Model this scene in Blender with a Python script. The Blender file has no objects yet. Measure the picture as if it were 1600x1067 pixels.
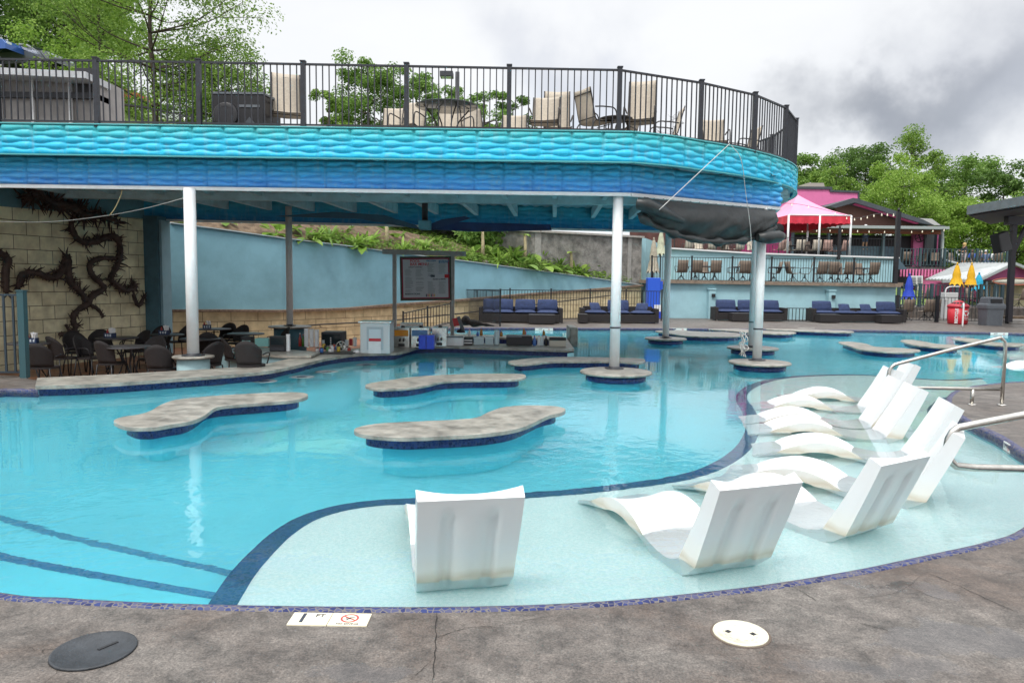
import bpy, math, random
import numpy as np
from mathutils import Vector, Matrix, geometry
random.seed(7)
S = bpy.context.scene
C = S.collection
PI = math.pi
# ---------------------------------------------------------------- camera
F = 1150.0                       # focal length in pixels of a 1600 px wide frame
CAMH = 1.6
PITCH = math.atan(93.5 / F)
RC = Matrix.Rotation(PI/2 - PITCH, 3, 'X') @ Matrix.Rotation(0.012, 3, 'Z')
cam = bpy.data.cameras.new('camera'); cam.sensor_width = 36; cam.lens = 36*F/1600
cam.clip_start = 0.05; cam.clip_end = 3000
co = bpy.data.objects.new('camera', cam); C.objects.link(co)
co.matrix_world = Matrix.Translation((0, 0, CAMH)) @ RC.to_4x4()
S.camera = co
# ---------------------------------------------------------------- sky and sun
W = bpy.data.worlds.new('World'); S.world = W; W.use_nodes = True
SUN_EL, SUN_AZ = math.radians(58), math.radians(215)
def build_world():
    nt = W.node_tree; N = nt.nodes; L = nt.links
    N.clear()
    out = N.new('ShaderNodeOutputWorld')
    sky = N.new('ShaderNodeTexSky'); sky.sky_type = 'NISHITA'; sky.sun_disc = False
    sky.sun_elevation = SUN_EL; sky.sun_rotation = SUN_AZ
    b1 = N.new('ShaderNodeBackground'); b1.inputs[1].default_value = 0.1
    L.new(sky.outputs[0], b1.inputs[0])
    b2 = N.new('ShaderNodeBackground'); b2.inputs[1].default_value = 1.0
    tc = N.new('ShaderNodeTexCoord')
    def dirmask(px, py, r0, r1, sx=1.0, sz=1.0):
        # soft cloud patch round a direction of the sky
        v = (RC @ Vector(((px-800)/F, -(py-533.5)/F, -1))).normalized()
        sub = N.new('ShaderNodeVectorMath'); sub.operation = 'SUBTRACT'
        L.new(warp.outputs[0], sub.inputs[0]); sub.inputs[1].default_value = v
        sc = N.new('ShaderNodeVectorMath'); sc.operation = 'MULTIPLY'
        L.new(sub.outputs[0], sc.inputs[0]); sc.inputs[1].default_value = (sx, 1, sz)
        ln = N.new('ShaderNodeVectorMath'); ln.operation = 'LENGTH'; L.new(sc.outputs[0], ln.inputs[0])
        mr = N.new('ShaderNodeMapRange'); mr.interpolation_type = 'SMOOTHSTEP'
        L.new(ln.outputs['Value'], mr.inputs[0])
        mr.inputs[1].default_value = r0; mr.inputs[2].default_value = r1
        mr.inputs[3].default_value = 1; mr.inputs[4].default_value = 0
        return mr.outputs[0]
    nz = N.new('ShaderNodeTexNoise'); nz.inputs['Scale'].default_value = 4.5; nz.inputs['Detail'].default_value = 6
    nz.inputs['Roughness'].default_value = 0.55
    L.new(tc.outputs['Generated'], nz.inputs['Vector'])
    cen = N.new('ShaderNodeVectorMath'); cen.operation = 'SUBTRACT'; cen.inputs[1].default_value = (.5, .5, .5)
    L.new(nz.outputs['Color'], cen.inputs[0])
    scl = N.new('ShaderNodeVectorMath'); scl.operation = 'SCALE'; scl.inputs['Scale'].default_value = 0.38
    L.new(cen.outputs[0], scl.inputs[0])
    warp = N.new('ShaderNodeVectorMath'); warp.operation = 'ADD'
    L.new(tc.outputs['Generated'], warp.inputs[0]); L.new(scl.outputs[0], warp.inputs[1])
    base = N.new('ShaderNodeTexNoise'); base.inputs['Scale'].default_value = 2.2; base.inputs['Detail'].default_value = 7
    mp = N.new('ShaderNodeMapping'); mp.inputs['Scale'].default_value = (1, 1, 2.6); mp.inputs['Location'].default_value = (3.1, 1.7, .4)
    L.new(tc.outputs['Generated'], mp.inputs[0]); L.new(mp.outputs[0], base.inputs['Vector'])
    cr = N.new('ShaderNodeValToRGB'); L.new(base.outputs[0], cr.inputs[0])
    cr.color_ramp.elements[0].position = .30; cr.color_ramp.elements[0].color = (.545, .555, .57, 1)
    cr.color_ramp.elements[1].position = .62; cr.color_ramp.elements[1].color = (.60, .605, .61, 1)
    cur = cr.outputs[0]
    for px, py, r0, r1, sx, sz, col, k in [
            (1570, 100, .0, .22, .8, 1.9, (.33, .34, .37, 1), .75),
            (1400, 150, .0, .17, .6, 2.4, (.19, .20, .225, 1), .92),
            (1640, 190, .0, .20, .6, 1.9, (.28, .295, .33, 1), .8),
            (880, 70, .0, .13, .8, 1.3, (.40, .415, .46, 1), .7),
            (930, 190, .0, .13, .9, .9, (.40, .44, .52, 1), .6)]:
        m = dirmask(px, py, r0, r1, sx, sz)
        mul = N.new('ShaderNodeMath'); mul.operation = 'MULTIPLY'; mul.inputs[1].default_value = k
        L.new(m, mul.inputs[0])
        mx = N.new('ShaderNodeMix'); mx.data_type = 'RGBA'
        L.new(mul.outputs[0], mx.inputs[0]); L.new(cur, mx.inputs[6]); mx.inputs[7].default_value = col
        cur = mx.outputs[2]
    # an overcast sky is brighter overhead than near the horizon
    sz_ = N.new('ShaderNodeSeparateXYZ'); L.new(tc.outputs['Generated'], sz_.inputs[0])
    zr_ = N.new('ShaderNodeMapRange'); L.new(sz_.outputs[2], zr_.inputs[0]); zr_.inputs[1].default_value = .42; zr_.inputs[2].default_value = .85
    zr_.inputs[3].default_value = 1.0; zr_.inputs[4].default_value = 2.3; L.new(zr_.outputs[0], b2.inputs[1])
    L.new(cur, b2.inputs[0])
    ms = N.new('ShaderNodeMixShader'); ms.inputs[0].default_value = .93
    L.new(b1.outputs[0], ms.inputs[1]); L.new(b2.outputs[0], ms.inputs[2]); L.new(ms.outputs[0], out.inputs[0])
build_world()
sl = bpy.data.lights.new('sun', 'SUN'); sl.energy = 1.4; sl.angle = math.radians(14); sl.color = (1, .96, .9)
so = bpy.data.objects.new('sun', sl); C.objects.link(so)
# light comes from behind-left of the camera, high
sd = Vector((-math.sin(math.radians(28))*math.cos(SUN_EL), -math.cos(math.radians(28))*math.cos(SUN_EL), math.sin(SUN_EL)))
so.rotation_euler = sd.to_track_quat('Z', 'Y').to_euler()
S.view_settings.view_transform = 'Standard'; S.view_settings.look = 'None'
S.view_settings.exposure = 0.78; S.view_settings.gamma = 1
S.cycles.use_denoising = True
S.cycles.max_bounces = 12; S.cycles.transparent_max_bounces = 8; S.cycles.diffuse_bounces = 4
S.cycles.volume_bounces = 6
S.cycles.sample_clamp_indirect = 6
S.cycles.caustics_reflective = False; S.cycles.caustics_refractive = True
# ---------------------------------------------------------------- projection of measured picture points to the real place
def ray(x, y):
    return RC @ Vector(((x-800)/F, -(y-533.5)/F, -1))
def P(x, y, z=0.0):
    r = ray(x, y); t = (z-CAMH)/r.z
    return Vector((r.x*t, r.y*t, z))
def PD(x, y, d):
    r = ray(x, y); t = d/r.y
    return Vector((r.x*t, d, CAMH + r.z*t))
def PX(x, d):           # X at depth d for picture column x (near the horizon)
    return (x-800)*d/F
# ---------------------------------------------------------------- materials
MATS = {}
def mat(name, col, rough=.6, metal=0, var=0.0, vscale=6, bump=0, bscale=40, col2=None, spec=.5, emit=None, coat=0,
        detail=5, alpha=None, objco=True):
    if name in MATS: return MATS[name]
    m = bpy.data.materials.new(name); m.use_nodes = True; MATS[name] = m
    nt = m.node_tree; N = nt.nodes; L = nt.links; b = N['Principled BSDF']
    b.inputs['Base Color'].default_value = (*col, 1); b.inputs['Roughness'].default_value = rough
    b.inputs['Metallic'].default_value = metal; b.inputs['Specular IOR Level'].default_value = spec
    if coat: b.inputs['Coat Weight'].default_value = coat
    tc = N.new('ShaderNodeTexCoord')
    if var or col2:
        nz = N.new('ShaderNodeTexNoise'); nz.inputs['Scale'].default_value = vscale; nz.inputs['Detail'].default_value = detail
        nz.inputs['Roughness'].default_value = .65
        L.new(tc.outputs['Object'], nz.inputs['Vector'])
        cr = N.new('ShaderNodeValToRGB'); L.new(nz.outputs[0], cr.inputs[0])
        a = col if col2 else tuple(max(0, c*(1-var)) for c in col)
        c2 = col2 if col2 else tuple(min(1, c*(1+var)) for c in col)
        cr.color_ramp.elements[0].position = .35; cr.color_ramp.elements[0].color = (*a, 1)
        cr.color_ramp.elements[1].position = .65; cr.color_ramp.elements[1].color = (*c2, 1)
        L.new(cr.outputs[0], b.inputs['Base Color'])
    if bump:
        n2 = N.new('ShaderNodeTexNoise'); n2.inputs['Scale'].default_value = bscale; n2.inputs['Detail'].default_value = 4
        L.new(tc.outputs['Object'], n2.inputs['Vector'])
        bp = N.new('ShaderNodeBump'); bp.inputs['Strength'].default_value = bump; bp.inputs['Distance'].default_value = .02
        L.new(n2.outputs[0], bp.inputs['Height']); L.new(bp.outputs[0], b.inputs['Normal'])
    if emit:
        b.inputs['Emission Color'].default_value = (*emit[:3], 1); b.inputs['Emission Strength'].default_value = emit[3]
    return m
def nodes(m): return m.node_tree.nodes, m.node_tree.links, m.node_tree.nodes['Principled BSDF']

def mosaic(name, cols, scale=38, grout=(.35, .36, .42), rough=.25):
    m = mat(name, cols[0], rough, spec=.3); N, L, b = nodes(m)
    tc = N.new('ShaderNodeTexCoord')
    v = N.new('ShaderNodeTexVoronoi'); v.inputs['Scale'].default_value = scale; v.inputs['Randomness'].default_value = .8
    L.new(tc.outputs['Object'], v.inputs['Vector'])
    cr = N.new('ShaderNodeValToRGB'); L.new(v.outputs['Color'], cr.inputs[0]); cr.color_ramp.interpolation = 'CONSTANT'
    e = cr.color_ramp.elements
    e[0].color = (*cols[0], 1); e[1].position = .99; e[1].color = (*cols[-1], 1)
    for i, c in enumerate(cols[1:-1]):
        q = e.new((i+1)/(len(cols)-1)); q.color = (*c, 1)
    v2 = N.new('ShaderNodeTexVoronoi'); v2.feature = 'DISTANCE_TO_EDGE'; v2.inputs['Scale'].default_value = scale
    v2.inputs['Randomness'].default_value = .8
    L.new(tc.outputs['Object'], v2.inputs['Vector'])
    lt = N.new('ShaderNodeMath'); lt.operation = 'LESS_THAN'; lt.inputs[1].default_value = .07; L.new(v2.outputs['Distance'], lt.inputs[0])
    mx = N.new('ShaderNodeMix'); mx.data_type = 'RGBA'; L.new(lt.outputs[0], mx.inputs[0]); L.new(cr.outputs[0], mx.inputs[6])
    mx.inputs[7].default_value = (*grout, 1); L.new(mx.outputs[2], b.inputs['Base Color'])
    bp = N.new('ShaderNodeBump'); bp.inputs['Strength'].default_value = .5; bp.inputs['Distance'].default_value = .004
    L.new(v2.outputs['Distance'], bp.inputs['Height']); L.new(bp.outputs[0], b.inputs['Normal'])
    return m

M_tile = mosaic('mosaic_blue_tile', [(.008, .016, .085), (.014, .03, .15), (.03, .055, .21), (.006, .013, .06)], 34, (.05, .07, .16))
M_coping = mosaic('mosaic_coping', [(.012, .02, .09), (.025, .04, .15), (.07, .075, .15), (.018, .026, .11), (.10, .10, .15)], 30, (.16, .145, .135), .6)
M_stepline = mosaic('step_line_tile', [(.02, .09, .24), (.03, .13, .32), (.05, .17, .38), (.02, .08, .2)], 34, (.1, .2, .34))
M_black = mat('black_metal', (.012, .013, .017), .42, .0, .2, 20)
M_darkm = mat('charcoal_metal', (.035, .037, .045), .45, .0)
M_steel = mat('stainless_steel', (.62, .61, .58), .24, 1, .15, 9, .05, 200)
M_white = mat('white_metal', (.72, .73, .74), .45, 0, .06, 8)
M_colw = mat('column_white_paint', (.84, .86, .87), .42, 0, .05, 5, .05, 60)
M_teal = mat('teal_paint', (.12, .26, .31), .7, 0, .10, 2.5, .1, 30)
M_dteal = mat('dark_teal_paint', (.05, .13, .17), .6, 0, .15, 4)
M_bluewall = mat('blue_stucco_wall', (.22, .42, .50), .9, 0, .12, .9, .35, 45)
M_stone = None
M_gran = mat('granite_top', (.15, .142, .125), .34, 0, bump=.1, bscale=90, col2=(.40, .38, .335), vscale=5, detail=15)
M_navy = mat('navy_cushion', (.02, .036, .10), .85, 0, .25, 9, .2, 120)
M_wicker = mat('dark_wicker', (.017, .014, .015), .7, 0, .3, 60, .6, 160)
M_sling = mat('beige_sling_fabric', (.50, .44, .36), .8, 0, .10, 30, .1, 200)
M_slingb = mat('brown_sling_fabric', (.20, .155, .12), .8, 0, .12, 30)
M_dark = mat('near_black_plastic', (.015, .015, .018), .5)
M_pink = None
M_gray = mat('grey_plastic', (.13, .145, .165), .55, 0, .08, 8)
M_slingf = mat('white_plastic', (.83, .84, .85), .28, 0, .03, 3, .02, 30, coat=.15)
# ---------------------------------------------------------------- object helpers
def tag(o, label=None, cat=None, group=None, kind=None):
    if label: o['label'] = label
    if cat: o['category'] = cat
    if group: o['group'] = group
    if kind: o['kind'] = kind
    return o
def thing(name, label, cat, loc=(0, 0, 0), rz=0, group=None):
    o = bpy.data.objects.new(name, None); C.objects.link(o); o.empty_display_size = .2
    o.location = loc; o.rotation_euler = (0, 0, rz)
    return tag(o, label, cat, group)
def mw(o):
    m = Matrix.Translation(o.location) @ o.rotation_euler.to_matrix().to_4x4()
    if o.parent: m = mw(o.parent) @ o.matrix_parent_inverse @ m
    return m
class MB:
    def __init__(s): s.v = []; s.f = []; s.sm = []
    def add(s, vs, fs, smooth=False):
        n = len(s.v); s.v += [tuple(v) for v in vs]; s.f += [tuple(i+n for i in f) for f in fs]; s.sm += [smooth]*len(fs); return s
    def box(s, c, size, rz=0, M=None):
        x, y, z = (a/2 for a in size)
        vs = [Vector((i*x, j*y, k*z)) for i in (-1, 1) for j in (-1, 1) for k in (-1, 1)]
        if M is not None: vs = [M @ v for v in vs]
        elif rz:
            R = Matrix.Rotation(rz, 3, 'Z'); vs = [R @ v for v in vs]
        c = Vector(c); vs = [v+c for v in vs]
        return s.add(vs, [(0, 1, 3, 2), (4, 6, 7, 5), (0, 4, 5, 1), (2, 3, 7, 6), (0, 2, 6, 4), (1, 5, 7, 3)])
    def bar(s, a, b, w, h, up=(0, 0, 1)):
        a = Vector(a); b = Vector(b); d = (b-a); l = d.length
        if l < 1e-6: return s
        d = d/l; up = Vector(up)
        if abs(d.dot(up)) > .99: up = Vector((0, 1, 0))
        x = d.cross(up).normalized(); z = x.cross(d)
        M = Matrix((x, d, z)).transposed()
        return s.box((a+b)/2, (w, l, h), M=M)
    def tube(s, pts, r, n=8, cap=True, closed=False):
        pts = [Vector(p) for p in pts]; m = len(pts)
        rs = r if isinstance(r, (list, tuple)) else [r]*m
        vs = []; fs = []
        prev = None
        for i, p in enumerate(pts):
            if closed: t = pts[(i+1) % m]-pts[i-1]
            else: t = pts[min(i+1, m-1)]-pts[max(i-1, 0)]
            t.normalize()
            if prev is None:
                a = Vector((0, 0, 1)) if abs(t.z) < .9 else Vector((1, 0, 0))
                u = t.cross(a).normalized()
            else:
                u = (prev-t*prev.dot(t))
                u = u.normalized() if u.length > 1e-6 else t.orthogonal().normalized()
            prev = u; w = t.cross(u)
            for k in range(n):
                an = 2*PI*k/n; vs.append(p+(u*math.cos(an)+w*math.sin(an))*rs[i])
        rng = m if closed else m-1
        for i in range(rng):
            j = (i+1) % m
            for k in range(n):
                k2 = (k+1) % n; fs.append((i*n+k, i*n+k2, j*n+k2, j*n+k))
        s.add(vs, fs, True)
        if cap and not closed:
            n0 = len(s.v)-m*n
            s.f.append(tuple(n0+k for k in reversed(range(n)))); s.sm.append(False)
            s.f.append(tuple(n0+(m-1)*n+k for k in range(n))); s.sm.append(False)
        return s
    def lathe(s, prof, c=(0, 0, 0), n=24, smooth=True, sx=1, sy=1):
        c = Vector(c); vs = []; fs = []; m = len(prof)
        for r, z in prof:
            for k in range(n):
                a = 2*PI*k/n; vs.append(c+Vector((r*sx*math.cos(a), r*sy*math.sin(a), z)))
        for i in range(m-1):
            for k in range(n):
                k2 = (k+1) % n; fs.append((i*n+k, i*n+k2, (i+1)*n+k2, (i+1)*n+k))
        s.add(vs, fs, smooth)
        n0 = len(s.v)-m*n
        if prof[0][0] > 1e-5: s.f.append(tuple(n0+k for k in reversed(range(n)))); s.sm.append(False)
        if prof[-1][0] > 1e-5: s.f.append(tuple(n0+(m-1)*n+k for k in range(n))); s.sm.append(False)
        return s
    def prism(s, poly, z0, z1, cap=True, hole=None):
        # poly: 2-D outline; a vertical solid between z0 and z1
        n = len(poly); ar = sum(poly[i-1][0]*poly[i][1]-poly[i][0]*poly[i-1][1] for i in range(n))
        if ar < 0: poly = poly[::-1]
        vs = [(p[0], p[1], z0) for p in poly]+[(p[0], p[1], z1) for p in poly]
        fs = [(i, (i+1) % n, n+(i+1) % n, n+i) for i in range(n)]
        if cap:
            tri = geometry.tessellate_polygon([[Vector((p[0], p[1], 0)) for p in poly]])
            for t in tri:
                a, b, c = (poly[i] for i in t)
                if (b[0]-a[0])*(c[1]-a[1])-(b[1]-a[1])*(c[0]-a[0]) < 0: t = t[::-1]
                fs.append(tuple(n+i for i in t)); fs.append(tuple(reversed(t)))
        return s.add(vs, fs)
    def sheet(s, rings, z):
        # flat sheet with holes: rings[0] outer, others holes
        allp = [p for r in rings for p in r]
        tri = geometry.tessellate_polygon([[Vector((p[0], p[1], 0)) for p in r] for r in rings])
        fs = []
        for t in tri:
            a, b, c = (allp[i] for i in t)
            if (b[0]-a[0])*(c[1]-a[1])-(b[1]-a[1])*(c[0]-a[0]) < 0: t = t[::-1]
            fs.append(tuple(t))
        return s.add([(p[0], p[1], z) for p in allp], fs)
    def grid(s, pts, smooth=True, closed=False):
        # pts[i][j]
        m = len(pts); n = len(pts[0]); vs = [p for r in pts for p in r]; fs = []
        for i in range(m-1):
            for j in range(n-1): fs.append((i*n+j, (i+1)*n+j, (i+1)*n+j+1, i*n+j+1))
        return s.add(vs, fs, smooth)
    def build(s, name, m, parent=None, world=False, label=None):
        me = bpy.data.meshes.new(name)
        me.from_pydata(s.v, [], s.f); me.materials.append(m)
        me.polygons.foreach_set('use_smooth', s.sm)
        me.update()
        o = bpy.data.objects.new(name, me); C.objects.link(o)
        if parent:
            o.parent = parent
            if world: o.matrix_parent_inverse = mw(parent).inverted()
        if label: o['label'] = label
        return o
def copy_tree(o, parent=None):
    c = o.copy(); C.objects.link(c)
    if parent: c.parent = parent
    for ch in [k for k in KIDS(o)]: copy_tree(ch, c)
    return c
def KIDS(o): return [k for k in bpy.data.objects if k.parent == o]
def place(proto, loc, rz, label, first):
    o = proto if first else copy_tree(proto)
    o.location = loc; o.rotation_euler = (0, 0, rz)
    if label: o['label'] = label
    return o
def crom(pts, k=6, closed=False):
    pts = [Vector(p) for p in pts]; out = []; n = len(pts)
    rng = n if closed else n-1
    for i in range(rng):
        if closed: p0, p1, p2, p3 = pts[i-1], pts[i], pts[(i+1) % n], pts[(i+2) % n]
        else: p0, p1, p2, p3 = pts[max(i-1, 0)], pts[i], pts[i+1], pts[min(i+2, n-1)]
        for j in range(k):
            t = j/k
            out.append(.5*((2*p1)+(p2-p0)*t+(2*p0-5*p1+4*p2-p3)*t*t+(3*p1-p0-3*p2+p3)*t**3))
    if not closed: out.append(pts[-1])
    return out
def bevel(o, w=.01, seg=2, ang=35):
    md = o.modifiers.new('bevel', 'BEVEL'); md.width = w; md.segments = seg; md.limit_method = 'ANGLE'; md.angle_limit = math.radians(ang)
    return o
def text_mesh(name, txt, size, m, M, parent=None, extrude=.0, align='CENTER', bold=0):
    cu = bpy.data.curves.new(name, 'FONT'); cu.body = txt; cu.size = size; cu.align_x = align; cu.align_y = 'CENTER'
    cu.extrude = extrude; cu.offset = bold; cu.resolution_u = 3
    t = bpy.data.objects.new(name+'_src', cu); C.objects.link(t)
    dg = bpy.context.evaluated_depsgraph_get(); me = bpy.data.meshes.new_from_object(t.evaluated_get(dg))
    bpy.data.objects.remove(t)
    me.name = name; me.materials.clear(); me.materials.append(m); me.transform(M)
    o = bpy.data.objects.new(name, me); C.objects.link(o)
    if parent:
        o.parent = parent; o.matrix_parent_inverse = mw(parent).inverted()
    return o
# ================================================================ the pool, its deck and the sunken bar floor
WZ = -0.085                                    # water level
xy = lambda v: (v[0], v[1])
near = [(-3.6, 3.95)] + [xy(P(x, y)) for x, y in [(0, 927), (100, 935), (200, 941), (350, 946), (550, 949), (700, 949), (860, 945),
        (1000, 936), (1100, 926), (1200, 914), (1330, 893), (1450, 868), (1540, 848), (1600, 826)]] + [(4.3, 5.62), (4.75, 6.0)]
penin = [xy(P(x, y)) for x, y in [(1600, 706), (1560, 681), (1520, 662), (1493, 645), (1481, 630), (1484, 617), (1500, 608), (1530, 602), (1600, 596)]]
right = [(11.2, 13.2), (14.5, 14.5), (18.2, 17.5), (19.2, 21), (18.9, 24)]
far = [xy(P(x, y)) for x, y in [(1600, 521), (1400, 516.5), (1230, 514.5), (1050, 513), (900, 512.5), (760, 512), (655, 513)]]
# bar counter: outer (water) edge and inner edge, top at z = CT
CT = .075
cf_px = [(55, 603), (150, 600), (270, 592), (400, 582), (450, 574), (485, 566), (515, 559), (560, 553), (615, 551.5), (635, 548), (655, 542.5), (690, 541), (760, 543), (885, 547)]
cb_px = [(58, 590), (150, 586), (280, 579), (345, 575), (400, 571), (440, 563), (470, 556), (510, 548), (560, 544.5), (605, 542), (625, 538.5), (650, 534.5), (700, 534), (780, 537), (885, 540)]
cf = [xy(P(x, y, CT)) for x, y in cf_px]; cb = [xy(P(x, y, CT)) for x, y in cb_px]
cfs = [xy(p) for p in crom([(a, b, 0) for a, b in cf], 5)]; cbs = [xy(p) for p in crom([(a, b, 0) for a, b in cb], 5)]
bar_end = [xy(P(897, 545, CT)), xy(P(884, 526, CT))]
back_bar = [xy(P(760, 523, CT)), xy(P(660, 520.5, CT))]
left = [(-7.15, 10.3), (-7.75, 8.9), (-7.2, 7.0), (-5.6, 5.2)]
def sm(l, k=5): return [xy(p) for p in crom([(a, b, 0) for a, b in l], k)]
def inset_path(path, d):
    out = []
    n = len(path)
    for i in range(n):
        a = Vector(path[max(i-1, 0)]); b = Vector(path[min(i+1, n-1)]); t = (b-a).normalized()
        out.append((path[i][0]-t.y*d, path[i][1]+t.x*d))
    return out
near_s = sm(near); pen_s = sm([(4.75, 6.0)]+penin+right[:2]); far_s = sm(right[1:]+far)
cf_in = inset_path(cfs, .16)                    # bar wall stands back under the counter's overhang
# ring of the pool, counter-clockwise seen from above
pool = near_s + pen_s[1:-1] + far_s + [xy(P(655, 514.5))] + back_bar[::-1] + bar_end[::-1] + cf_in[::-1] + sm(left+[near[0]])[:-1]
def area(p): return sum(p[i-1][0]*p[i][1]-p[i][0]*p[i-1][1] for i in range(len(p)))/2
if area(pool) < 0: pool = pool[::-1]
# sunken bar floor
blue_path = [(-10.05, 21.4), (-7.2, 23.6), (-4.2, 27.0), (-1.0, 30.2), (6.05, 35.6)]
SB = -.45
cb_open = cbs
sunk = [(-8.0, 11.75)] + cb_open[1:] + [xy(P(872, 527, CT)), xy(P(762, 524, CT)), xy(P(664, 521.5, CT)), (-2.9, 25.2), (-2.6, 28.6), (-4.2, 26.8), (-7.2, 23.4), (-10.3, 21.2), (-10.0, 19.6), (-10.95, 15.7), (-12.2, 11.6)]
# ---- stained, cracked concrete of the pool deck
def concrete(name, c1, c2, c3, puddle=False):
    m = mat(name, c1, .55); N, L, b = nodes(m)
    tc = N.new('ShaderNodeTexCoord')
    def noise(sc, det=8, rough=.6, dist=0):
        n = N.new('ShaderNodeTexNoise'); n.inputs['Scale'].default_value = sc; n.inputs['Detail'].default_value = det
        n.inputs['Roughness'].default_value = rough; n.inputs['Distortion'].default_value = dist
        L.new(tc.outputs['Object'], n.inputs['Vector']); return n
    n1 = noise(.9, 10, .68, .6); n2 = noise(5.5, 8, .7, .3); n3 = noise(36, 5, .85)
    cr = N.new('ShaderNodeValToRGB'); L.new(n1.outputs[0], cr.inputs[0])
    e = cr.color_ramp.elements
    e[0].position = .36; e[0].color = (*c1, 1); e[1].position = .66; e[1].color = (*c3, 1)
    q = e.new(.5); q.color = (*c2, 1)
    cr2 = N.new('ShaderNodeValToRGB'); L.new(n2.outputs[0], cr2.inputs[0])
    cr2.color_ramp.elements[0].position = .32; cr2.color_ramp.elements[0].color = (.5, .5, .5, 1)
    cr2.color_ramp.elements[1].position = .68; cr2.color_ramp.elements[1].color = (1.45, 1.42, 1.38, 1)
    mul = N.new('ShaderNodeMix'); mul.data_type = 'RGBA'; mul.blend_type = 'MULTIPLY'; mul.inputs[0].default_value = 1
    L.new(cr.outputs[0], mul.inputs[6]); L.new(cr2.outputs[0], mul.inputs[7])
    cr3 = N.new('ShaderNodeValToRGB'); L.new(n3.outputs[0], cr3.inputs[0])
    cr3.color_ramp.elements[0].position = .3; cr3.color_ramp.elements[0].color = (.55, .55, .55, 1)
    cr3.color_ramp.elements[1].position = .75; cr3.color_ramp.elements[1].color = (1.45, 1.43, 1.40, 1)
    mul2 = N.new('ShaderNodeMix'); mul2.data_type = 'RGBA'; mul2.blend_type = 'MULTIPLY'; mul2.inputs[0].default_value = 1
    L.new(mul.outputs[2], mul2.inputs[6]); L.new(cr3.outputs[0], mul2.inputs[7])
    # grit and pale scratches
    n4 = noise(95, 3, .7); cr4 = N.new('ShaderNodeValToRGB'); L.new(n4.outputs[0], cr4.inputs[0])
    cr4.color_ramp.elements[0].position = .36; cr4.color_ramp.elements[0].color = (.55, .55, .55, 1)
    cr4.color_ramp.elements[1].position = .66; cr4.color_ramp.elements[1].color = (1.5, 1.5, 1.5, 1)
    mul3 = N.new('ShaderNodeMix'); mul3.data_type = 'RGBA'; mul3.blend_type = 'MULTIPLY'; mul3.inputs[0].default_value = .8
    L.new(mul2.outputs[2], mul3.inputs[6]); L.new(cr4.outputs[0], mul3.inputs[7]); mul2 = mul3
    n5 = noise(22, 9, .8, 1.5); r5 = N.new('ShaderNodeMapRange'); L.new(n5.outputs[0], r5.inputs[0]); r5.inputs[1].default_value = .60; r5.inputs[2].default_value = .68; r5.inputs[4].default_value = .55
    mx5 = N.new('ShaderNodeMix'); mx5.data_type = 'RGBA'; L.new(r5.outputs[0], mx5.inputs[0]); L.new(mul2.outputs[2], mx5.inputs[6]); mx5.inputs[7].default_value = (c3[0]*1.5, c3[1]*1.5, c3[2]*1.5, 1); mul2 = mx5
    # hairline cracks
    wn = N.new('ShaderNodeTexNoise'); wn.inputs['Scale'].default_value = 3; wn.inputs['Detail'].default_value = 6
    L.new(tc.outputs['Object'], wn.inputs['Vector'])
    wa = N.new('ShaderNodeVectorMath'); wa.operation = 'SCALE'; wa.inputs['Scale'].default_value = .55; L.new(wn.outputs['Color'], wa.inputs[0])
    wb = N.new('ShaderNodeVectorMath'); wb.operation = 'ADD'; L.new(tc.outputs['Object'], wb.inputs[0]); L.new(wa.outputs[0], wb.inputs[1])
    vo = N.new('ShaderNodeTexVoronoi'); vo.feature = 'DISTANCE_TO_EDGE'; vo.inputs['Scale'].default_value = .75
    L.new(wb.outputs[0], vo.inputs['Vector'])
    mr = N.new('ShaderNodeMapRange'); L.new(vo.outputs['Distance'], mr.inputs[0])
    mr.inputs[1].default_value = .0; mr.inputs[2].default_value = .0045; mr.inputs[3].default_value = 1; mr.inputs[4].default_value = 0
    gate = noise(1.7, 3); gr = N.new('ShaderNodeMapRange'); L.new(gate.outputs[0], gr.inputs[0])
    gr.inputs[1].default_value = .52; gr.inputs[2].default_value = .6
    mm = N.new('ShaderNodeMath'); mm.operation = 'MULTIPLY'; L.new(mr.outputs[0], mm.inputs[0]); L.new(gr.outputs[0], mm.inputs[1])
    mx = N.new('ShaderNodeMix'); mx.data_type = 'RGBA'; L.new(mm.outputs[0], mx.inputs[0]); L.new(mul2.outputs[2], mx.inputs[6]); mx.inputs[7].default_value = (.03, .028, .026, 1)
    cur = mx.outputs[2]
    bp = N.new('ShaderNodeBump'); bp.inputs['Strength'].default_value = .55; bp.inputs['Distance'].default_value = .012
    ad = N.new('ShaderNodeMath'); ad.operation = 'MULTIPLY_ADD'; L.new(n2.outputs[0], ad.inputs[0]); ad.inputs[1].default_value = 1
    sb = N.new('ShaderNodeMath'); sb.operation = 'MULTIPLY_ADD'; L.new(n3.outputs[0], sb.inputs[0]); sb.inputs[1].default_value = .22
    L.new(n2.outputs[0], sb.inputs[2])
    sc_ = N.new('ShaderNodeMath'); sc_.operation = 'SUBTRACT'; L.new(sb.outputs[0], sc_.inputs[0]); L.new(mm.outputs[0], sc_.inputs[1])
    L.new(sc_.outputs[0], bp.inputs['Height'])
    L.new(bp.outputs[0], b.inputs['Normal'])
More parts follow.
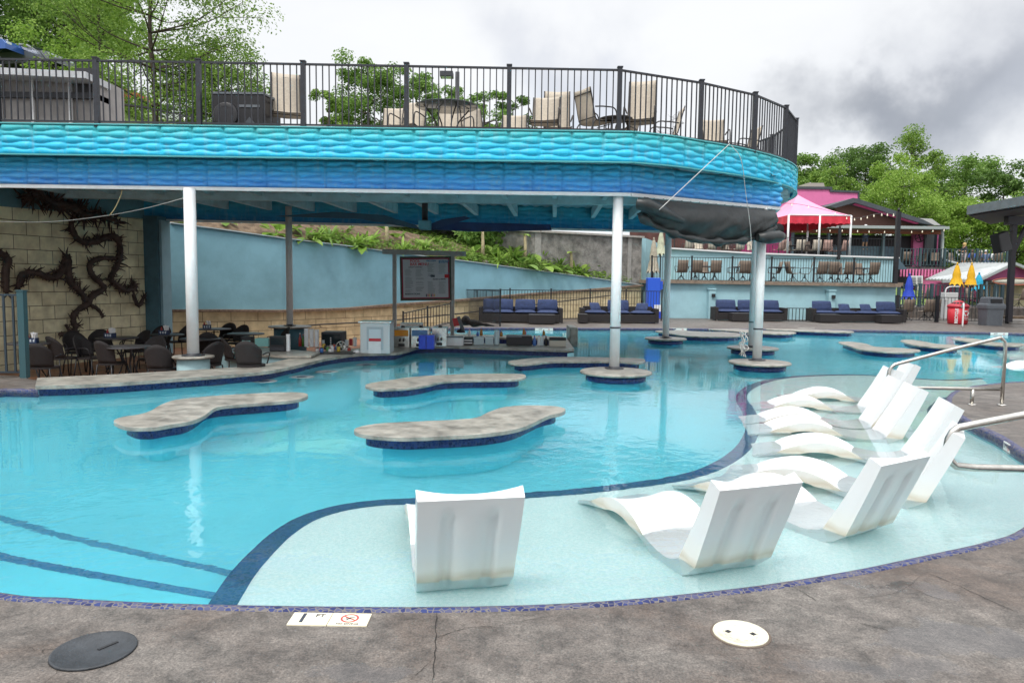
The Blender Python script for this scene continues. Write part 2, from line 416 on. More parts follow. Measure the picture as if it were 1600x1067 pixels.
    if puddle:
        acc = None
        pn = noise(3.2, 5, .6)
        for (px_, py_, rx_, ry_) in puddle:
            c_ = P(px_, py_, 0)
            sb_ = N.new('ShaderNodeVectorMath'); sb_.operation = 'SUBTRACT'; L.new(tc.outputs['Object'], sb_.inputs[0]); sb_.inputs[1].default_value = c_
            ml_ = N.new('ShaderNodeVectorMath'); ml_.operation = 'MULTIPLY'; L.new(sb_.outputs[0], ml_.inputs[0]); ml_.inputs[1].default_value = (1/rx_, 1/ry_, 1)
            le_ = N.new('ShaderNodeVectorMath'); le_.operation = 'LENGTH'; L.new(ml_.outputs[0], le_.inputs[0])
            ad_ = N.new('ShaderNodeMath'); ad_.operation = 'MULTIPLY_ADD'; L.new(pn.outputs[0], ad_.inputs[0]); ad_.inputs[1].default_value = 4.2; L.new(le_.outputs['Value'], ad_.inputs[2])
            mr_ = N.new('ShaderNodeMapRange'); mr_.interpolation_type = 'SMOOTHSTEP'; L.new(ad_.outputs[0], mr_.inputs[0]); mr_.inputs[1].default_value = 2.75; mr_.inputs[2].default_value = 3.2; mr_.inputs[3].default_value = 1; mr_.inputs[4].default_value = 0
            if acc is None: acc = mr_.outputs[0]
            else:
                q_ = N.new('ShaderNodeMath'); q_.operation = 'MAXIMUM'; L.new(acc, q_.inputs[0]); L.new(mr_.outputs[0], q_.inputs[1]); acc = q_.outputs[0]
        wet = N.new('ShaderNodeMix'); wet.data_type = 'RGBA'; L.new(acc, wet.inputs[0]); L.new(cur, wet.inputs[6]); wd_ = N.new('ShaderNodeMix'); wd_.data_type = 'RGBA'; wd_.blend_type = 'MULTIPLY'; wd_.inputs[0].default_value = 1; L.new(cur, wd_.inputs[6]); wd_.inputs[7].default_value = (.62, .61, .62, 1); L.new(wd_.outputs[2], wet.inputs[7]); cur = wet.outputs[2]
        iv = N.new('ShaderNodeMath'); iv.operation = 'MULTIPLY_ADD'; L.new(acc, iv.inputs[0]); iv.inputs[1].default_value = -.50; iv.inputs[2].default_value = .55; L.new(iv.outputs[0], bp.inputs['Strength'])
        sp_ = N.new('ShaderNodeMath'); sp_.operation = 'MULTIPLY_ADD'; L.new(acc, sp_.inputs[0]); sp_.inputs[1].default_value = .6; sp_.inputs[2].default_value = .4; L.new(sp_.outputs[0], b.inputs['Specular IOR Level'])
    L.new(cur, b.inputs['Base Color'])
    rr = N.new('ShaderNodeMapRange'); L.new(n1.outputs[0], rr.inputs[0]); rr.inputs[1].default_value = .35; rr.inputs[2].default_value = .65
    rr.inputs[3].default_value = .38; rr.inputs[4].default_value = .68; L.new(rr.outputs[0], b.inputs['Roughness'])
    if puddle:
        mq = N.new('ShaderNodeMix'); mq.data_type = 'FLOAT'; L.new(acc, mq.inputs[0]); L.new(rr.outputs[0], mq.inputs[2]); mq.inputs[3].default_value = .03; L.new(mq.outputs[0], b.inputs['Roughness'])
    return m
M_deck = concrete('deck_concrete', (.10, .078, .066), (.125, .112, .104), (.155, .146, .138), [(1480, 1000, .32, .16), (1590, 1010, .26, .14), (1285, 1040, .14, .07), (1430, 1040, .25, .1), (1400, 915, .25, .12), (560, 1050, .2, .08)])
M_rust = concrete('rust_stained_floor', (.16, .07, .04), (.28, .13, .075), (.34, .19, .12))
big = [(-400, -60), (400, -60), (400, 600), (-400, 600)]
d_ = MB().sheet([big, pool, sunk], 0.0)
deck = d_.build('pool_deck', M_deck); tag(deck, kind='structure')
fl = MB().sheet([sunk], SB)
for i in range(len(sunk)):
    a, b = sunk[i-1], sunk[i]
    fl.add([(a[0], a[1], SB), (b[0], b[1], SB), (b[0], b[1], -.003), (a[0], a[1], -.003)], [(0, 1, 2, 3)])
tag(fl.build('bar_floor', M_rust), kind='structure')
# ---- pool shell
M_plaster = mat('pool_plaster_deep', (.14, .68, .82), .9, 0, .05, 1.2)
M_ledge = mat('pool_plaster_pale', (.55, .80, .80), .9, 0, col2=(.74, .91, .90), vscale=45, detail=3)
M_shelf = mat('pool_plaster_shelf', (.45, .80, .86), .9, 0, .06, 2)
DEEP = -1.25
sh = MB(); sh.sheet([[(-14, 1), (24, 1), (24, 31), (-14, 31)]], DEEP)
n = len(pool)
tag(sh.build('pool_floor', M_plaster), kind='structure')
wl = MB()
for i in range(n):
    a, b = pool[i-1], pool[i]
    wl.add([(a[0], a[1], DEEP), (b[0], b[1], DEEP), (b[0], b[1], -.012), (a[0], a[1], -.012)], [(0, 1, 2, 3)])
tag(wl.build('pool_wall', M_shelf), kind='structure')
# coping of mosaic stones: top strip, rounded nose, vertical band below the water line
def ribbon(path, prof, closed=True):
    rows = []
    n = len(path)
    for i in range(n):
        if closed: a, b = Vector(path[i-1]), Vector(path[(i+1) % n])
        else: a, b = Vector(path[max(i-1, 0)]), Vector(path[min(i+1, n-1)])
        t = (b-a).normalized(); nx, ny = -t.y, t.x          # towards the water (inside of a ccw ring)
        rows.append([(path[i][0]+nx*o, path[i][1]+ny*o, z) for o, z in prof])
    if closed: rows.append(rows[0])
    return rows
i0 = len(near_s)+len(pen_s[1:-1])+len(far_s)
cop_path = pool[:] if area(near_s+pen_s[1:-1]+far_s) else pool
cp = MB()
cop1 = [cf_in[0]]+sm(left+[near[0]], 5)[:-1]+near_s+pen_s[1:-1]+far_s
cp.grid(ribbon(cop1, [(-.055, -.001), (-.05, .006), (-.015, .008), (.012, .0), (.024, -.02), (.020, -.06), (.0, -.1), (.0, -.22)], closed=False))
cop = cp.build('pool_coping', M_coping); tag(cop, kind='structure')
tb = MB()
tb.grid(ribbon(cop1, [(.006, -.07), (.006, -.24)], closed=False))
tag(tb.build('waterline_tile', M_tile), kind='structure')
# ---- tanning ledge (1 ft deep) and its mosaic edge
LZ = -.36; AP = -.285                                # AP: where refraction makes the ledge seem to lie
band_px = [(312, 992), (338, 952), (362, 918), (390, 888), (425, 856), (470, 829), (530, 811), (600, 802), (720, 797), (860, 788), (950, 779), (1050, 765), (1105, 748), (1145, 722), (1163, 695),
           (1166, 672), (1158, 652), (1150, 636), (1160, 622), (1190, 609), (1240, 601), (1330, 598), (1400, 602), (1475, 607), (1530, 604)]
band = sm([xy(P(x, y, AP)) for x, y in band_px], 6)
lp = band + [(7.2, 10.2), (6.2, 7.5), (5.6, 5.6), (4.0, 4.4), (1.5, 3.3), (-1.2, 3.2)]
lg = MB().prism(lp, DEEP+.004, LZ)
tag(lg.build('tanning_ledge', M_ledge), kind='structure')
bn = MB(); w_ = .155
if True:
    rows = []
    nb = len(band)
    for i in range(nb):
        t = (Vector(band[min(i+1, nb-1)])-Vector(band[max(i-1, 0)])).normalized(); nx, ny = t.y, -t.x   # towards the ledge
        rows.append([(band[i][0]-nx*.006, band[i][1]-ny*.006, LZ-.25), (band[i][0]-nx*.006, band[i][1]-ny*.006, LZ+.004), (band[i][0]+nx*w_, band[i][1]+ny*w_, LZ+.006)])
    bn.grid(rows, smooth=False)
tag(bn.build('ledge_edge_tile', M_tile), kind='structure')
# ---- steps bottom left with blue edge tiles
for nm, px, z in [('upper_step', [(-160, 846), (0, 888), (80, 905), (160, 919), (250, 934), (330, 947), (420, 962)], -.38), ('lower_step', [(-200, 800), (0, 858), (80, 880), (160, 899), (250, 918), (340, 936), (430, 956)], -.72)]:
    ed = sm([xy(P(x, y, z*.75)) for x, y in px], 5)
    poly = ed + [xy(P(420, 1000, 0)), (-1.6, 3.2), (-6, 3.0)]
    tag(MB().prism(poly, DEEP+.004, z).build('pool_step', M_plaster), kind='structure')
    rows = []
    for i in range(len(ed)):
        t = (Vector(ed[min(i+1, len(ed)-1)])-Vector(ed[max(i-1, 0)])).normalized(); nx, ny = t.y, -t.x
        rows.append([(ed[i][0]-nx*.006, ed[i][1]-ny*.006, z-.06), (ed[i][0]-nx*.006, ed[i][1]-ny*.006, z+.004), (ed[i][0]+nx*.11, ed[i][1]+ny*.07, z+.006)])
    tag(MB().grid(rows, False).build('step_edge_tile', M_stepline), kind='structure')
# ---- seat shelf along the bar
se = sm([xy(P(x, y, -.42)) for x, y in [(-60, 650), (55, 634), (130, 638), (220, 632), (330, 622), (440, 612), (520, 602), (575, 590), (640, 578), (700, 566), (800, 562), (885, 562)]], 5)
sp = se + [xy(P(895, 548, 0))] + inset_path(cfs, .3)[::-1] + [(-8, 10.6)]
tag(MB().prism(sp, DEEP+.004, -.62).build('bar_shelf', M_shelf), kind='structure')
tag(MB().prism([xy(P(x, y, -.27)) for x, y in [(1556, 560), (1568, 551), (1610, 545), (1700, 545), (1700, 580), (1620, 580), (1575, 571)]], DEEP+.004, -.37).build('far_ledge', M_ledge), kind='structure')
# little round blue-edged entry step by the peninsula
st = sm([xy(P(x, y, AP)) for x, y in [(1490, 634), (1466, 640), (1451, 652), (1448, 664), (1460, 676), (1490, 680)]], 5)
rows = []
for i in range(len(st)):
    t = (Vector(st[min(i+1, len(st)-1)])-Vector(st[max(i-1, 0)])).normalized(); nx, ny = -t.y, t.x
    rows.append([(st[i][0], st[i][1], LZ+.008), (st[i][0]+nx*.13, st[i][1]+ny*.13, LZ+.010)])
tag(MB().grid(rows, False).build('entry_step_tile', M_tile), kind='structure')
# ---- water
def water_mat():
    m = bpy.data.materials.new('pool_water'); m.use_nodes = True
    N = m.node_tree.nodes; L = m.node_tree.links; N.clear()
    out = N.new('ShaderNodeOutputMaterial')
    tc = N.new('ShaderNodeTexCoord')
    mp = N.new('ShaderNodeMapping'); mp.inputs['Scale'].default_value = (1, 1.0, 1); L.new(tc.outputs['Object'], mp.inputs[0])
    n1 = N.new('ShaderNodeTexNoise'); n1.inputs['Scale'].default_value = 3.2; n1.inputs['Detail'].default_value = 3; n1.inputs['Distortion'].default_value = .6
    n2 = N.new('ShaderNodeTexNoise'); n2.inputs['Scale'].default_value = 11; n2.inputs['Detail'].default_value = 2
    L.new(mp.outputs[0], n1.inputs[0]); L.new(mp.outputs[0], n2.inputs[0])
    # calm and breezy patches
    n3 = N.new('ShaderNodeTexNoise'); n3.inputs['Scale'].default_value = .22; n3.inputs['Detail'].default_value = 2; L.new(tc.outputs['Object'], n3.inputs[0])
    mr = N.new('ShaderNodeMapRange'); L.new(n3.outputs[0], mr.inputs[0]); mr.inputs[1].default_value = .42; mr.inputs[2].default_value = .6
    mr.inputs[3].default_value = .10; mr.inputs[4].default_value = 1.0
    a = N.new('ShaderNodeMath'); a.operation = 'MULTIPLY_ADD'; L.new(n2.outputs[0], a.inputs[0]); a.inputs[1].default_value = .3; L.new(n1.outputs[0], a.inputs[2])
    h = N.new('ShaderNodeMath'); h.operation = 'MULTIPLY'; L.new(a.outputs[0], h.inputs[0]); L.new(mr.outputs[0], h.inputs[1])
    bp = N.new('ShaderNodeBump'); bp.inputs['Strength'].default_value = .5; bp.inputs['Distance'].default_value = .023; L.new(h.outputs[0], bp.inputs['Height'])
    rf = N.new('ShaderNodeBsdfRefraction'); rf.inputs['IOR'].default_value = 1.33; rf.inputs['Roughness'].default_value = 0.0
    rf.inputs['Color'].default_value = (.97, 1, 1, 1)
    gl = N.new('ShaderNodeBsdfGlossy'); gl.inputs['Roughness'].default_value = .0; gl.inputs['Color'].default_value = (.95, .98, 1, 1)
    fr = N.new('ShaderNodeFresnel'); fr.inputs['IOR'].default_value = 1.33
    for q in (rf, gl, fr): L.new(bp.outputs[0], q.inputs['Normal'])
    mu = N.new('ShaderNodeMath'); mu.operation = 'MULTIPLY'; mu.inputs[1].default_value = .9; L.new(fr.outputs[0], mu.inputs[0])
    mx = N.new('ShaderNodeMixShader'); L.new(mu.outputs[0], mx.inputs[0]); L.new(rf.outputs[0], mx.inputs[1]); L.new(gl.outputs[0], mx.inputs[2])
    L.new(mx.outputs[0], out.inputs['Surface'])
    va = N.new('ShaderNodeVolumeAbsorption'); va.inputs['Color'].default_value = (.25, .92, .98, 1); va.inputs['Density'].default_value = .05
    vs = N.new('ShaderNodeVolumeScatter'); vs.inputs['Color'].default_value = (.20, .87, .975, 1); vs.inputs['Density'].default_value = .38
    ads = N.new('ShaderNodeAddShader'); L.new(va.outputs[0], ads.inputs[0]); L.new(vs.outputs[0], ads.inputs[1])
    L.new(ads.outputs[0], out.inputs['Volume'])
    return m
pw = Vector((0, 0))
wring = inset_path(pool+pool[:1], -.02)[:-1]
tag(MB().sheet([wring], WZ).build('pool_water', water_mat()), kind='structure')
# ================================================================ elevated deck over the bar
def arclen(path, step):
    pts = [Vector((p[0], p[1], 0)) for p in path]; out = []; d = [0]
    for i in range(1, len(pts)): d.append(d[-1]+(pts[i]-pts[i-1]).length)
    T = d[-1]; n = max(1, round(T/step)); k = 1
    for i in range(n+1):
        s = T*i/n
        while k < len(d)-1 and d[k] < s: k += 1
        t = (s-d[k-1])/max(1e-9, d[k]-d[k-1]); out.append(pts[k-1].lerp(pts[k], t))
    return out
def wave_fascia(path, z0, z1, rows, pw, out_sign=1, nu=12, nv=7, depth=.034, phase=0):
    step = pw/nu; pts = arclen(path, step); n = len(pts)-1; g = []
    H = z1-z0
    for i, p in enumerate(pts):
        t = (pts[min(i+1, n)]-pts[max(i-1, 0)]).normalized(); nx, ny = t.y*out_sign, -t.x*out_sign
        ip = i % nu; u = ip/nu; pan = i//nu
        rr = random.Random(pan*31+phase); off = rr.choice([0, 0, .5])*0
        col = []
        for j in range(rows*nv+1):
            v = j/nv
            k = math.floor(v)
            A = .17
            def crease(k): return k + (A if k % 2 else -A)*math.sin(2*PI*(u+off)) if 0 < k < rows else (k if k in (0, rows) else k)
            # find bounding creases
            lo, hi = 0, rows
            for q in range(0, rows+1):
                c = crease(q)
                if c <= v: lo = q
            hi = min(lo+1, rows)
            cl, ch = crease(lo), crease(hi)
            tt = 0 if ch <= cl else min(1, max(0, (v-cl)/(ch-cl)))
            h = (1-abs(2*tt**.85-1)**2.6)*depth*min(1.3, (ch-cl))
            if ip == 0: h = -.012
            elif j == 0 or j == rows*nv: h = 0
            col.append((p.x+nx*h, p.y+ny*h, z0+H*v/rows))
        g.append(col)
    mb = MB(); mb.grid(g if out_sign > 0 else g, True)
    return mb
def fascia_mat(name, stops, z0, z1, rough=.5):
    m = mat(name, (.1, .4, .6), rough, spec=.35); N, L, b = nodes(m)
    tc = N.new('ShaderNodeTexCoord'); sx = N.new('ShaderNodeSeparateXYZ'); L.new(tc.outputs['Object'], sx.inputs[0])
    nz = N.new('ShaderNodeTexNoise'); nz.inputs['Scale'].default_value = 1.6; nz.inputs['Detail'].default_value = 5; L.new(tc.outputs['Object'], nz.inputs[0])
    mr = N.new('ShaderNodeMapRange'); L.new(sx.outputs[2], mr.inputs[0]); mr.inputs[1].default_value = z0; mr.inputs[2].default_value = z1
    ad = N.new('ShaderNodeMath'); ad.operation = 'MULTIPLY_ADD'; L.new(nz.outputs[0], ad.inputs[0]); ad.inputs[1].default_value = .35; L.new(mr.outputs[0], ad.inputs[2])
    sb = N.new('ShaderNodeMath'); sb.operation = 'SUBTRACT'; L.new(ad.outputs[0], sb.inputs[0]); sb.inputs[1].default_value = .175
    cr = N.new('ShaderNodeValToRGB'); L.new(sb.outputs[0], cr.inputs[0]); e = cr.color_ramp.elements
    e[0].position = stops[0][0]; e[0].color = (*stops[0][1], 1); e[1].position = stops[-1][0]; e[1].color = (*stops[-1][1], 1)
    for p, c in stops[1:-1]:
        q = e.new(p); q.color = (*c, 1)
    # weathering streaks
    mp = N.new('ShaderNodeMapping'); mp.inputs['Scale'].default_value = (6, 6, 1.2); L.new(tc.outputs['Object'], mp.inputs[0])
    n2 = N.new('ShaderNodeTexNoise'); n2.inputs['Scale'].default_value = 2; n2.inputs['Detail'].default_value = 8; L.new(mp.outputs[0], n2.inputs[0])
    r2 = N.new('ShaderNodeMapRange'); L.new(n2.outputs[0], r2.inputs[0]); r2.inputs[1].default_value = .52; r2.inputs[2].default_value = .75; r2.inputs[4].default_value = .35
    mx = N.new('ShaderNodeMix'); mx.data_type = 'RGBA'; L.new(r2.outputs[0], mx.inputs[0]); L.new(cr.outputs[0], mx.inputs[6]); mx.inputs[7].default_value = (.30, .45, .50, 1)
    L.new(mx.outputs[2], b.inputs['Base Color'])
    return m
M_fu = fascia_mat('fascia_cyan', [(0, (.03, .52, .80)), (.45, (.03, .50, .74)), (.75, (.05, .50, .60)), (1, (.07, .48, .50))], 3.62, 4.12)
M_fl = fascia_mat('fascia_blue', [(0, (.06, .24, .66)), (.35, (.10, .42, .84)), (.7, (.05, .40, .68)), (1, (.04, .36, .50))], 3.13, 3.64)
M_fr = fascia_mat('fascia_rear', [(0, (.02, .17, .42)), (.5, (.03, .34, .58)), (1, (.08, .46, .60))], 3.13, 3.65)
ZB, ZM, ZT = 3.13, 3.63, 4.12
up_path = [(-16, 12.45), (2.0, 12.62)] + [(2.75, 12.95), (3.33, 13.35), (4.0, 13.8), (4.65, 14.35), (5.3, 15.0), (5.85, 15.75), (6.3, 16.7), (6.55, 17.8), (6.6, 19.0), (6.3, 20.4), (5.6, 21.7), (4.4, 22.5)]
up_path = up_path[:2] + [xy(p) for p in crom([(a, b, 0) for a, b in up_path[1:]], 5)][1:]
lo_path = [(-16, 12.68), (2.03, 12.98)]
lo_path2 = [(2.03, 12.98), (5.35, 15.02)]
lo_path3 = [(5.35, 15.02), (6.1, 18.4), (4.5, 22.05)]
rear_path = [(4.5, 22.05), (-10.3, 19.85), (-12.4, 19.5)]
t = thing('elevated_deck', 'raised deck floor clad in turquoise and royal blue wavy panels above the swim-up bar', 'deck', (-2, 16, 3.6))
wave_fascia(up_path, ZM, ZT, 5, .53).build('upper_fascia', M_fu, t, True)
wave_fascia(lo_path, ZB+.03, ZM+.02, 5, .51, phase=5, depth=.065).build('lower_fascia', M_fl, t, True)
wave_fascia(lo_path2, ZB+.03, ZM+.02, 5, .51, phase=9, depth=.065).build('lower_fascia', M_fl, t, True)
wave_fascia(lo_path3, ZB+.03, ZM+.02, 5, .51, nu=8, nv=4, phase=9).build('lower_fascia', M_fl, t, True)
wave_fascia(rear_path[::-1], ZB+.03, 3.79, 5, .55, nu=10, nv=5, phase=3).build('rear_fascia', M_fr, t, True)
tr = MB()
for pa in (lo_path+lo_path2[1:]+lo_path3[1:], rear_path):
    for i in range(1, len(pa)):
        tr.bar((pa[i-1][0], pa[i-1][1]+.0, ZB), (pa[i][0], pa[i][1], ZB), .07, .06)
tr.build('fascia_trim', M_white, t, True)
tr2 = MB(); ins = inset_path(up_path, -.0)
for i in range(1, len(ins)):
    tr2.bar((ins[i-1][0], ins[i-1][1], ZM-.01), (ins[i][0], ins[i][1], ZM-.01), .10, .02)
    tr2.bar((ins[i-1][0], ins[i-1][1], ZT+.01), (ins[i][0], ins[i][1], ZT+.01), .08, .02)
tr2.build('fascia_trim', mat('teal_trim', (.10, .40, .42), .5), t, True)
slab = [p for p in inset_path(up_path, .06)] + [(-12.3, 19.6), (-16, 19.3)]
MB().prism(slab, 3.98, 4.07).build('floor_slab', mat('deck_boards', (.22, .2, .18), .8, 0, .2, 3), t, True)
# corrugated metal soffit
M_soff = mat('galvanised_soffit', (.36, .46, .50), .5, .1, .25, 3)
sf = MB(); g0, g1 = [], []
xs = np.arange(-15.9, 6.2, .075)
for i, x in enumerate(xs):
    zz = 3.74 + (.03 if (i//2) % 2 else 0)
    yb = 22.0 + (x-4.5)*2.2/14.8 if x < 4.5 else 22.0-(x-4.5)*2.0
    ya = 12.75+max(0, (x-2.0))*.62
    if x > 5.3: ya = 15.1+(x-5.3)*4.6
    g0.append((x, ya, zz)); g1.append((x, max(ya+.1, yb-.05), zz))
sf.grid([g1, g0], False).build('soffit', M_soff, t, True)
M_joist = mat('painted_joist', (.46, .60, .64), .55, 0, .15, 3)
for k in range(18):
    xf = -11.6+k*1.12
    yf = 13.12+max(0, xf-2.0)*.62; yr = 19.85+(xf+10.3)*.149
    if xf+.47 > 5.2: continue
    MB().bar((xf, yf, 3.59), (xf+.47, yr, 3.59), .11, .26).build('joist', M_joist, t, True)
ub = MB()
for yy in (13.3, 17.0):
    ub.bar((-13, yy, 3.46), (3.2 if yy < 14 else 5.4, yy, 3.46), .16, .18) if yy > 14 else None
ub.build('cross_beam', M_joist, t, True)
# curved ribs under the overhang at the rounded end
for a, b in [((5.5, 15.75), (5.78, 15.78)), ((5.65, 16.4), (6.08, 16.5)), ((5.8, 17.1), (6.3, 17.2)), ((5.95, 17.8), (6.42, 17.9))]:
    MB().bar((a[0], a[1], 3.56), (b[0], b[1], 3.56), .08, .12).build('joist', mat('overhang_rib', (.35, .55, .58), .5), t, True)
us = [p for p in inset_path(up_path, .05)[18:]]+[(4.5, 22.0), (6.0, 18.4), (5.3, 15.1), (2.1, 13.05)]
MB().prism(us, 3.70, 3.73).build('soffit', M_soff, t, True)

# ---- columns
def column(x, y, r, z0, z1, label, mtl=M_colw, collar=None):
    c = thing('column', label, 'column', (x, y, z0), 0, 'white steel columns carrying the raised deck')
    h = z1-z0
    MB().lathe([(r, 0.0), (r, h)], n=28).build('shaft', mtl, c)
    MB().lathe([(r*1.9, 0), (r*1.9, .015), (r*1.15, .018), (r*1.12, .04), (r, .042)], n=28).build('base_plate', M_darkm, c)
    if collar: MB().lathe([(r+.001, collar), (r+.006, collar+.005), (r+.006, collar+.025), (r+.001, collar+.03)], n=28).build('collar', M_darkm, c)
    return c
def disc_table(px, py, r, label):
    p = P(px, py, .07)
    c = thing('round_pool_table', label, 'pool table', (p.x, p.y, -.7), 0, 'round granite discs in the pool')
    MB().lathe([(r-.10, .575), (r-.10, .72)], n=40).build('tiled_base', M_tile, c)
    MB().lathe([(r-.2, -.5), (r-.2, .573)], n=40).build('plinth', M_plaster, c)
    o = MB().lathe([(0, .719), (r-.02, .719), (r, .73), (r, .76), (r-.02, .772), (0, .772)], n=48).build('tabletop', M_gran, c)
    return p
p3 = disc_table(962, 579.5, .62, 'round granite disc table around the front white column in open water')
p4 = disc_table(1040, 528, .58, 'farthest round granite disc table, around the column nearest the far pool edge')
p6 = disc_table(1176, 542.5, .61, 'round granite disc table partly hidden behind the nearer right-hand disc')
p5 = disc_table(1187, 565, .60, 'nearer of the two overlapping round granite disc tables on the right')
column(p3.x+.02, 13.08, .09, .072, ZB, 'thick white column standing in the middle of the front granite disc', collar=.72)
column(p4.x, p4.y, .09, .072, ZB, 'pale slim column farthest back over the pool', collar=None)
column(p6.x-.02, p6.y, .088, .072, 3.5, 'rear one of the paired white columns below the black tarp', collar=.6)
column(p5.x+.03, 14.85, .09, .072, ZB, 'front one of the paired white columns below the black tarp', collar=.62)
c1 = PD(302, 556, 12.8)
column(c1.x, c1.y, .10, .245, ZB, 'white column rising from a teal round pedestal at the bar seating')
c2 = PD(460, 508, 20)
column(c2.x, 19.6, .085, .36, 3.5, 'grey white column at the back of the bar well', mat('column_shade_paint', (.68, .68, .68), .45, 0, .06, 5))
q = thing('column_pedestal', 'round teal pedestal with a granite cap under the left white column', 'pedestal', (c1.x, c1.y, SB))
MB().lathe([(.27, 0), (.27, .655)], n=36).build('pedestal_drum', mat('pedestal_pale_teal', (.30, .45, .48), .7, 0, .1, 5), q)
MB().lathe([(0, .654), (.33, .654), (.345, .662), (.345, .685), (.33, .693), (0, .693)], n=36).build('granite_cap', M_gran, q)
q = thing('column_pedestal', 'dark teal drum pedestal under the grey column behind the bar', 'pedestal', (c2.x, 19.6, SB))
MB().lathe([(.42, 0), (.42, .76)], n=30).build('pedestal_drum', M_dteal, q)
MB().lathe([(0, .759), (.55, .759), (.56, .77), (.56, .79), (.55, .80), (0, .80)], n=30).build('granite_cap', M_gran, q)

# ---- kidney shaped swim-up tables
def island(px, label, zt=.06, over=.12, k=4):
    pts = [P(x, y, zt) for x, y in px]
    ring = [xy(p) for p in crom(pts, k, closed=True)]
    if area(ring) < 0: ring = ring[::-1]
    cx = sum(p[0] for p in ring)/len(ring); cy = sum(p[1] for p in ring)/len(ring)
    c = thing('pool_island', label, 'pool table', (cx, cy, -1.2), 0, 'wavy granite swim-up tables')
    inner = inset_path(ring+ring[:1], over)[:-1]
    # keep the base inside where the outline is tight
    inner = [(i[0], i[1]) for i in inner]
    MB().prism(inner, -.115, zt-.045).build('tiled_base', M_tile, c, True)
    MB().prism([(cx+(p[0]-cx)*.85, cy+(p[1]-cy)*.85) for p in inner], -1.2, -.117).build('plinth', M_plaster, c, True)
    o = MB().prism(ring, zt-.045, zt).build('tabletop', M_gran, c, True); bevel(o, .014, 3, 50)
    return c
A_ = [(178, 656), (182, 661), (201, 667), (239, 667), (271, 662), (300, 657), (319, 649), (338, 636), (366, 632), (414, 628.5), (456, 625), (478, 620), (480, 615), (462, 612.5), (414, 613.5), (350, 617), (303, 621), (271, 625), (249, 633), (236, 641), (217, 647), (191, 651)]
B_ = [(554, 669.5), (557, 675), (581, 680), (631, 683), (687, 681), (744, 678), (792, 672.5), (822, 665), (845, 654.5), (860, 648), (878, 644), (883, 638), (864, 634), (819, 633), (785, 636), (762, 644), (744, 652), (706, 655.6), (650, 658), (594, 661), (567, 665)]
C_ = [(570.5, 602), (590, 607), (639, 605), (669, 600.5), (695, 595), (744, 593), (807, 592), (822, 587), (807, 583.6), (725, 584), (650, 588), (612, 593), (582, 597.5)]
D_ = [(794, 564.5), (811, 568.8), (839, 566.8), (859, 564.5), (895, 564), (960, 564), (1000, 566), (1003, 560), (937, 558), (881, 557.5), (825, 560)]
E1 = [(1023.7, 516.8), (1046, 520.7), (1080, 525), (1142, 525.7), (1163, 522.6), (1139, 519), (1097, 518), (1057, 516)]
E2 = [(1106.6, 513.8), (1142, 516.4), (1181, 520), (1232, 521.5), (1241.5, 518.7), (1195, 516.4), (1153, 513.8)]
E3 = [(1196, 514), (1250.6, 516.7), (1323.7, 519.3), (1330, 517), (1280, 515), (1228, 513.6)]
E4 = [(1309.6, 534.4), (1326.5, 540), (1346, 545.7), (1396.8, 550), (1430.5, 549), (1437, 546.5), (1411, 543.7), (1369, 541.5), (1352, 536.4), (1326.5, 533.6)]
E5 = [(1406.6, 531.6), (1425, 538), (1453, 541.5), (1496, 543.5), (1500, 539.5), (1467, 537.5), (1447, 534), (1425, 530.8)]
E6 = [(1486.7, 528), (1509, 533), (1551, 538.7), (1593.5, 539.5), (1598, 536.4), (1551, 534), (1523, 528.8)]
island(A_, 'large wavy granite table in the water at left, nearest the bar stools')
island(B_, 'largest wavy granite table with dark blue base in the middle of the pool')
island(C_, 'long wavy granite table between the bar counter and the middle table', over=.12)
island(D_, 'thin granite table slab reaching left from the front column disc', over=.12)
island(E1, 'far granite slab just right of the farthest column, in front of the pool edge', over=.1)
island(E2, 'far granite slab directly behind the paired columns', over=.1)
island(E3, 'farthest granite slab by the far edge below the corner sofas', over=.08)
island(E4, 'wedge shaped granite slab in open water left of the steel handrail top', over=.12)
island(E5, 'granite slab behind the first handrail, second from the right', over=.1)
island(E6, 'rightmost granite slab near the right frame edge', over=.1)
# ---- swim-up bar counter
t = thing('bar_counter', 'long curving granite counter of the swim-up bar with dark blue tiled front', 'bar counter', (-4, 13, -.6))
ring = cfs + bar_end + cbs[::-1]
o = MB().prism(ring, CT-.05, CT).build('counter_top', M_gran, t, True); bevel(o, .012, 2, 60)
inr = cf_in + [(bar_end[0][0]-.1, bar_end[0][1]+.08)] + [(bar_end[1][0]-.1, bar_end[1][1]-.05)] + inset_path(cbs, .05)[::-1]
fr = MB()
base = inset_path(cfs, .155)
fr.grid([[(p[0], p[1], -.13) for p in base], [(p[0], p[1], CT-.05) for p in base]][::-1], False)
e0, e1 = base[-1], (bar_end[0][0]-.12, bar_end[0][1]+.1)
e2 = (bar_end[1][0]-.12, bar_end[1][1]-.05)
fr.add([(e0[0], e0[1], -.7), (e1[0], e1[1], -.7), (e1[0], e1[1], CT-.05), (e0[0], e0[1], CT-.05)], [(0, 1, 2, 3)])
fr.add([(e1[0], e1[1], -.7), (e2[0], e2[1], -.7), (e2[0], e2[1], CT-.05), (e1[0], e1[1], CT-.05)], [(0, 1, 2, 3)])
fr.build('tiled_front', M_tile, t, True)
MB().grid([[(p[0], p[1]+.004, -.7) for p in base], [(p[0], p[1]+.004, -.13) for p in base]][::-1], False).build('plaster_front', M_shelf, t, True)
bk = MB(); bb = inset_path(cbs, -.02)
bk.grid([[(p[0], p[1]-.03, SB) for p in bb], [(p[0], p[1]-.03, CT-.05) for p in bb]], False)
bk.build('counter_back', M_teal, t, True)
t = thing('back_counter', 'straight granite counter along the far side of the bar well', 'bar counter', (0, 20.6, SB))
a = P(884, 527, CT); b_ = P(664, 523, CT)
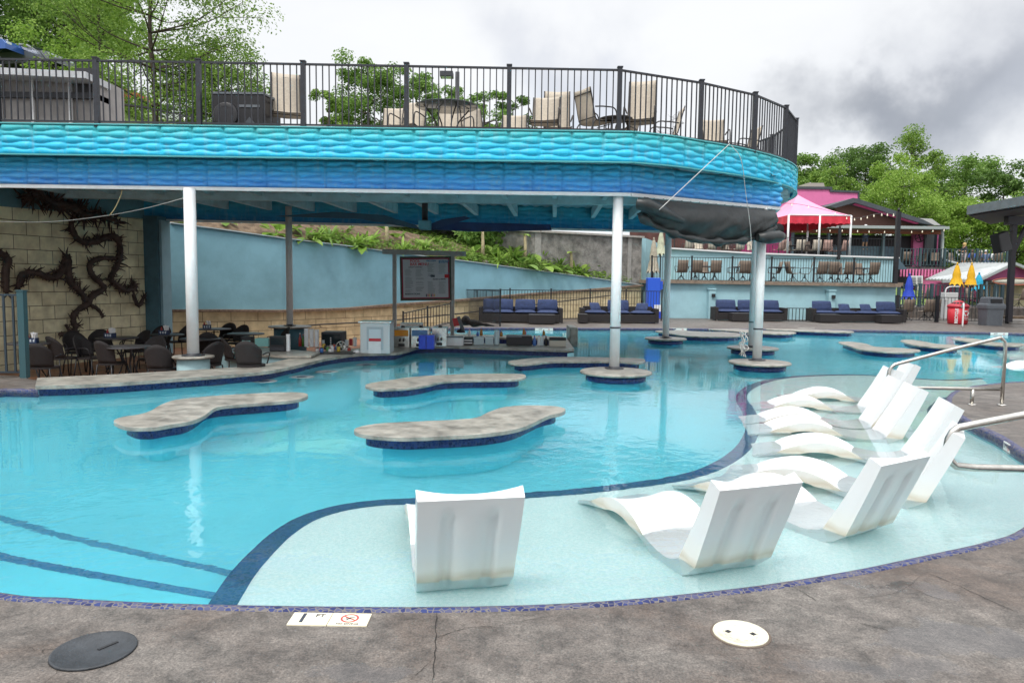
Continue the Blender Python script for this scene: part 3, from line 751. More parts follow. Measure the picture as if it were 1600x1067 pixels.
bcr = [xy(P(880, 526, CT)), xy(P(660, 520.5, CT)), xy(P(655, 524, CT)), xy(P(870, 530, CT))]
MB().prism(bcr, CT-.05, CT).build('counter_top', M_gran, t, True)
bcr2 = [(x*.99, y) for x, y in bcr]
MB().prism(bcr2, -1.0, CT-.05).build('counter_base', M_tile, t, True)
t = thing('side_counter', 'short teal based counter with granite top crossing the bar well behind the wicker stool', 'bar counter', (-4.6, 15, SB))
sc_px = [(331, 545.5), (338, 549.5), (440, 556), (486, 556), (500, 550), (440, 545), (398, 541), (345, 543)]
sc = [xy(P(x, y, .13)) for x, y in sc_px]
o = MB().prism(sc, .09, .13).build('counter_top', M_gran, t, True)
cx = sum(p[0] for p in sc)/8; cy = sum(p[1] for p in sc)/8
MB().prism([(cx+(a-cx)*.93, cy+(b-cy)*.93) for a, b in sc], SB, .09).build('counter_base', mat('pale_teal_panel', (.26, .42, .46), .7, 0, .08, 4), t, True)
# ---- under-water stools
st_px = [(153, 616), (245, 609), (333, 605), (413, 600), (472, 593), (511, 585), (573, 573.5)]
proto = None
for i, (x, y) in enumerate(st_px):
    p = P(x, y, WZ-.06)
    lab = ['first submerged white ring stool, nearest the left fence', 'second submerged ring stool from the left along the bar', 'third submerged ring stool from the left, in front of the pedestal', 'submerged ring stool just behind the left granite island tip',
           'submerged ring stool where the counter bends away', 'submerged ring stool just past the bend of the counter', 'last submerged ring stool before the bottle-laden counter end'][i]
    if i == 0:
        proto = thing('pool_stool', lab, 'stool', (p.x, p.y, -1.2), 0, 'submerged stools along the bar counter')
        MB().lathe([(.10, 0), (.075, .2), (.075, 1.0), (.12, 1.02)], n=20).build('pedestal', mat('stool_concrete', (.35, .55, .6), .7), proto)
        MB().lathe([(.09, 1.035), (.10, 1.05), (.19, 1.06), (.215, 1.04), (.2, 1.02), (.05, 1.01)], n=28).build('seat_ring', M_white, proto)
        MB().lathe([(0, 1.03), (.09, 1.03), (.09, 1.036), (0, 1.036)], n=20).build('seat_centre', mat('stool_dark_centre', (.02, .06, .12), .6), proto)
    else: place(proto, (p.x, p.y, -1.2), 0, lab, False)

# ================================================================ in-pool loungers
def stain_plastic():
    m = M_slingf; N, L, b = nodes(m)
    tc = N.new('ShaderNodeTexCoord'); sx = N.new('ShaderNodeSeparateXYZ'); L.new(tc.outputs['Object'], sx.inputs[0])
    nz = N.new('ShaderNodeTexNoise'); nz.inputs['Scale'].default_value = 6; nz.inputs['Detail'].default_value = 5; L.new(tc.outputs['Object'], nz.inputs[0])
    a = N.new('ShaderNodeMath'); a.operation = 'MULTIPLY_ADD'; L.new(nz.outputs[0], a.inputs[0]); a.inputs[1].default_value = .10; L.new(sx.outputs[2], a.inputs[2])
    cr = N.new('ShaderNodeValToRGB'); L.new(a.outputs[0], cr.inputs[0]); e = cr.color_ramp.elements
    e[0].position = .30; e[0].color = (.72, .74, .75, 1); e[1].position = .52; e[1].color = (.75, .76, .77, 1)
    q = e.new(.345); q.color = (.60, .53, .43, 1); q = e.new(.40); q.color = (.76, .74, .70, 1); q = e.new(.315); q.color = (.70, .66, .58, 1)
    # only the skirt and the back face are stained, the seat is scrubbed clean
    L.new(cr.outputs[0], b.inputs['Base Color'])
    return m
M_stain = stain_plastic()
M_lounge = mat('white_lounger_top', (.76, .77, .78), .3, 0, .02, 4, .02, 25, coat=.1)
prof = [(-1.32, .07, -1.31, 0), (-1.2, .17, -1.19, .10), (-1.05, .275, -1.03, .20), (-.88, .345, -.87, .275), (-.7, .38, -.7, .305), (-.52, .36, -.53, .285), (-.36, .29, -.39, .21),
        (-.22, .19, -.27, .09), (-.1, .125, -.16, .0), (.02, .13, .04, .0), (.115, .205, .17, .0), (.205, .335, .275, .19), (.31, .50, .375, .41), (.405, .66, .465, .61), (.5, .83, .548, .808)]
pr = crom([Vector((a, b, 0)) for a, b, c, d in prof], 4); pb = crom([Vector((c, d, 0)) for a, b, c, d in prof], 4)
def lounger(label):
    t = thing('pool_lounger', label, 'lounger', (0, 0, LZ), 0, 'white plastic loungers on the shallow ledge')
    ws = [w*.92 for w in (-.30, -.296, -.26, -.20, -.165, -.155, -.095, -.085, 0, .085, .095, .155, .165, .20, .26, .296, .30)]
    n = len(pr)
    top, bot = [], []
    for i in range(n):
        k = i/(n-1); flare = 1.0 if k < .75 else 1+.06*(k-.75)*4
        tr_, br = [], []
        tn = (pr[min(i+1, n-1)]-pr[max(i-1, 0)]).normalized(); nn = Vector((-tn.y, tn.x, 0))
        for w in ws:
            e = abs(w)/.276
            lift = (.03+.02*max(0, k-.7)/.3)*e*e - .010
            a = pr[i]+nn*lift
            tr_.append((a.x, w*flare, a.y))
            g = .022 if (.082 < abs(w) < .147 and .74 < k < .96) else 0
            b = pb[i].lerp(pr[i], 0)
            br.append((b.x-g*.8, w*flare*.985, b.y+g*.5))
        top.append(tr_); bot.append(br)
    MB().grid([r[::-1] for r in top][::1], True).build('seat_shell', M_lounge, t)
    m = MB(); m.grid(bot, True)
    L_ = [[top[i][0], bot[i][0]] for i in range(n)]; R_ = [[bot[i][-1], top[i][-1]] for i in range(n)]
    m.grid([r[::-1] for r in L_][::-1], False); m.grid(R_[::1], False)
    m.grid([[a for a in top[-1]], [b for b in bot[-1]]], False); m.grid([[a for a in bot[0]], [b for b in top[0]]], False)
    m.build('underside_shell', M_stain, t)
    return t
LG = [  # head centre x, y, heading (deg)
    (-.217, 4.02, -79, 'white lounger seen square from behind, alone at the front left of the ledge'),
    (1.50, 4.35, -70, 'white lounger second from the front, its tall back leaning toward the camera'),
    (2.73, 5.04, -58, 'white lounger behind the second one, turned three-quarter with its back to the near deck'),
    (3.74, 6.05, -30, 'white lounger whose back rises inside the loop of the near handrail'),
    (4.50, 7.43, -17, 'white lounger with its back top against the peninsula tile edge'),
    (4.81, 8.65, -12, 'white lounger fourth from the far end, with the broad back just below the far handrail'),
    (4.95, 9.31, -11, 'white lounger third from the far end, its back crossing the far handrail end'),
    (5.47, 10.46, -10, 'white lounger second from the far end, its back half hidden by another'),
    (6.17, 11.27, -12, 'farthest white lounger on the ledge, its back against the deep water')]
pl = lounger('x')
for i, (hx, hy, an, lab) in enumerate(LG):
    a = math.radians(an); hx *= .957; hy *= .957; x = hx-math.cos(a)*.52; y = hy-math.sin(a)*.52
    place(pl, (x, y, LZ), a, lab, i == 0)
c_ = P(1596, 574, -.1)
place(pl, (c_.x+.8, c_.y, -.37), 0.1, 'white lounger cut off by the right frame edge on the small far ledge', False)
# ================================================================ handrails, lids and markers of the near deck
def handrail(label, px, zt, feet, r=.024):
    t = thing('handrail', label, 'handrail', (0, 0, 0), 0, 'stainless steel pool handrails')
    return t
M_rail = mat('brushed_rail', (.56, .54, .50), .26, 1, .12, 14, .06, 300)
# far rail: posts on the peninsula, loop reaching out over the ledge
def rail(label, base, dirv, ext, h_top, h_low, slope, post_gap=.42, r=.024):
    t = thing('handrail', label, 'handrail', (base.x, base.y, 0), math.atan2(dirv[1], dirv[0]), 'stainless steel pool handrails')
    # local +x points out over the water
    P_ = [(0, 0, 0), (0, 0, h_top-.16), (.015, 0, h_top-.06), (.07, 0, h_top-.005), (.16, 0, h_top-.005-.09*slope)]
    xe = ext; z_end = h_top-(xe-.1)*slope; zl = h_low; rr_ = (z_end-zl)/2
    P_ += [(xe*.5, 0, h_top-(xe*.5-.1)*slope), (xe-.12, 0, h_top-(xe-.22)*slope)]
    for k in range(1, 8):
        a = PI/2-PI*k/8; P_.append((xe+math.cos(a)*rr_*.75, 0, zl+rr_+math.sin(a)*rr_))
    P_ += [(xe-.1, 0, zl), (xe*.5, 0, zl), (.03, 0, zl)]
    MB().tube(P_, r, 14).build('bent_tube', M_rail, t)
    MB().tube([(post_gap, 0, 0), (post_gap, 0, zl)], r, 14).build('support_post', M_rail, t)
    for x in (0, post_gap):
        MB().lathe([(.058, 0), (.058, .008), (.04, .016), (.026, .02)], c=(x, 0, 0), n=24).build('flange', M_rail, t)
    return t
b1 = P(1565, 633, 0); b2 = P(1404, 606, 0)
rail('curved steel handrail standing on the peninsula, the farther of the two', b1, (-1, .03), 1.42, .93, .22, .29, .40)
b3 = P(1788, 771, 0)
rail('curved steel handrail entering from the right frame edge, nearest the camera', b3, (-1, .03), 1.42, .80, .18, .22, .4, .030)
def plate(name, c, M, w, h): pass
# round lids
p = P(147, 1017, 0)
t = thing('valve_lid', 'dark grey round access lid with a slot in the left deck', 'access lid', (p.x, p.y, 0), math.radians(8))
o = MB().lathe([(0, .006), (.155, .006), (.158, .010), (.166, .010), (.168, .001)], n=56).build('lid_plate', mat('dark_lid', (.035, .04, .047), .55, .0, .25, 12, .3, 80), t)
MB().box((.045, .03, .0075), (.085, .014, .004), rz=math.radians(50)).build('lifting_slot', M_dark, t)
p = P(1157, 990, 0)
t = thing('skimmer_lid', 'round cream plastic skimmer lid in the right deck', 'access lid', (p.x, p.y, 0), math.radians(-12))
MB().lathe([(0, .006), (.105, .006), (.107, .009), (.122, .009), (.125, .001)], n=56).build('lid_plate', mat('cream_lid', (.68, .65, .52), .5, 0, .18, 14, .15, 60), t)
MB().lathe([(.126, .0012), (.134, .002), (.135, .0005)], n=56).build('lid_rim', mat('lid_joint', (.12, .09, .07), .8), t)
for s in (-1, 1): MB().box((s*.055, 0, .0065), (.022, .022, .003), rz=PI/4).build('finger_hole', M_dark, t)
m2 = MB()
for k in range(14): m2.box((.075*math.cos(k*PI/7), .075*math.sin(k*PI/7), .0065), (.016, .003, .002), rz=k*PI/7+PI/2)
m2.build('embossed_ring', mat('lid_emboss', (.45, .42, .33), .6), t)
# depth marker
M_sign = mat('depth_marker_tile', (.78, .72, .56), .4, 0, .10, 12)
M_ink = mat('depth_marker_ink', (.035, .04, .06), .6); M_red = mat('depth_marker_red', (.55, .06, .06), .6)
a = P(447, 977, 0); b = P(566, 979, 0); d = P(464, 957, 0)
ux = (b-a); Wm = ux.length; ux.normalize(); uy = Vector((-ux.y, ux.x, 0))
Hm = abs((d-a).dot(uy)); Hm = .125; Wm = .375
t = thing('depth_marker', 'cream tile marker reading 1 FT and NO DIVING on the near pool deck', 'pool sign', (a.x, a.y, .0), math.atan2(ux.y, ux.x))
for k in range(2):
    o = MB().box(((k+.5)*Wm/2, Hm/2, .003), (Wm/2-.004, Hm, .006)).build('marker_tile', M_sign, t)
T = Matrix.Translation
loc = lambda x, y, z=.0066: T((a.x, a.y, 0)) @ Matrix.Rotation(math.atan2(ux.y, ux.x), 4, 'Z') @ T((x, y, z))
text_mesh('numeral', '1', .13, M_ink, loc(.058, Hm*.52), t, .0003, bold=.0018)
text_mesh('unit_letters', 'FT', .042, M_ink, loc(.135, Hm*.76), t, .0003, bold=.001)
text_mesh('warning_letters', 'NO DIVING', .020, M_ink, loc(Wm*.745, Hm*.12), t, .0003, bold=.0006)
def nodive(cx, cy, r, M, par):
    m = MB(); n = 32
    vs = [((r if k % 2 else r*.78)*math.cos(2*PI*(k//2)/n)+cx, (r if k % 2 else r*.78)*math.sin(2*PI*(k//2)/n)+cy, 0) for k in range(2*n)]
    m.add(vs, [(2*i, 2*i+1, (2*i+3) % (2*n), (2*i+2) % (2*n)) for i in range(n)])
    for v in [0]: m.box((cx, cy, 0), (2*r*.95, r*.16, .0004), rz=math.radians(-35))
    o = m.build('prohibition_ring', M_red, None); o.data.transform(M); o.parent = par; o.matrix_parent_inverse = mw(par).inverted()
    f = MB(); f.bar((cx-.3*r, cy-.45*r, 0), (cx+.1*r, cy+.2*r, 0), r*.16, .0004); f.bar((cx+.1*r, cy+.2*r, 0), (cx+.5*r, cy+.25*r, 0), r*.12, .0004); f.bar((cx-.1*r, cy-.1*r, 0), (cx+.4*r, cy-.15*r, 0), r*.12, .0004)
    f.box((cx-.33*r, cy+.05*r, 0), (r*.2, r*.2, .0004))
    o = f.build('diver_symbol', M_ink, None); o.data.transform(M); o.parent = par; o.matrix_parent_inverse = mw(par).inverted()
nodive(Wm*.745, Hm*.58, .043, loc(0, 0, .0068), t)
# marker tile on the peninsula's water side, and smaller ones along the far coping
def small_marker(pos, rz, label, txt, w=.30, h=.15, vertical=True):
    t = thing('depth_marker', label, 'pool sign', pos, rz)
    R = Matrix.Rotation(PI/2, 4, 'X') if vertical else Matrix.Identity(4)
    B = T(pos) @ Matrix.Rotation(rz, 4, 'Z') @ R
    o = MB().box((0, 0, 0), (w, h, .006)).build('marker_tile', mat('white_marker_tile', (.75, .74, .70), .4), None); o.data.transform(B); o.parent = t; o.matrix_parent_inverse = mw(t).inverted()
    text_mesh('depth_letters', txt, h*.75, M_ink, B @ T((-w*.2, 0, .0036)), t, .0003, bold=.002)
    nodive(w*.27, 0, h*.36, B @ T((0, 0, .0042)), t)
pm = P(1576, 690, -.03)
e1_ = Vector(penin[1]); e0_ = Vector(penin[0]); dr = (e0_-e1_).normalized()
mp_ = e1_.lerp(e0_, .40)
small_marker((mp_.x-.03+.0, mp_.y-.03, -.045), math.atan2(dr.y, dr.x), 'small white depth tile reading 1 FT on the tiled edge of the peninsula', '1FT', .20, .09)
for px, lab, txt in [(850, 'small depth tile on the far coping in front of the left blue sofa', '3 FT'), (1059, 'small depth tile on the far coping beside the farthest column', '3 FT'), (1259, 'small depth tile on the far coping below the corner sofas', '4 FT'), (1560, 'small depth tile on the far coping near the grey waste bin', '4 FT')]:
    yy = 513 if px < 1300 else 520
    p = P(px, yy, 0); small_marker((p.x, p.y-.05, -.035), 0, lab, txt, .62, .09)
# expansion joint and large cracks in the near deck
M_crack = mat('crack_shadow', (.02, .018, .016), .9)
def crack(pts, w):
    r = random.Random(len(pts)); P_ = crom([P(x, y, 0) for x, y in pts], 6)
    L_, R_ = [], []
    for i, p in enumerate(P_):
        tt = (P_[min(i+1, len(P_)-1)]-P_[max(i-1, 0)]).normalized(); n_ = Vector((-tt.y, tt.x, 0)); ww = w*.8*(.3+r.random())*min(1, (min(i, len(P_)-1-i)+.3)/3)
        j = n_*(r.random()-.5)*w*2.5
        L_.append(p+j+n_*ww+Vector((0, 0, .003))); R_.append(p+j-n_*ww+Vector((0, 0, .003)))
    return L_, R_
cm = MB()
for pts, w in [([(683, 952), (681, 985), (680, 1020), (676, 1067)], .003), ([(1247, 921), (1262, 930), (1278, 941)], .002), ([(1278, 940), (1330, 935), (1400, 926), (1445, 894)], .0008), ([(1445, 893), (1490, 912), (1540, 935), (1590, 957)], .0025),
               ([(1320, 966), (1360, 978), (1400, 988)], .002), ([(1420, 915), (1450, 930), (1500, 945)], .0016), ([(683, 997), (700, 990), (722, 983), (745, 980), (780, 978)], .002), ([(1560, 898), (1600, 893)], .0015),
               ([(780, 978), (830, 968), (880, 960)], .001), ([(640, 1062), (655, 1050), (676, 1030)], .0012), ([(5, 965), (40, 957), (70, 950)], .0015)]:
    a_, b_ = crack(pts, w); cm.grid([a_, b_], False)
tag(cm.build('deck_crack', M_crack), kind='stuff')
# ================================================================ railings and fences
def fence(name, label, pts, z0, h, cat='fence', group=None, gap=.105, post=.055, rail=.035, bal=.016, mtl=M_black, posts=None, cap=True, low=.09, top_over=.06, mpost=None):
    """pts: post positions (x, y[, z]); each bay becomes one panel, each post its own part"""
    P3 = [Vector((p[0], p[1], p[2] if len(p) > 2 else z0)) for p in pts]
    t = thing(name, label, cat, tuple(P3[0]), 0, group)
    for i, p in enumerate(P3):
        m = MB(); m.box(p+Vector((0, 0, (h+top_over)/2)), (post, post, h+top_over))
        if cap: m.box(p+Vector((0, 0, h+top_over+.008)), (post+.02, post+.02, .02))
        m.build('post', mpost or mtl, t, True)
    for i in range(1, len(P3)):
        a, b = P3[i-1], P3[i]; d = (b-a); l = Vector((d.x, d.y)).length
        if l < .2: continue
        m = MB(); up = Vector((0, 0, 1))
        m.bar(a+up*h, b+up*h, rail, .03); m.bar(a+up*low, b+up*low, rail*.8, .025)
        n = max(2, round(l/gap)); ang = math.atan2(d.y, d.x)
        for k in range(1, n):
            p = a.lerp(b, k/n); m.box(p+up*((h+low)/2), (bal, bal, h-low), rz=ang)
        m.build('railing_panel', mtl, t, True)
    return t
ZD = 4.12
rp = [PD(0, 100, 12.5), ]
rail_px = [(-160, 12.4), (2, 12.42), (155, 12.44), (313, 12.46), (474, 12.5), (633, 12.54), (791, 12.58), (961, 12.62), (1087, 13.35), (1170, 14.15), (1218, 15.15), (1234, 16.3)]
rpts = [(PX(x, d), d+.12, ZD-.03) for x, d in rail_px] + [(6.25, 18.2, ZD-.03), (5.9, 20.0, ZD-.03), (4.6, 21.9, ZD-.03)]
M_rl = mat('railing_bronze_black', (.022, .024, .032), .45, 0, .2, 15)
fence('deck_railing', 'dark metal railing with thin balusters round the edge of the raised deck', rpts, ZD, 1.08, 'railing', None, .108, .075, .045, .018, M_rl, top_over=.04)
rr = [(x, -(x+0)*0+19.9+(x+10)*.148, ZD-.05) for x in (-11, -9, -7, -5, -3, -1, 1, 3, 4.4)]
# fence left of the bar counter
fence('bar_fence', 'black fence section with a teal post cap at the left frame edge', [(-10.4, 11.2, 0), (-9.0, 11.35, 0), (-7.66, 11.5, 0)], 0, 1.3, gap=.13, bal=.028, post=.10, mtl=mat('dark_blue_fence', (.02, .035, .05), .5), mpost=mat('teal_post', (.03, .085, .10), .55))
# lounge fence behind the bar
fence('lounge_fence', 'black metal fence enclosing the blue sofas behind the bar', [(PX(781, 26.2), 26.2), (PX(726, 29.6), 29.6), (PX(796, 29.9), 29.9), (PX(860, 30.3), 30.3), (PX(921, 30.8), 30.8), (PX(977, 31.3), 31.3), (PX(1033, 31.6), 31.6)], 0, 1.26, gap=.12)
# ================================================================ block walls
def blocks(name, c1, c2, mortar, bw=.62, bh=.31, rough=.85, mw_=.008):
    m = mat(name, c1, rough); N, L, b = nodes(m)
    uv = N.new('ShaderNodeUVMap'); uv.uv_map = 'UVMap'
    br = N.new('ShaderNodeTexBrick'); L.new(uv.outputs[0], br.inputs[0]); br.inputs['Scale'].default_value = 1
    br.inputs['Color1'].default_value = (*c1, 1); br.inputs['Color2'].default_value = (*c2, 1); br.inputs['Mortar'].default_value = (*mortar, 1)
    br.inputs['Brick Width'].default_value = bw; br.inputs['Row Height'].default_value = bh; br.inputs['Mortar Size'].default_value = mw_
    br.inputs['Mortar Smooth'].default_value = .2; br.offset = .5
    tc = N.new('ShaderNodeTexCoord'); nz = N.new('ShaderNodeTexNoise'); nz.inputs['Scale'].default_value = 4; nz.inputs['Detail'].default_value = 8; L.new(tc.outputs['Object'], nz.inputs[0])
    cr = N.new('ShaderNodeValToRGB'); L.new(nz.outputs[0], cr.inputs[0]); cr.color_ramp.elements[0].position = .3; cr.color_ramp.elements[0].color = (.72, .7, .66, 1); cr.color_ramp.elements[1].position = .7; cr.color_ramp.elements[1].color = (1.15, 1.15, 1.12, 1)
    mx = N.new('ShaderNodeMix'); mx.data_type = 'RGBA'; mx.blend_type = 'MULTIPLY'; mx.inputs[0].default_value = 1; L.new(br.outputs[0], mx.inputs[6]); L.new(cr.outputs[0], mx.inputs[7])
    L.new(mx.outputs[2], b.inputs['Base Color'])
    ad = N.new('ShaderNodeMath'); ad.operation = 'MULTIPLY_ADD'; L.new(nz.outputs[0], ad.inputs[0]); ad.inputs[1].default_value = .3
    sb = N.new('ShaderNodeMath'); sb.operation = 'SUBTRACT'; sb.inputs[0].default_value = 1; L.new(br.outputs[1], sb.inputs[1]); L.new(sb.outputs[0], ad.inputs[2])
    bp = N.new('ShaderNodeBump'); bp.inputs['Strength'].default_value = .7; bp.inputs['Distance'].default_value = .012; L.new(ad.outputs[0], bp.inputs['Height']); L.new(bp.outputs[0], b.inputs['Normal'])
    return m
M_block = blocks('cream_block_wall', (.82, .77, .55), (.75, .70, .49), (.16, .13, .09))
M_block2 = blocks('tan_block_wall', (.72, .60, .38), (.62, .51, .31), (.18, .12, .08), .80, .30)
def wall_strip(pts, thick, name, m, parent, capz=None):
    """pts: (x, y, zbottom, ztop); front face towards the camera with UVs in metres"""
    me = bpy.data.meshes.new(name); v = []; f = []; uvs = []; s = 0
    for i in range(1, len(pts)):
        a, b = pts[i-1], pts[i]; l = math.hypot(b[0]-a[0], b[1]-a[1]); t = Vector((b[0]-a[0], b[1]-a[1], 0)).normalized(); nrm = Vector((t.y, -t.x, 0))
        back = -nrm*thick; k = len(v)
        for p in ((a[0], a[1], a[2]), (b[0], b[1], b[2]), (b[0], b[1], b[3]), (a[0], a[1], a[3])): v.append(Vector(p))
        for p in ((a[0], a[1], a[2]), (b[0], b[1], b[2]), (b[0], b[1], b[3]), (a[0], a[1], a[3])): v.append(Vector(p)+back)
        f += [(k, k+1, k+2, k+3), (k+5, k+4, k+7, k+6), (k+3, k+2, k+6, k+7), (k+1, k+5, k+6, k+2), (k+4, k, k+3, k+7)]
        q = [(s, a[2]), (s+l, b[2]), (s+l, b[3]), (s, a[3])]
        uvs += q + [q[1], q[0], q[3], q[2]] + [q[3], q[2], (s+l, b[3]+thick), (s, a[3]+thick)] + [(0, b[2]), (thick, b[2]), (thick, b[3]), (0, b[3])] + [(thick, a[2]), (0, a[2]), (0, a[3]), (thick, a[3])]
        s += l
    me.from_pydata(v, [], f); uvl = me.uv_layers.new(name='UVMap')
    for i, u in enumerate(uvs): uvl.data[i].uv = u
    me.materials.append(m); o = bpy.data.objects.new(name, me); C.objects.link(o)
    if parent: o.parent = parent; o.matrix_parent_inverse = mw(parent).inverted()
    return o
LW = [(-12.9, 8.2), (-12.2, 11.2), (-10.85, 15.7), (-9.66, 19.45)]
t = thing('block_wall', 'cream block wall with pale joints behind the dragon-like root sculpture', 'wall', (-11, 15.7, SB))
wall_strip([(x, y, SB, 2.92+.2*(i/3)) for i, (x, y) in enumerate(LW)], .3, 'block_courses', M_block, t)
wall_strip([(x-.0, y, 2.92+.2*(i/3)+.002, 3.72) for i, (x, y) in enumerate(LW)], .25, 'upper_band', M_teal, t)
t = thing('teal_pier', 'wide dark and pale teal corner pier at the right end of the block wall', 'pillar', (-9.8, 19.5, SB))
a = PD(229, 400, 19.4); b = PD(247, 400, 19.4); c = PD(262, 400, 19.8)
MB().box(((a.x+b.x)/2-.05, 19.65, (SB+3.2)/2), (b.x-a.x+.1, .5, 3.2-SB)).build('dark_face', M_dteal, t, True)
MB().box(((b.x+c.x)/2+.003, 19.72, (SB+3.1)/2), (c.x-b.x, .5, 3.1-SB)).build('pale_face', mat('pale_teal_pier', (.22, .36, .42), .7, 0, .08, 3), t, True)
# blue retaining wall with its stone footing that climbs beside the ramp
BWt = [(21.4, 262, 349), (22.2, 340, 359), (23.3, 440, 373), (25.2, 540, 385), (27.2, 620, 396), (29.2, 720, 408), (31.5, 820, 421), (34, 920, 434), (35.8, 1002, 446)]
BWb = [487, 487, 487.5, 484, 477, 470, 461, 454, 447]
bw = []; stn = []
for (d, x, y), yb in zip(BWt, BWb):
    top = PD(x, y, d); bot = PD(x, yb, d-.25)
    bw.append((top.x, d, min(bot.z, top.z)-.3, top.z)); stn.append((bot.x, d-.25, SB-.2 if x < 720 else -.02, bot.z))
t = thing('retaining_wall', 'smooth blue stucco retaining wall whose top slopes down to the right', 'wall', (-5, 25, 0))
wall_strip(bw, .3, 'stucco_face', M_bluewall, t)
cpm = MB()
for i in range(1, len(bw)): cpm.bar((bw[i-1][0], bw[i-1][1]+.12, bw[i-1][3]+.015), (bw[i][0], bw[i][1]+.12, bw[i][3]+.015), .34, .03)
cpm.build('wall_cap', mat('pale_wall_cap', (.42, .50, .52), .8), t, True)
t = thing('stone_footing_wall', 'low tan stone block wall with rough brown cap running below the blue wall', 'wall', (-5, 24.5, SB))
stn[0] = (-10.6, stn[0][1]-.1, SB-.2, stn[0][3])
wall_strip(stn, .24, 'block_courses', M_block2, t)
cpm = MB()
for i in range(1, len(stn)): cpm.bar((stn[i-1][0], stn[i-1][1]+.08, stn[i-1][3]+.03), (stn[i][0], stn[i][1]+.08, stn[i][3]+.03), .36, .07)
cpm.build('stone_cap', mat('rough_brown_cap', (.20, .14, .10), .9, 0, .4, 12, .8, 30), t, True)
# ramp handrail on the stone wall and its balustrade
t = thing('ramp_handrail', 'thin black handrail climbing along the tan stone wall', 'handrail', (-5, 24, 0))
hr = [PD(505, 512, 23.5), PD(440, 516, 23.0)]
pts_ = [PD(438, 512, 22.6), PD(500, 507, 23.6), PD(600, 502, 25.6), PD(700, 492, 27.8), PD(820, 478, 30.4), PD(960, 461, 33.4)]
MB().tube(pts_, .022, 8).build('rail_tube', M_black, t, True)
for p in pts_[1:-1]: MB().tube([p, p+Vector((0, 0, -.08)), p+Vector((0, .25, -.1))], .012, 6).build('bracket', M_black, t, True)
rb = [(PD(630, 530, 25.0).x, 25.0, -.30), (PD(668, 530, 25.8).x, 25.8, -.14), (PD(704, 530, 26.6).x, 26.6, .0)]
fence('ramp_balustrade', 'short sloping black balustrade just behind the drink machines', rb, 0, .78, 'railing', gap=.13)
# ================================================================ garden slope, stucco wall
def terrain(name, pts, m, nx=60, amp=.08):
    """pts[row][col] control grid, bilinear refined with noise"""
    from mathutils import noise
    R, Cn = len(pts), len(pts[0]); g = []
    ny = 10
    for i in range((R-1)*ny+1):
        row = []
        a = min(i//ny, R-2); fa = i/ny-a
        for j in range((Cn-1)*ny+1):
            b = min(j//ny, Cn-2); fb = j/ny-b
            p = Vector(pts[a][b])*(1-fa)*(1-fb)+Vector(pts[a+1][b])*fa*(1-fb)+Vector(pts[a][b+1])*(1-fa)*fb+Vector(pts[a+1][b+1])*fa*fb
            p.z += noise.noise(p*.9)*amp
            row.append(tuple(p))
        g.append(row)
    return MB().grid(g, True).build(name, m)
M_soil = mat('mulch_soil', (.075, .048, .03), .95, 0, bump=.9, bscale=22, col2=(.20, .14, .09), vscale=5, detail=10)
M_grassy = mat('grassy_hill', (.09, .16, .03), .95, 0, bump=.8, bscale=10, col2=(.24, .32, .10), vscale=.9, detail=10)
front = [(x, y+.28, z-.06) for x, y, _, z in bw]
front = [(-16, 20.6, 3.6)] + front
back = []
for i, (x, y, z) in enumerate(front):
    k = i/(len(front)-1)
    back.append((x*1.02+ (1.0 if i < 9 else 0), y+4.5-2.3*k, z+1.25-.75*k))
tag(terrain('garden_slope', [front, [tuple((Vector(a)+Vector(b))/2+Vector((0, 0, .15))) for a, b in zip(front, back)], back], M_soil, amp=.1), kind='structure')
# grey stucco wall behind the plants
M_stucco = mat('grey_rough_stucco', (.115, .11, .10), .95, 0, bump=1.0, bscale=16, col2=(.30, .285, .26), vscale=3, detail=12)
t = thing('grey_stucco_wall', 'weathered grey stucco wall with pale streaks above the planted slope', 'wall', (2, 35, 1))
sw = [(PD(560, 380, 31.5).x, 31.5, 2.0, 4.0), (PD(842, 380, 33.2).x, 33.2, 1.3, PD(842, 363, 33.2).z), (PD(1003, 380, 36.0).x, 36.0, 1.0, PD(1003, 372, 36).z)]
wall_strip(sw, .3, 'stucco_face', M_stucco, t)
wall_strip([(PD(836, 380, 33).x, 33.13, 1.2, 4.0), (PD(846, 380, 33).x, 33.22, 1.2, 4.0)], .12, 'pale_pilaster', mat('pale_pilaster', (.30, .29, .27), .9, 0, .15, 8), t)
wall_strip([(PD(982, 380, 35.5).x, 35.55, 1.0, PD(985, 371, 35.5).z+.0), (PD(988, 380, 35.5).x, 35.65, 1.0, PD(985, 371, 35.5).z+.0)], .1, 'pale_pilaster', MATS['pale_pilaster'], t)
cpm = MB()
for i in range(1, len(sw)): cpm.bar((sw[i-1][0], sw[i-1][1]+.1, sw[i-1][3]+.04), (sw[i][0], sw[i][1]+.1, sw[i][3]+.04), .45, .09)
cpm.build('wall_cap', mat('grey_cap', (.36, .34, .31), .9, 0, .15, 6), t, True)
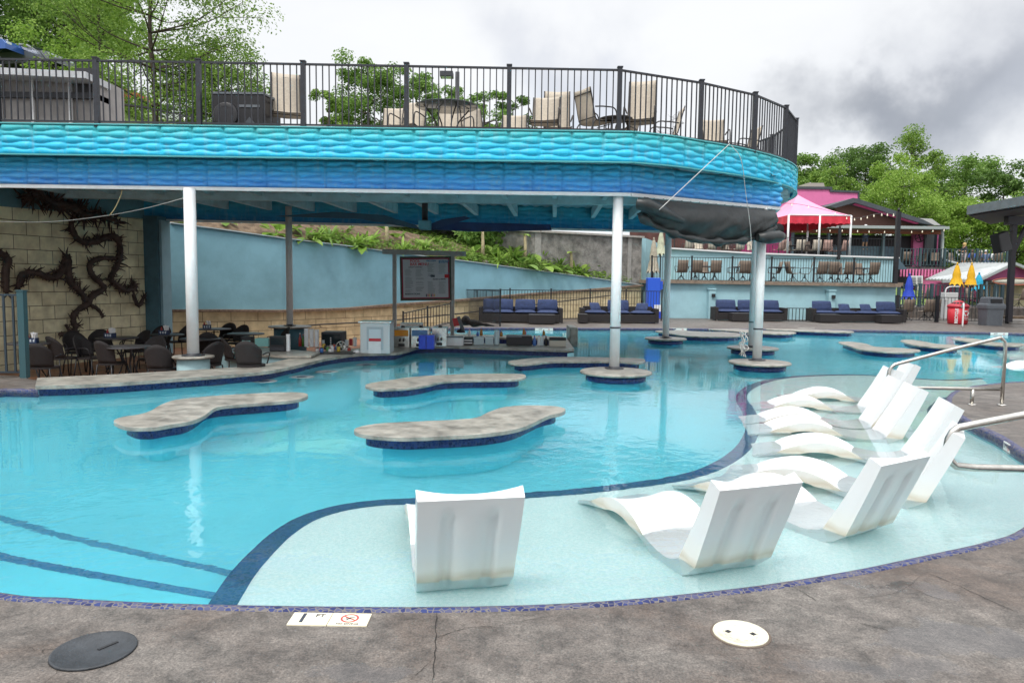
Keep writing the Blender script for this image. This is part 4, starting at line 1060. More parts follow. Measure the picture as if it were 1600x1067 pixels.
# hillside behind everything
hl = []
hill_rows = [
 [(-60, 23, 4.0), (-30, 23, 4.2), (-14, 24.5, 4.6), (-6, 28.8, 4.3), (0, 33.5, 3.4), (6.2, 37.5, 1.2), (16, 38, -.3), (40, 38, -.3), (80, 38, -.3)],
 [(-60, 34, 9.5), (-32, 33, 9.9), (-19, 33, 9.4), (-11, 36, 7.3), (0, 41, 4.5), (8, 45, 3.2), (20, 52, 2.4), (45, 56, 1.5), (90, 56, 1)],
 [(-60, 42, 13.3), (-36, 41, 13.3), (-23, 42, 11.6), (-13, 45, 8.0), (0, 50, 5.2), (12, 60, 4.2), (28, 72, 4), (60, 76, 3), (110, 76, 2)],
 [(-90, 75, 14.6), (-60, 75, 14.6), (-40, 75, 12.6), (-22, 78, 9.0), (0, 85, 6.6), (22, 95, 5), (50, 100, 5), (90, 100, 4), (150, 100, 3)],
 [(-150, 160, 15), (-100, 160, 15), (-60, 160, 13), (-30, 160, 9), (0, 170, 7), (50, 180, 6), (100, 180, 6), (160, 180, 5), (250, 180, 4)]]
tag(terrain('hillside', hill_rows, M_grassy, amp=.35), kind='structure')

# ================================================================ foliage
def leaf_mat(name, c1, c2, trans=.25):
    m = bpy.data.materials.new(name); m.use_nodes = True; MATS[name] = m
    N, L, b = nodes(m)
    g = N.new('ShaderNodeNewGeometry'); cr = N.new('ShaderNodeValToRGB'); L.new(g.outputs['Random Per Island'], cr.inputs[0])
    cr.color_ramp.elements[0].color = (*c1, 1); cr.color_ramp.elements[1].color = (*c2, 1)
    L.new(cr.outputs[0], b.inputs['Base Color']); b.inputs['Roughness'].default_value = .55; b.inputs['Specular IOR Level'].default_value = .3
    tr = N.new('ShaderNodeBsdfTranslucent'); L.new(cr.outputs[0], tr.inputs[0])
    mx = N.new('ShaderNodeMixShader'); mx.inputs[0].default_value = trans; L.new(b.outputs[0], mx.inputs[1]); L.new(tr.outputs[0], mx.inputs[2])
    L.new(mx.outputs[0], N['Material Output'].inputs[0])
    return m
ML_light = leaf_mat('leaves_spring', (.10, .20, .03), (.29, .43, .09), .4)
ML_mid = leaf_mat('leaves_mid', (.09, .19, .03), (.24, .38, .09), .4)
ML_dark = leaf_mat('leaves_dark', (.05, .12, .02), (.15, .25, .06), .35)
ML_lime = leaf_mat('leaves_lime', (.14, .27, .03), (.34, .49, .10), .4)
M_bark = mat('bark', (.06, .045, .035), .9, 0, .35, 6, .8, 25)
def leaves_mesh(name, C0, N0, size, m, parent, aspect=.55):
    """numpy leaf cloud: each leaf a folded diamond"""
    n = len(C0); rng = np.random.default_rng(n)
    d = rng.normal(size=(n, 3)); d /= np.linalg.norm(d, axis=1)[:, None]
    u = np.cross(d, N0+1e-6); u /= np.linalg.norm(u, axis=1)[:, None]+1e-9
    w = np.cross(u, d)
    s = size*(.6+.8*rng.random(n))[:, None]
    a = C0-u*s*.5; c = C0+u*s*.5; b = C0+w*s*aspect*.5+d*s*.06; e = C0-w*s*aspect*.5+d*s*.06
    v = np.stack([a, b, c, e], 1).reshape(-1, 3)
    me = bpy.data.meshes.new(name); me.vertices.add(4*n); me.vertices.foreach_set('co', v.astype(np.float32).ravel())
    me.loops.add(4*n); me.loops.foreach_set('vertex_index', np.arange(4*n, dtype=np.int32))
    me.polygons.add(n); me.polygons.foreach_set('loop_start', np.arange(0, 4*n, 4, dtype=np.int32)); me.update(calc_edges=True)
    me.materials.append(m); o = bpy.data.objects.new(name, me); C.objects.link(o)
    if parent: o.parent = parent
    return o
def tree(label, base, height, spread, mleaf, seed, nleaf=7000, lsize=.16, trunk=.16, clumps=46, crown0=.3, lean=0, group=None, kind='tree', bare=False, flat=.8, dens=1.0):
    rng = np.random.default_rng(seed); r = random.Random(seed)
    t = thing(kind, label, 'tree', base, 0, group)
    m = MB(); H = height
    tp = [Vector((0, 0, -.3)), Vector((lean*.1, .05, H*.25)), Vector((lean*.35+r.uniform(-.1, .1)*spread*.2, r.uniform(-.2, .2), H*.5)), Vector((lean*.7, 0, H*.75)), Vector((lean, 0, H*.93))]
    tp = crom(tp, 3); m.tube(tp, [trunk*(1-.85*i/(len(tp)-1)) for i in range(len(tp))], 9)
    cl = []
    nl = max(8, clumps//3)
    for k in range(nl):
        f = crown0*.7+(1-crown0*.7)*(k/(nl-1))*.93; p0 = tp[min(len(tp)-1, int(f*(len(tp)-1)))]
        an = k*2.399+r.random(); ff = (f-crown0*.7)/(1-crown0*.7)
        rad = spread*(.55+.45*math.sin(PI*min(1, ff*.85+.18)))*r.uniform(.7, 1.08)
        end = p0+Vector((math.cos(an)*rad, math.sin(an)*rad, rad*r.uniform(.15, .55)))
        mid = (p0+end)/2+Vector((r.uniform(-.2, .2), r.uniform(-.2, .2), -.06*rad))
        q = crom([p0, mid, end], 3); th = trunk*.42*(1-f*.5)
        m.tube(q, [max(.012, th*(1-.85*i/(len(q)-1))) for i in range(len(q))], 5)
        for s in range(3):
            e = mid.lerp(end, r.uniform(.2, 1))+Vector((r.gauss(0, 1), r.gauss(0, 1), r.gauss(.2, .7)))*spread*.19
            m.tube([mid.lerp(end, .3+.2*s), e], [th*.35, .008], 4); cl.append((e, spread*r.uniform(.13, .24)))
            if bare:
                for q2 in range(4):
                    e2 = e+Vector((r.gauss(0, 1), r.gauss(0, 1), abs(r.gauss(.5, .7))))*spread*.16; m.tube([e.lerp(mid, r.random()*.5), e2], [.012, .004], 3)
    m.build('trunk', M_bark, t)
    if bare: return t
    cl.append((Vector((lean, 0, H*.93)), spread*.2))
    while len(cl) < clumps:
        a, b = r.choice(cl), r.choice(cl); cl.append((a[0].lerp(b[0], .35)+Vector((r.gauss(0, .1), r.gauss(0, .1), r.gauss(0, .1)))*spread, spread*r.uniform(.1, .2)))
    nleaf = int(nleaf*1.7); lsize *= .82
    per = int(nleaf/len(cl)); Cs, Ns = [], []
    for c, rad in cl:
        g = rng.normal(size=(per, 3)); g /= np.linalg.norm(g, axis=1)[:, None]
        rr = rad*1.3*(.12+.88*rng.random(per)**.62)[:, None]*np.array([1.15, 1.15, flat])
        Cs.append(np.array(c)+g*rr); Ns.append(g+np.array([0, 0, .8]))
    leaves_mesh('crown', np.concatenate(Cs), np.concatenate(Ns), lsize, mleaf, t)
    return t
def at(px, py, d): p = PD(px, py, d); return (p.x, p.y, p.z)
def treepx(label, px, ybase, ytop, d, half, mleaf, seed, **k):
    b = PD(px, ybase, d); top = PD(px, ytop, d)
    return tree(label, tuple(b), top.z-b.z, half*d/F, mleaf, seed, **k)
TREES = [
 ('dense dark tree filling the upper left corner above the parked cars', 30, 110, -110, 52, 125, ML_dark, 1, dict(nleaf=26000, lsize=.26, clumps=150, crown0=.05)),
 ('dark green tree behind the bright tree, second from the left corner', 105, 120, -70, 50, 90, ML_mid, 2, dict(nleaf=17000, lsize=.25, clumps=100, crown0=.05)),
 ('bright green young tree left of the open branched tree', 160, 200, -90, 33, 85, ML_lime, 3, dict(nleaf=14000, lsize=.15, clumps=60, crown0=.15, trunk=.11)),
 ('tall open branched tree with a dark trunk rising above the deck railing', 243, 215, -110, 29, 135, ML_light, 4, dict(nleaf=17000, lsize=.13, clumps=120, crown0=.22, trunk=.13)),
 ('leafy bush tree on the grass slope behind the black speaker', 335, 235, 80, 31, 85, ML_light, 5, dict(nleaf=11000, lsize=.13, clumps=80, crown0=.05)),
 ('round crowned green tree standing alone behind the middle of the railing', 575, 300, 92, 48, 62, ML_mid, 6, dict(nleaf=14000, lsize=.2, clumps=80, crown0=.12)),
 ('thin leafy sapling between the tan chair and the round crowned tree', 515, 290, 140, 46, 32, ML_light, 7, dict(nleaf=3500, lsize=.18, clumps=30, crown0=.2)),
 ('ragged green tree behind the glass table on the deck', 650, 300, 112, 50, 50, ML_mid, 8, dict(nleaf=9000, lsize=.2, clumps=60, crown0=.1)),
 ('small green tree left of the lamp post', 700, 300, 130, 54, 42, ML_mid, 9, dict(nleaf=6000, lsize=.2, clumps=44, crown0=.15)),
 ('low green tree right of the lamp post seen through the railing', 756, 300, 140, 54, 40, ML_mid, 10, dict(nleaf=5500, lsize=.2, clumps=44, crown0=.15)),
 ('shrubby tree low behind the deck chairs, rightmost of the leafy ones', 800, 300, 155, 56, 34, ML_dark, 11, dict(nleaf=4000, lsize=.2, clumps=34, crown0=.1)),
 ('leafless twiggy tree seen through the curved railing', 1048, 320, 172, 55, 32, ML_mid, 12, dict(bare=True, clumps=36, trunk=.06)),
 ('dark low oak directly right of the rounded deck end', 1262, 420, 238, 72, 48, ML_mid, 13, dict(nleaf=12000, lsize=.28, clumps=80, crown0=.25)),
 ('wide oak rising behind the pink parapet', 1345, 420, 226, 74, 62, ML_dark, 14, dict(nleaf=16000, lsize=.26, clumps=100, crown0=.25)),
 ('tallest airy oak with visible limbs above the gabled roof', 1415, 430, 204, 68, 52, ML_light, 15, dict(nleaf=8000, lsize=.26, clumps=60, crown0=.25)),
 ('broad dark oak right of the tallest oak', 1500, 430, 242, 70, 62, ML_mid, 16, dict(nleaf=18000, lsize=.26, clumps=110, crown0=.15)),
 ('lopsided oak whose branch reaches toward the right frame edge', 1560, 430, 265, 66, 45, ML_dark, 17, dict(nleaf=7000, lsize=.28, clumps=50, crown0=.2)),
 ('bright lime green tree in front of the oaks behind the gable', 1400, 440, 262, 60, 62, ML_lime, 18, dict(nleaf=18000, lsize=.22, clumps=110, crown0=.1)),
 ('light green tree behind the seated people on the right deck', 1500, 450, 315, 60, 60, ML_lime, 19, dict(nleaf=16000, lsize=.22, clumps=100, crown0=.02)),
 ('green tree behind the hanging loudspeaker at the right edge', 1585, 450, 318, 58, 55, ML_light, 20, dict(nleaf=16000, lsize=.22, clumps=100, crown0=.02)),
 ('tree with drooping crown left of the lime tree behind the pink parapet', 1300, 420, 262, 66, 45, ML_light, 21, dict(nleaf=7000, lsize=.26, clumps=50, crown0=.2)),
 ('green tree just outside the dark roof at the right frame edge', 1650, 450, 300, 62, 60, ML_mid, 22, dict(nleaf=7000, lsize=.28, clumps=50, crown0=.05)),
]
for lab, px, yb, yt, d, half, ml, seed, k in TREES: treepx(lab, px, yb, yt, d, half, ml, seed, group='trees beyond the pool', **k)
# ---- garden plants
def plant(label, base, kind, s, m, seed):
    r = random.Random(seed); t = thing({'strap': 'strappy_plant', 'broad': 'broad_leaf_plant', 'bush': 'garden_bush', 'stalk': 'cut_banana_stem'}[kind], label, 'plant', base, 0, 'plants on the garden slope')
    if kind in ('strap', 'broad'):
        mb = MB(); n = 26 if kind == 'strap' else 11
        for k in range(n):
            an = r.random()*2*PI; L0 = s*r.uniform(.6, 1.1); w = s*(.05 if kind == 'strap' else .24)*r.uniform(.7, 1.2); up = r.uniform(.4, 1.0)
            dx, dy = math.cos(an), math.sin(an); row = []; st_ = 0 if kind == 'strap' else .4
            for q in range(7):
                f = q/6; R_ = L0*(f*(1.15-up*.6)); z = L0*(up*f*1.2-f*f*.75*(1.3-up*.7))
                ww = w*(math.sin(PI*min(1, max(0, (f-st_)/(1-st_))*.9+.06)) if f >= st_ else .06)
                row.append([(dx*R_-dy*ww, dy*R_+dx*ww, z), (dx*R_, dy*R_, z-ww*.35), (dx*R_+dy*ww, dy*R_-dx*ww, z)])
            mb.grid(row, True)
        mb.build('foliage', m, t)
    elif kind == 'bush':
        rng = np.random.default_rng(seed); n = 1500; g = rng.normal(size=(n, 3)); g /= np.linalg.norm(g, axis=1)[:, None]
        c = rng.normal(size=(9, 3))*np.array([.35, .3, .22])*s+np.array([0, 0, s*.5])
        pts = c[rng.integers(0, 9, n)]+g*(rng.random(n)**.5)[:, None]*s*.38
        leaves_mesh('foliage', pts, g+np.array([0, 0, .8]), s*.14, m, t)
        MB().tube([(0, 0, -.1), (0, 0, s*.5)], .03, 6).build('stem', M_bark, t)
    else:
        MB().tube([(0, 0, -.1), (.03, 0, s*.5), (.0, .02, s)], [.09, .07, .055], 8).build('stem', mat('pale_stem', (.40, .33, .20), .9, 0, .25, 8), t)
        mb = MB()
        for k in range(3):
            an = k*2.3+seed; row = []
            for q in range(6):
                f = q/5; w = .09*math.sin(PI*(f*.85+.1)); row.append([(math.cos(an)*f*.5-math.sin(an)*w, math.sin(an)*f*.5+math.cos(an)*w, s+.18*f-.25*f*f), (math.cos(an)*f*.5+math.sin(an)*w, math.sin(an)*f*.5-math.cos(an)*w, s+.18*f-.25*f*f)])
            mb.grid(row, True)
        mb.build('foliage', ML_lime, t)
PL = [(285, 347, 'strap', .35), (352, 352, 'broad', .5), (382, 358, 'strap', .55), (432, 364, 'broad', .75), (450, 366, 'broad', .6), (475, 372, 'strap', .7), (495, 374, 'strap', .75), (515, 377, 'strap', .8), (538, 380, 'strap', .8), (560, 383, 'strap', .8), (580, 385, 'strap', .8), (597, 388, 'broad', .6), (628, 391, 'strap', .75), (655, 391, 'broad', .7), (692, 393, 'strap', .7),
      (722, 404, 'strap', .4), (738, 398, 'broad', .7), (762, 408, 'broad', .9), (778, 410, 'strap', .9), (800, 412, 'strap', .95), (822, 415, 'strap', .8), (845, 418, 'broad', .95), (868, 424, 'strap', .6), (886, 428, 'strap', .6), (905, 432, 'broad', .65), (926, 433, 'broad', .6), (950, 437, 'strap', .35)]
def slope_pt(px, py, back=.6):
    # point on the planted slope seen at this picture column
    best = None
    for i in range(1, len(bw)):
        xa = 800+bw[i-1][0]*F/bw[i-1][1]; xb = 800+bw[i][0]*F/bw[i][1]
        if xa <= px <= xb:
            k = (px-xa)/(xb-xa); d = bw[i-1][1]*(1-k)+bw[i][1]*k; z = bw[i-1][3]*(1-k)+bw[i][3]*k
            return Vector((PX(px, d+back), d+back, z-.02+back*.29))
    d = bw[0][1]; return Vector((PX(px, d+back), d+back, bw[0][3]))
PLX = 0
names = {'strap': 'strappy green clump', 'broad': 'broad leaved green plant'}
where = ['behind the far left pier', 'left of the grey column', 'just left of the column, on bare mulch', 'left of the grey column top', 'at the grey column', 'right of the grey column', 'second right of the grey column', 'in the long leafy row over the wall', 'midway along the leafy row', 'toward the end of the leafy row', 'at the end of the leafy row', 'left of the menu board',
         'above the left post of the menu board', 'above the middle of the menu board', 'above the right half of the menu board', 'right of the menu board on mulch', 'by the tall leaning stem', 'right of the leaning stem', 'in the thick bed over the wall', 'in the middle of the thick bed', 'at the right of the thick bed', 'below the upright pale stem', 'on the falling end of the wall', 'further down the falling wall', 'near the small bent stem', 'left of the front column', 'lowest at the wall end']
for i, (px, py, kd, s) in enumerate(PL):
    p = slope_pt(px, py, .35+.5*(i % 3)); plant(f'{names[kd]} {where[i]}', tuple(p), kd, s*1.1, [ML_lime, ML_light, ML_mid][i % 3], i+50)
for i, (px, s, bk, lab) in enumerate([(640, 1.5, 3.2, 'dark leafy bush high on the slope above the menu board'), (770, 2.0, 2.6, 'large dark bush against the grey wall left of the pale stem'), (740, 1.5, 2.3, 'medium dark bush left of the large one against the grey wall'), (585, 1.3, 3.5, 'dark bush behind the leafy row')]):
    p = slope_pt(px, 0, bk); plant(lab, (p.x, p.y, p.z+.2), 'bush', s, ML_mid if i else ML_dark, 90+i)
for i, (px, h_, bk, lab) in enumerate([(603, 1.1, .8, 'pale cut banana stem left of the menu board'), (752, 1.25, .8, 'leaning pale stem with small leaves by the thick bed'), (818, 1.2, 1.2, 'upright pale cut stem against the grey wall'), (890, .9, .6, 'small bent stem with one leaf at the right of the bed')]):
    p = slope_pt(px, 0, bk); plant(lab, tuple(p), 'stalk', h_, None, i+3)
r = random.Random(77)
used_ = set()
for k in range(90):
    px = r.uniform(470, 600) if k < 26 else (r.uniform(600, 720) if k < 30 else r.uniform(720, 985)); kd = r.choice(['strap', 'strap', 'broad']); p = slope_pt(px, 0, r.uniform(.15, 2.6 if px > 720 else 3.6)); r2 = r.uniform(.6, 1.0)*(1 if px < 900 else .6)
    zn = ['left of the grey column', 'by the grey column', 'right of the grey column', 'left of the menu board', 'over the menu board', 'right of the menu board', 'left of the leaning stem', 'at the thickest bed', 'past the thickest bed', 'below the grey wall middle', 'left of the front column', 'near the wall end'][min(11, int((px-470)/43))]
    lab_ = f"{'large' if r2 > .86 else 'mid-sized' if r2 > .73 else 'small'} {'strappy' if kd == 'strap' else 'broad leaved'} green plant {zn}, {'set back on the slope' if p.y-slope_pt(px, 0, 0).y > 1.3 else 'close to the wall top'}"
    if lab_ in used_: continue
    used_.add(lab_)
    plant('x', tuple(p), kd, r2, r.choice([ML_lime, ML_light, ML_mid]), 300+k)
    o = [q for q in bpy.data.objects if q.get('label') == 'x'][0]; o['group'] = 'plants of the leafy bed'
    o['label'] = lab_
# scattered rocks of the planted slope and ground cover
r = random.Random(5); rk = MB()
for k in range(60):
    px = r.uniform(560, 900); p = slope_pt(px, 0, r.uniform(.2, 3)); s = r.uniform(.06, .2)
    rk.lathe([(0, -s*.4), (s*.8, -s*.2), (s, .1*s), (s*.6, s*.5), (0, s*.6)], c=p+Vector((0, 0, .05)), n=7)
tag(rk.build('garden_rocks', mat('garden_rock', (.20, .17, .14), .9, 0, .35, 6, .6, 20)), kind='stuff', label='small tan rocks strewn on the planted slope', cat='rocks')
rng = np.random.default_rng(3); pts = []
for k in range(16000):
    px = rng.uniform(490, 985); p = slope_pt(px, 0, rng.uniform(.05, 2.4) if px > 720 else rng.uniform(.1, 4.2)); pts.append((p.x, p.y, p.z+rng.uniform(0, .3)))
o = leaves_mesh('ground_cover', np.array(pts), np.tile([0, 0, 1.], (len(pts), 1)), .13, ML_light, None, .35); tag(o, 'low green ground cover along the wall top', 'ground cover', None, 'stuff')
# ================================================================ sculpture on the block wall
wa, wb = Vector((-10.85, 15.7, 0)), Vector((-9.66, 19.45, 0)); wd = (wb-wa).normalized(); wn = Vector((wd.y, -wd.x, 0))
def Wp(x, y, off=.12):
    r_ = ray(x, y); o = Vector((0, 0, CAMH)); pl_ = wa+wn*off
    t_ = (pl_-o).dot(wn)/r_.dot(wn); return o+r_*t_
t = thing('root_sculpture', 'dark twisted root sculpture with spiky branches hung on the cream block wall', 'wall sculpture', tuple(Wp(120, 400, 0)))
M_root = mat('dark_driftwood', (.022, .014, .012), .75, 0, bump=.8, bscale=18, col2=(.075, .048, .04), vscale=4)
r = random.Random(11)
def cz(l): return [(x/3.5575, 280+y/3.5575) for x, y in l]
branches = [([(130, 105), (180, 100), (200, 62), (250, 110), (300, 140), (380, 150), (430, 170), (470, 200), (560, 205), (655, 240)], .11, 1.0),
 ([(430, 170), (395, 260), (440, 340), (520, 350), (600, 320), (650, 330), (668, 400), (650, 480), (615, 550), (650, 590), (700, 620), (750, 600), (735, 575)], .10, .7),
 ([(640, 440), (560, 440), (500, 470), (510, 530), (560, 580), (575, 610), (510, 650), (490, 690), (420, 740), (408, 790), (420, 830), (400, 862), (330, 862)], .09, .45),
 ([(490, 690), (440, 620), (395, 580), (380, 520), (372, 430), (350, 500), (290, 550), (200, 520), (125, 530), (100, 605)], .11, .6),
 ([(490, 690), (540, 720), (575, 765)], .06, .4), ([(740, 640), (770, 705), (805, 640)], .06, .9), ([(400, 862), (365, 810)], .05, .5),
 ([(-30, 400), (20, 420), (42, 450), (30, 520), (35, 630)], .10, .5)]
for pth, rad, spk in branches:
    P_ = crom([Wp(x, y, .10+.05*r.random()) for x, y in cz(pth)], 5); n = len(P_); m = MB()
    rad *= .78 if spk < 1 else .95
    m.tube(P_, [rad*(.55+.45*math.sin(PI*min(1, .15+.8*i/n)))*r.uniform(.8, 1.2) for i in range(n)], 8)
    for i in range(n):
        for q in range(int(5*spk+r.random()*2)):
            a = r.random()*2*PI; dv = (wd*math.cos(a)+Vector((0, 0, 1))*math.sin(a)+wn*r.uniform(-.1, .5)).normalized(); L_ = rad*r.uniform(1.0, 3.0)*(.45+spk*.9)*(.4+r.random())
            p0 = P_[i]+dv*rad*.3; k = dv.cross(wn)*r.uniform(-.4, .4)*L_
            m.tube([p0, p0+dv*L_*.55+k*.3, p0+dv*L_+k], [rad*.32, rad*.2, .006], 5)
    m.build('branch', M_root, t, True)
# thin cables across the seating
M_wire = mat('pale_cable', (.55, .55, .52), .6)
t = thing('overhead_cable', 'thin white cable sagging from the left edge to the left white column', 'cable', tuple(PD(0, 346, 13)))
MB().tube(crom([PD(-40, 345, 13.2), PD(70, 347, 13.2), PD(160, 338, 13.1), (PD(230, 325, 13.0)), PD(296, 307, 12.75)], 5), .006, 5).build('wire', M_wire, t, True)
t = thing('yellow_cord', 'short yellow cord hanging from the fascia trim over the block wall', 'cord', tuple(PD(191, 293, 12.9)))
MB().tube(crom([PD(191, 292, 12.9), PD(189, 305, 12.9), PD(180, 325, 12.95), PD(172, 336, 13.0)], 4), .009, 5).build('rope', mat('yellow_rope', (.5, .4, .2), .8), t, True)
# ================================================================ cafe seating in the sunken floor
def wicker_chair():
    t = thing('wicker_chair', 'x', 'chair', (0, 0, SB), 0, 'dark wicker chairs around the cafe tables')
    # backrest: rounded wrap-around shell, facing +y (back at -y)
    g = []
    for i in range(13):
        a = math.radians(-62+i*124/12); row = []
        topz = .47+.42*math.cos((a)*.95)**.8
        for j in range(7):
            z = .47+(topz-.47)*j/6; rad = .24+.03*j/6
            row.append((rad*math.sin(a), .02-rad*math.cos(a)-.05*j/6, z))
        g.append(row)
    b = MB().grid(g, True).build('backrest', M_wicker, t); sd = b.modifiers.new('s', 'SOLIDIFY'); sd.thickness = .022
    o = MB().prism([(.23*math.cos(a)*(1 if math.sin(a) < 0 else 1.05), .23*math.sin(a)) for a in np.linspace(0, 2*PI, 20, endpoint=False)], .43, .465).build('seat', M_wicker, t)
    m = MB()
    for sx in (-1, 1):
        for sy in (-1, 1):
            l = MB(); l.tube([(sx*.17, sy*.17, .44), (sx*.20, sy*.19, .2), (sx*.22, sy*.22, 0)], .013, 6); l.build('leg', M_black, t)
        MB().tube(crom([(sx*.235, -.10, .64), (sx*.27, .08, .66), (sx*.27, .19, .62), (sx*.22, .2, .45)], 4), .012, 6).build('armrest', M_black, t)
    return t
def cafe_table(r_=.42):
    t = thing('cafe_table', 'x', 'table', (0, 0, SB), 0, 'round dark cafe tables')
    MB().lathe([(0, .735), (r_-.01, .735), (r_, .742), (r_, .755), (r_-.01, .762), (0, .762)], n=36).build('tabletop', mat('table_top_grey', (.055, .055, .06), .35, 0, .3, 20), t)
    for k in range(4):
        a = PI/4+k*PI/2; MB().tube(crom([(math.cos(a)*.2, math.sin(a)*.2, .74), (math.cos(a)*.10, math.sin(a)*.10, .42), (math.cos(a)*.30, math.sin(a)*.30, .0)], 4), .013, 6).build('leg', M_black, t)
    return t
def caddy():
    t = thing('condiment_caddy', 'x', 'caddy', (0, 0, 0), 0, 'condiment caddies on the cafe tables')
    mb = mat('caddy_blue', (.012, .03, .09), .5)
    m = MB(); w, d, h = .20, .12, .10
    for a, b, c_ in (((0, -d/2, h/2), (w, .006, h), 0), ((0, d/2, h/2), (w, .006, h), 0), ((-w/2, 0, h/2), (.006, d-.012, h), 0), ((w/2, 0, h/2), (.006, d-.012, h), 0), ((0, 0, .004), (w-.012, d-.012, .006), 0)): m.box(a, b)
    m.build('box', mb, t)
    pm = MB()
    for k in range(3): pm.box((-.055+k*.055, -d/2-.0045, h*.5), (.028, .003, .05))
    pm.build('front_letters', mat('caddy_pale_mark', (.55, .6, .65), .6), t)
    nm = MB(); rr = random.Random(2)
    for k in range(6): nm.box((.02+k*.012, rr.uniform(-.02, .02), .12+rr.random()*.03), (.008, .09, .12), M=(Matrix.Rotation(rr.uniform(-.4, .6), 3, 'Y') @ Matrix.Rotation(rr.uniform(-.4, .4), 3, 'Z')))
    nm.build('napkins', mat('napkin_white', (.8, .8, .8), .9), t)
    MB().lathe([(.02, .01), (.022, .12), (.012, .15), (.01, .17)], c=(-.06, 0, 0), n=12).build('sauce_bottle', mat('sauce_red', (.35, .02, .02), .4), t)
    return t
ch = [(65, 12.9, 5, 'wicker chair with its back to the pool, beside the left fence post'), (96, 14.4, -30, 'wicker chair angled behind the first one by the fence'), (138, 14.5, -100, 'wicker chair leaning left of the nearest round cafe table'), (152, 16.0, 200, 'wicker chair against the block wall behind the left caddy table'),
      (210, 16.0, 150, 'wicker chair under the end of the root sculpture'), (250, 12.9, 8, 'wicker chair back right of the nearest cafe table, left of the pedestal'), (233, 14.4, 175, 'wicker chair on the far side of the nearest cafe table'), (276, 18.4, 90, 'wicker chair by the stone footing right of the teal pier'),
      (246, 17.6, 180, 'wicker chair directly in front of the teal pier'), (350, 19.0, 170, 'wicker chair farthest back, left of the grey column'), (369, 18.2, 160, 'wicker chair in the far row nearest the grey column'), (327, 16.0, 10, 'wicker chair just right of the white column at the middle table'), (323, 13.6, 60, 'wicker chair tucked behind the pedestal drum'),
      (368, 14.6, -60, 'wicker chair behind the side counter'), (432, 17.6, 120, 'wicker chair half hidden behind the cash register'), (390, 12.75, 3, 'wicker armchair set close behind the counter in front of the side counter'), (118, 15.5, 230, 'wicker chair behind the left caddy table near the sculpture foot'), (172, 13.6, -20, 'wicker chair in front left of the nearest cafe table')]
pc = wicker_chair()
for i, (px, d, an, lab) in enumerate(ch): place(pc, (PX(px, d), d, SB+(.10 if px == 390 else 0)), math.radians(an), lab, i == 0)
tb_ = [(197, 13.7, 'nearest round cafe table, between two wicker chairs'), (255, 16.7, 'round cafe table with a caddy in front of the teal pier'), (181, 15.7, 'round cafe table with a caddy and napkins by the block wall'), (312, 15.7, 'round cafe table partly behind the left white column'), (333, 18.8, 'farthest round cafe table, holding a napkin holder'), (383, 17.3, 'round cafe table left of the grey column'), (45, 14.2, 'round cafe table behind the left fence post')]
pt = cafe_table()
for i, (px, d, lab) in enumerate(tb_): place(pt, (PX(px, d), d, SB), .3*i, lab, i == 0)
cd = [(170, 15.6, 'caddy with white napkins on the table by the block wall'), (255, 16.6, 'caddy on the table in front of the teal pier'), (47, 14.1, 'caddy beside the left fence post'), (322, 18.7, 'dark caddy with a napkin stack on the farthest cafe table')]
pk = caddy()
for i, (px, d, lab) in enumerate(cd): place(pk, (PX(px, d), d, SB+.763), .2*i-.2, lab, i == 0)
# ================================================================ equipment on the bar
CTZ = CT+.001
def onbar(px, py, z=CTZ): p = P(px, py, z); return p
def obj_box(name, label, cat, px0, px1, ytop, ybase, m, depth=.3, z=CTZ, front=None, bev=.008, extra=None):
    a = onbar(px0, ybase, z); b = onbar(px1, ybase, z); d = a.y; h = max(.02, z0_(ytop, (px0+px1)/2, d)-z)
    w = abs(b.x-a.x); t = thing(name, label, cat, ((a.x+b.x)/2, d+depth/2, z))
    o = MB().box((0, 0, h/2), (w, depth, h)).build('body', m, t); bevel(o, bev)
    if front:
        for kk, (u0, u1, v0, v1, fm, nm) in enumerate(front):
            o = MB().box(((u0+u1-1)/2*w, -depth/2-.004-.004*kk, (v0+v1)/2*h), ((u1-u0)*w, .012, (v1-v0)*h)).build(nm, fm, t)
    return t, w, h
def z0_(y, x, d): return PD(x, y, d).z
M_clear_ = mat('clear_cups', (.5, .56, .58), .2)
M_teals = mat('mint_box', (.25, .55, .52), .5); M_glass = mat('dark_glass', (.02, .03, .035), .08); M_pg = mat('pale_frost', (.55, .62, .66), .3)
M_or = mat('orange_drink', (.55, .22, .02), .3); M_redp = mat('red_plastic', (.5, .02, .03), .4); M_bl = mat('blue_crate_plastic', (.02, .06, .55), .4)
obj_box('napkin_box', 'mint green cardboard napkin box on the side counter', 'box', 398, 420, 529, 541.5, M_teals, .25, .131)
obj_box('napkin_box', 'small mint box with dark lid left of the larger mint box', 'box', 377, 394, 526, 541, M_dark, .2, .131, [(.1, .9, .05, .6, M_teals, 'mint_label')])
obj_box('cash_register', 'black cash register screen facing the bartender on the side counter', 'cash register', 421, 447, 526, 549, M_dark, .25, .131, [(.1, .9, .45, .92, M_glass, 'screen'), (.05, .95, .05, .3, M_darkm, 'keypad')])
def cupstack(label, px, ytop, ybase, r_, m=M_white, z=CTZ, name='cup_stack', cat='cups'):
    p = onbar(px, ybase, z); h = z0_(ytop, px, p.y)-z; t = thing(name, label, cat, tuple(p)); pr_ = [(r_*.75, 0)]
    n = max(3, int(h/.035))
    for k in range(n): pr_ += [(r_*(.85), h*(k+.1)/n), (r_, h*(k+.9)/n), (r_*.88, h*(k+.95)/n)]
    MB().lathe(pr_, n=14).build('stacked_cups', m, t); return t
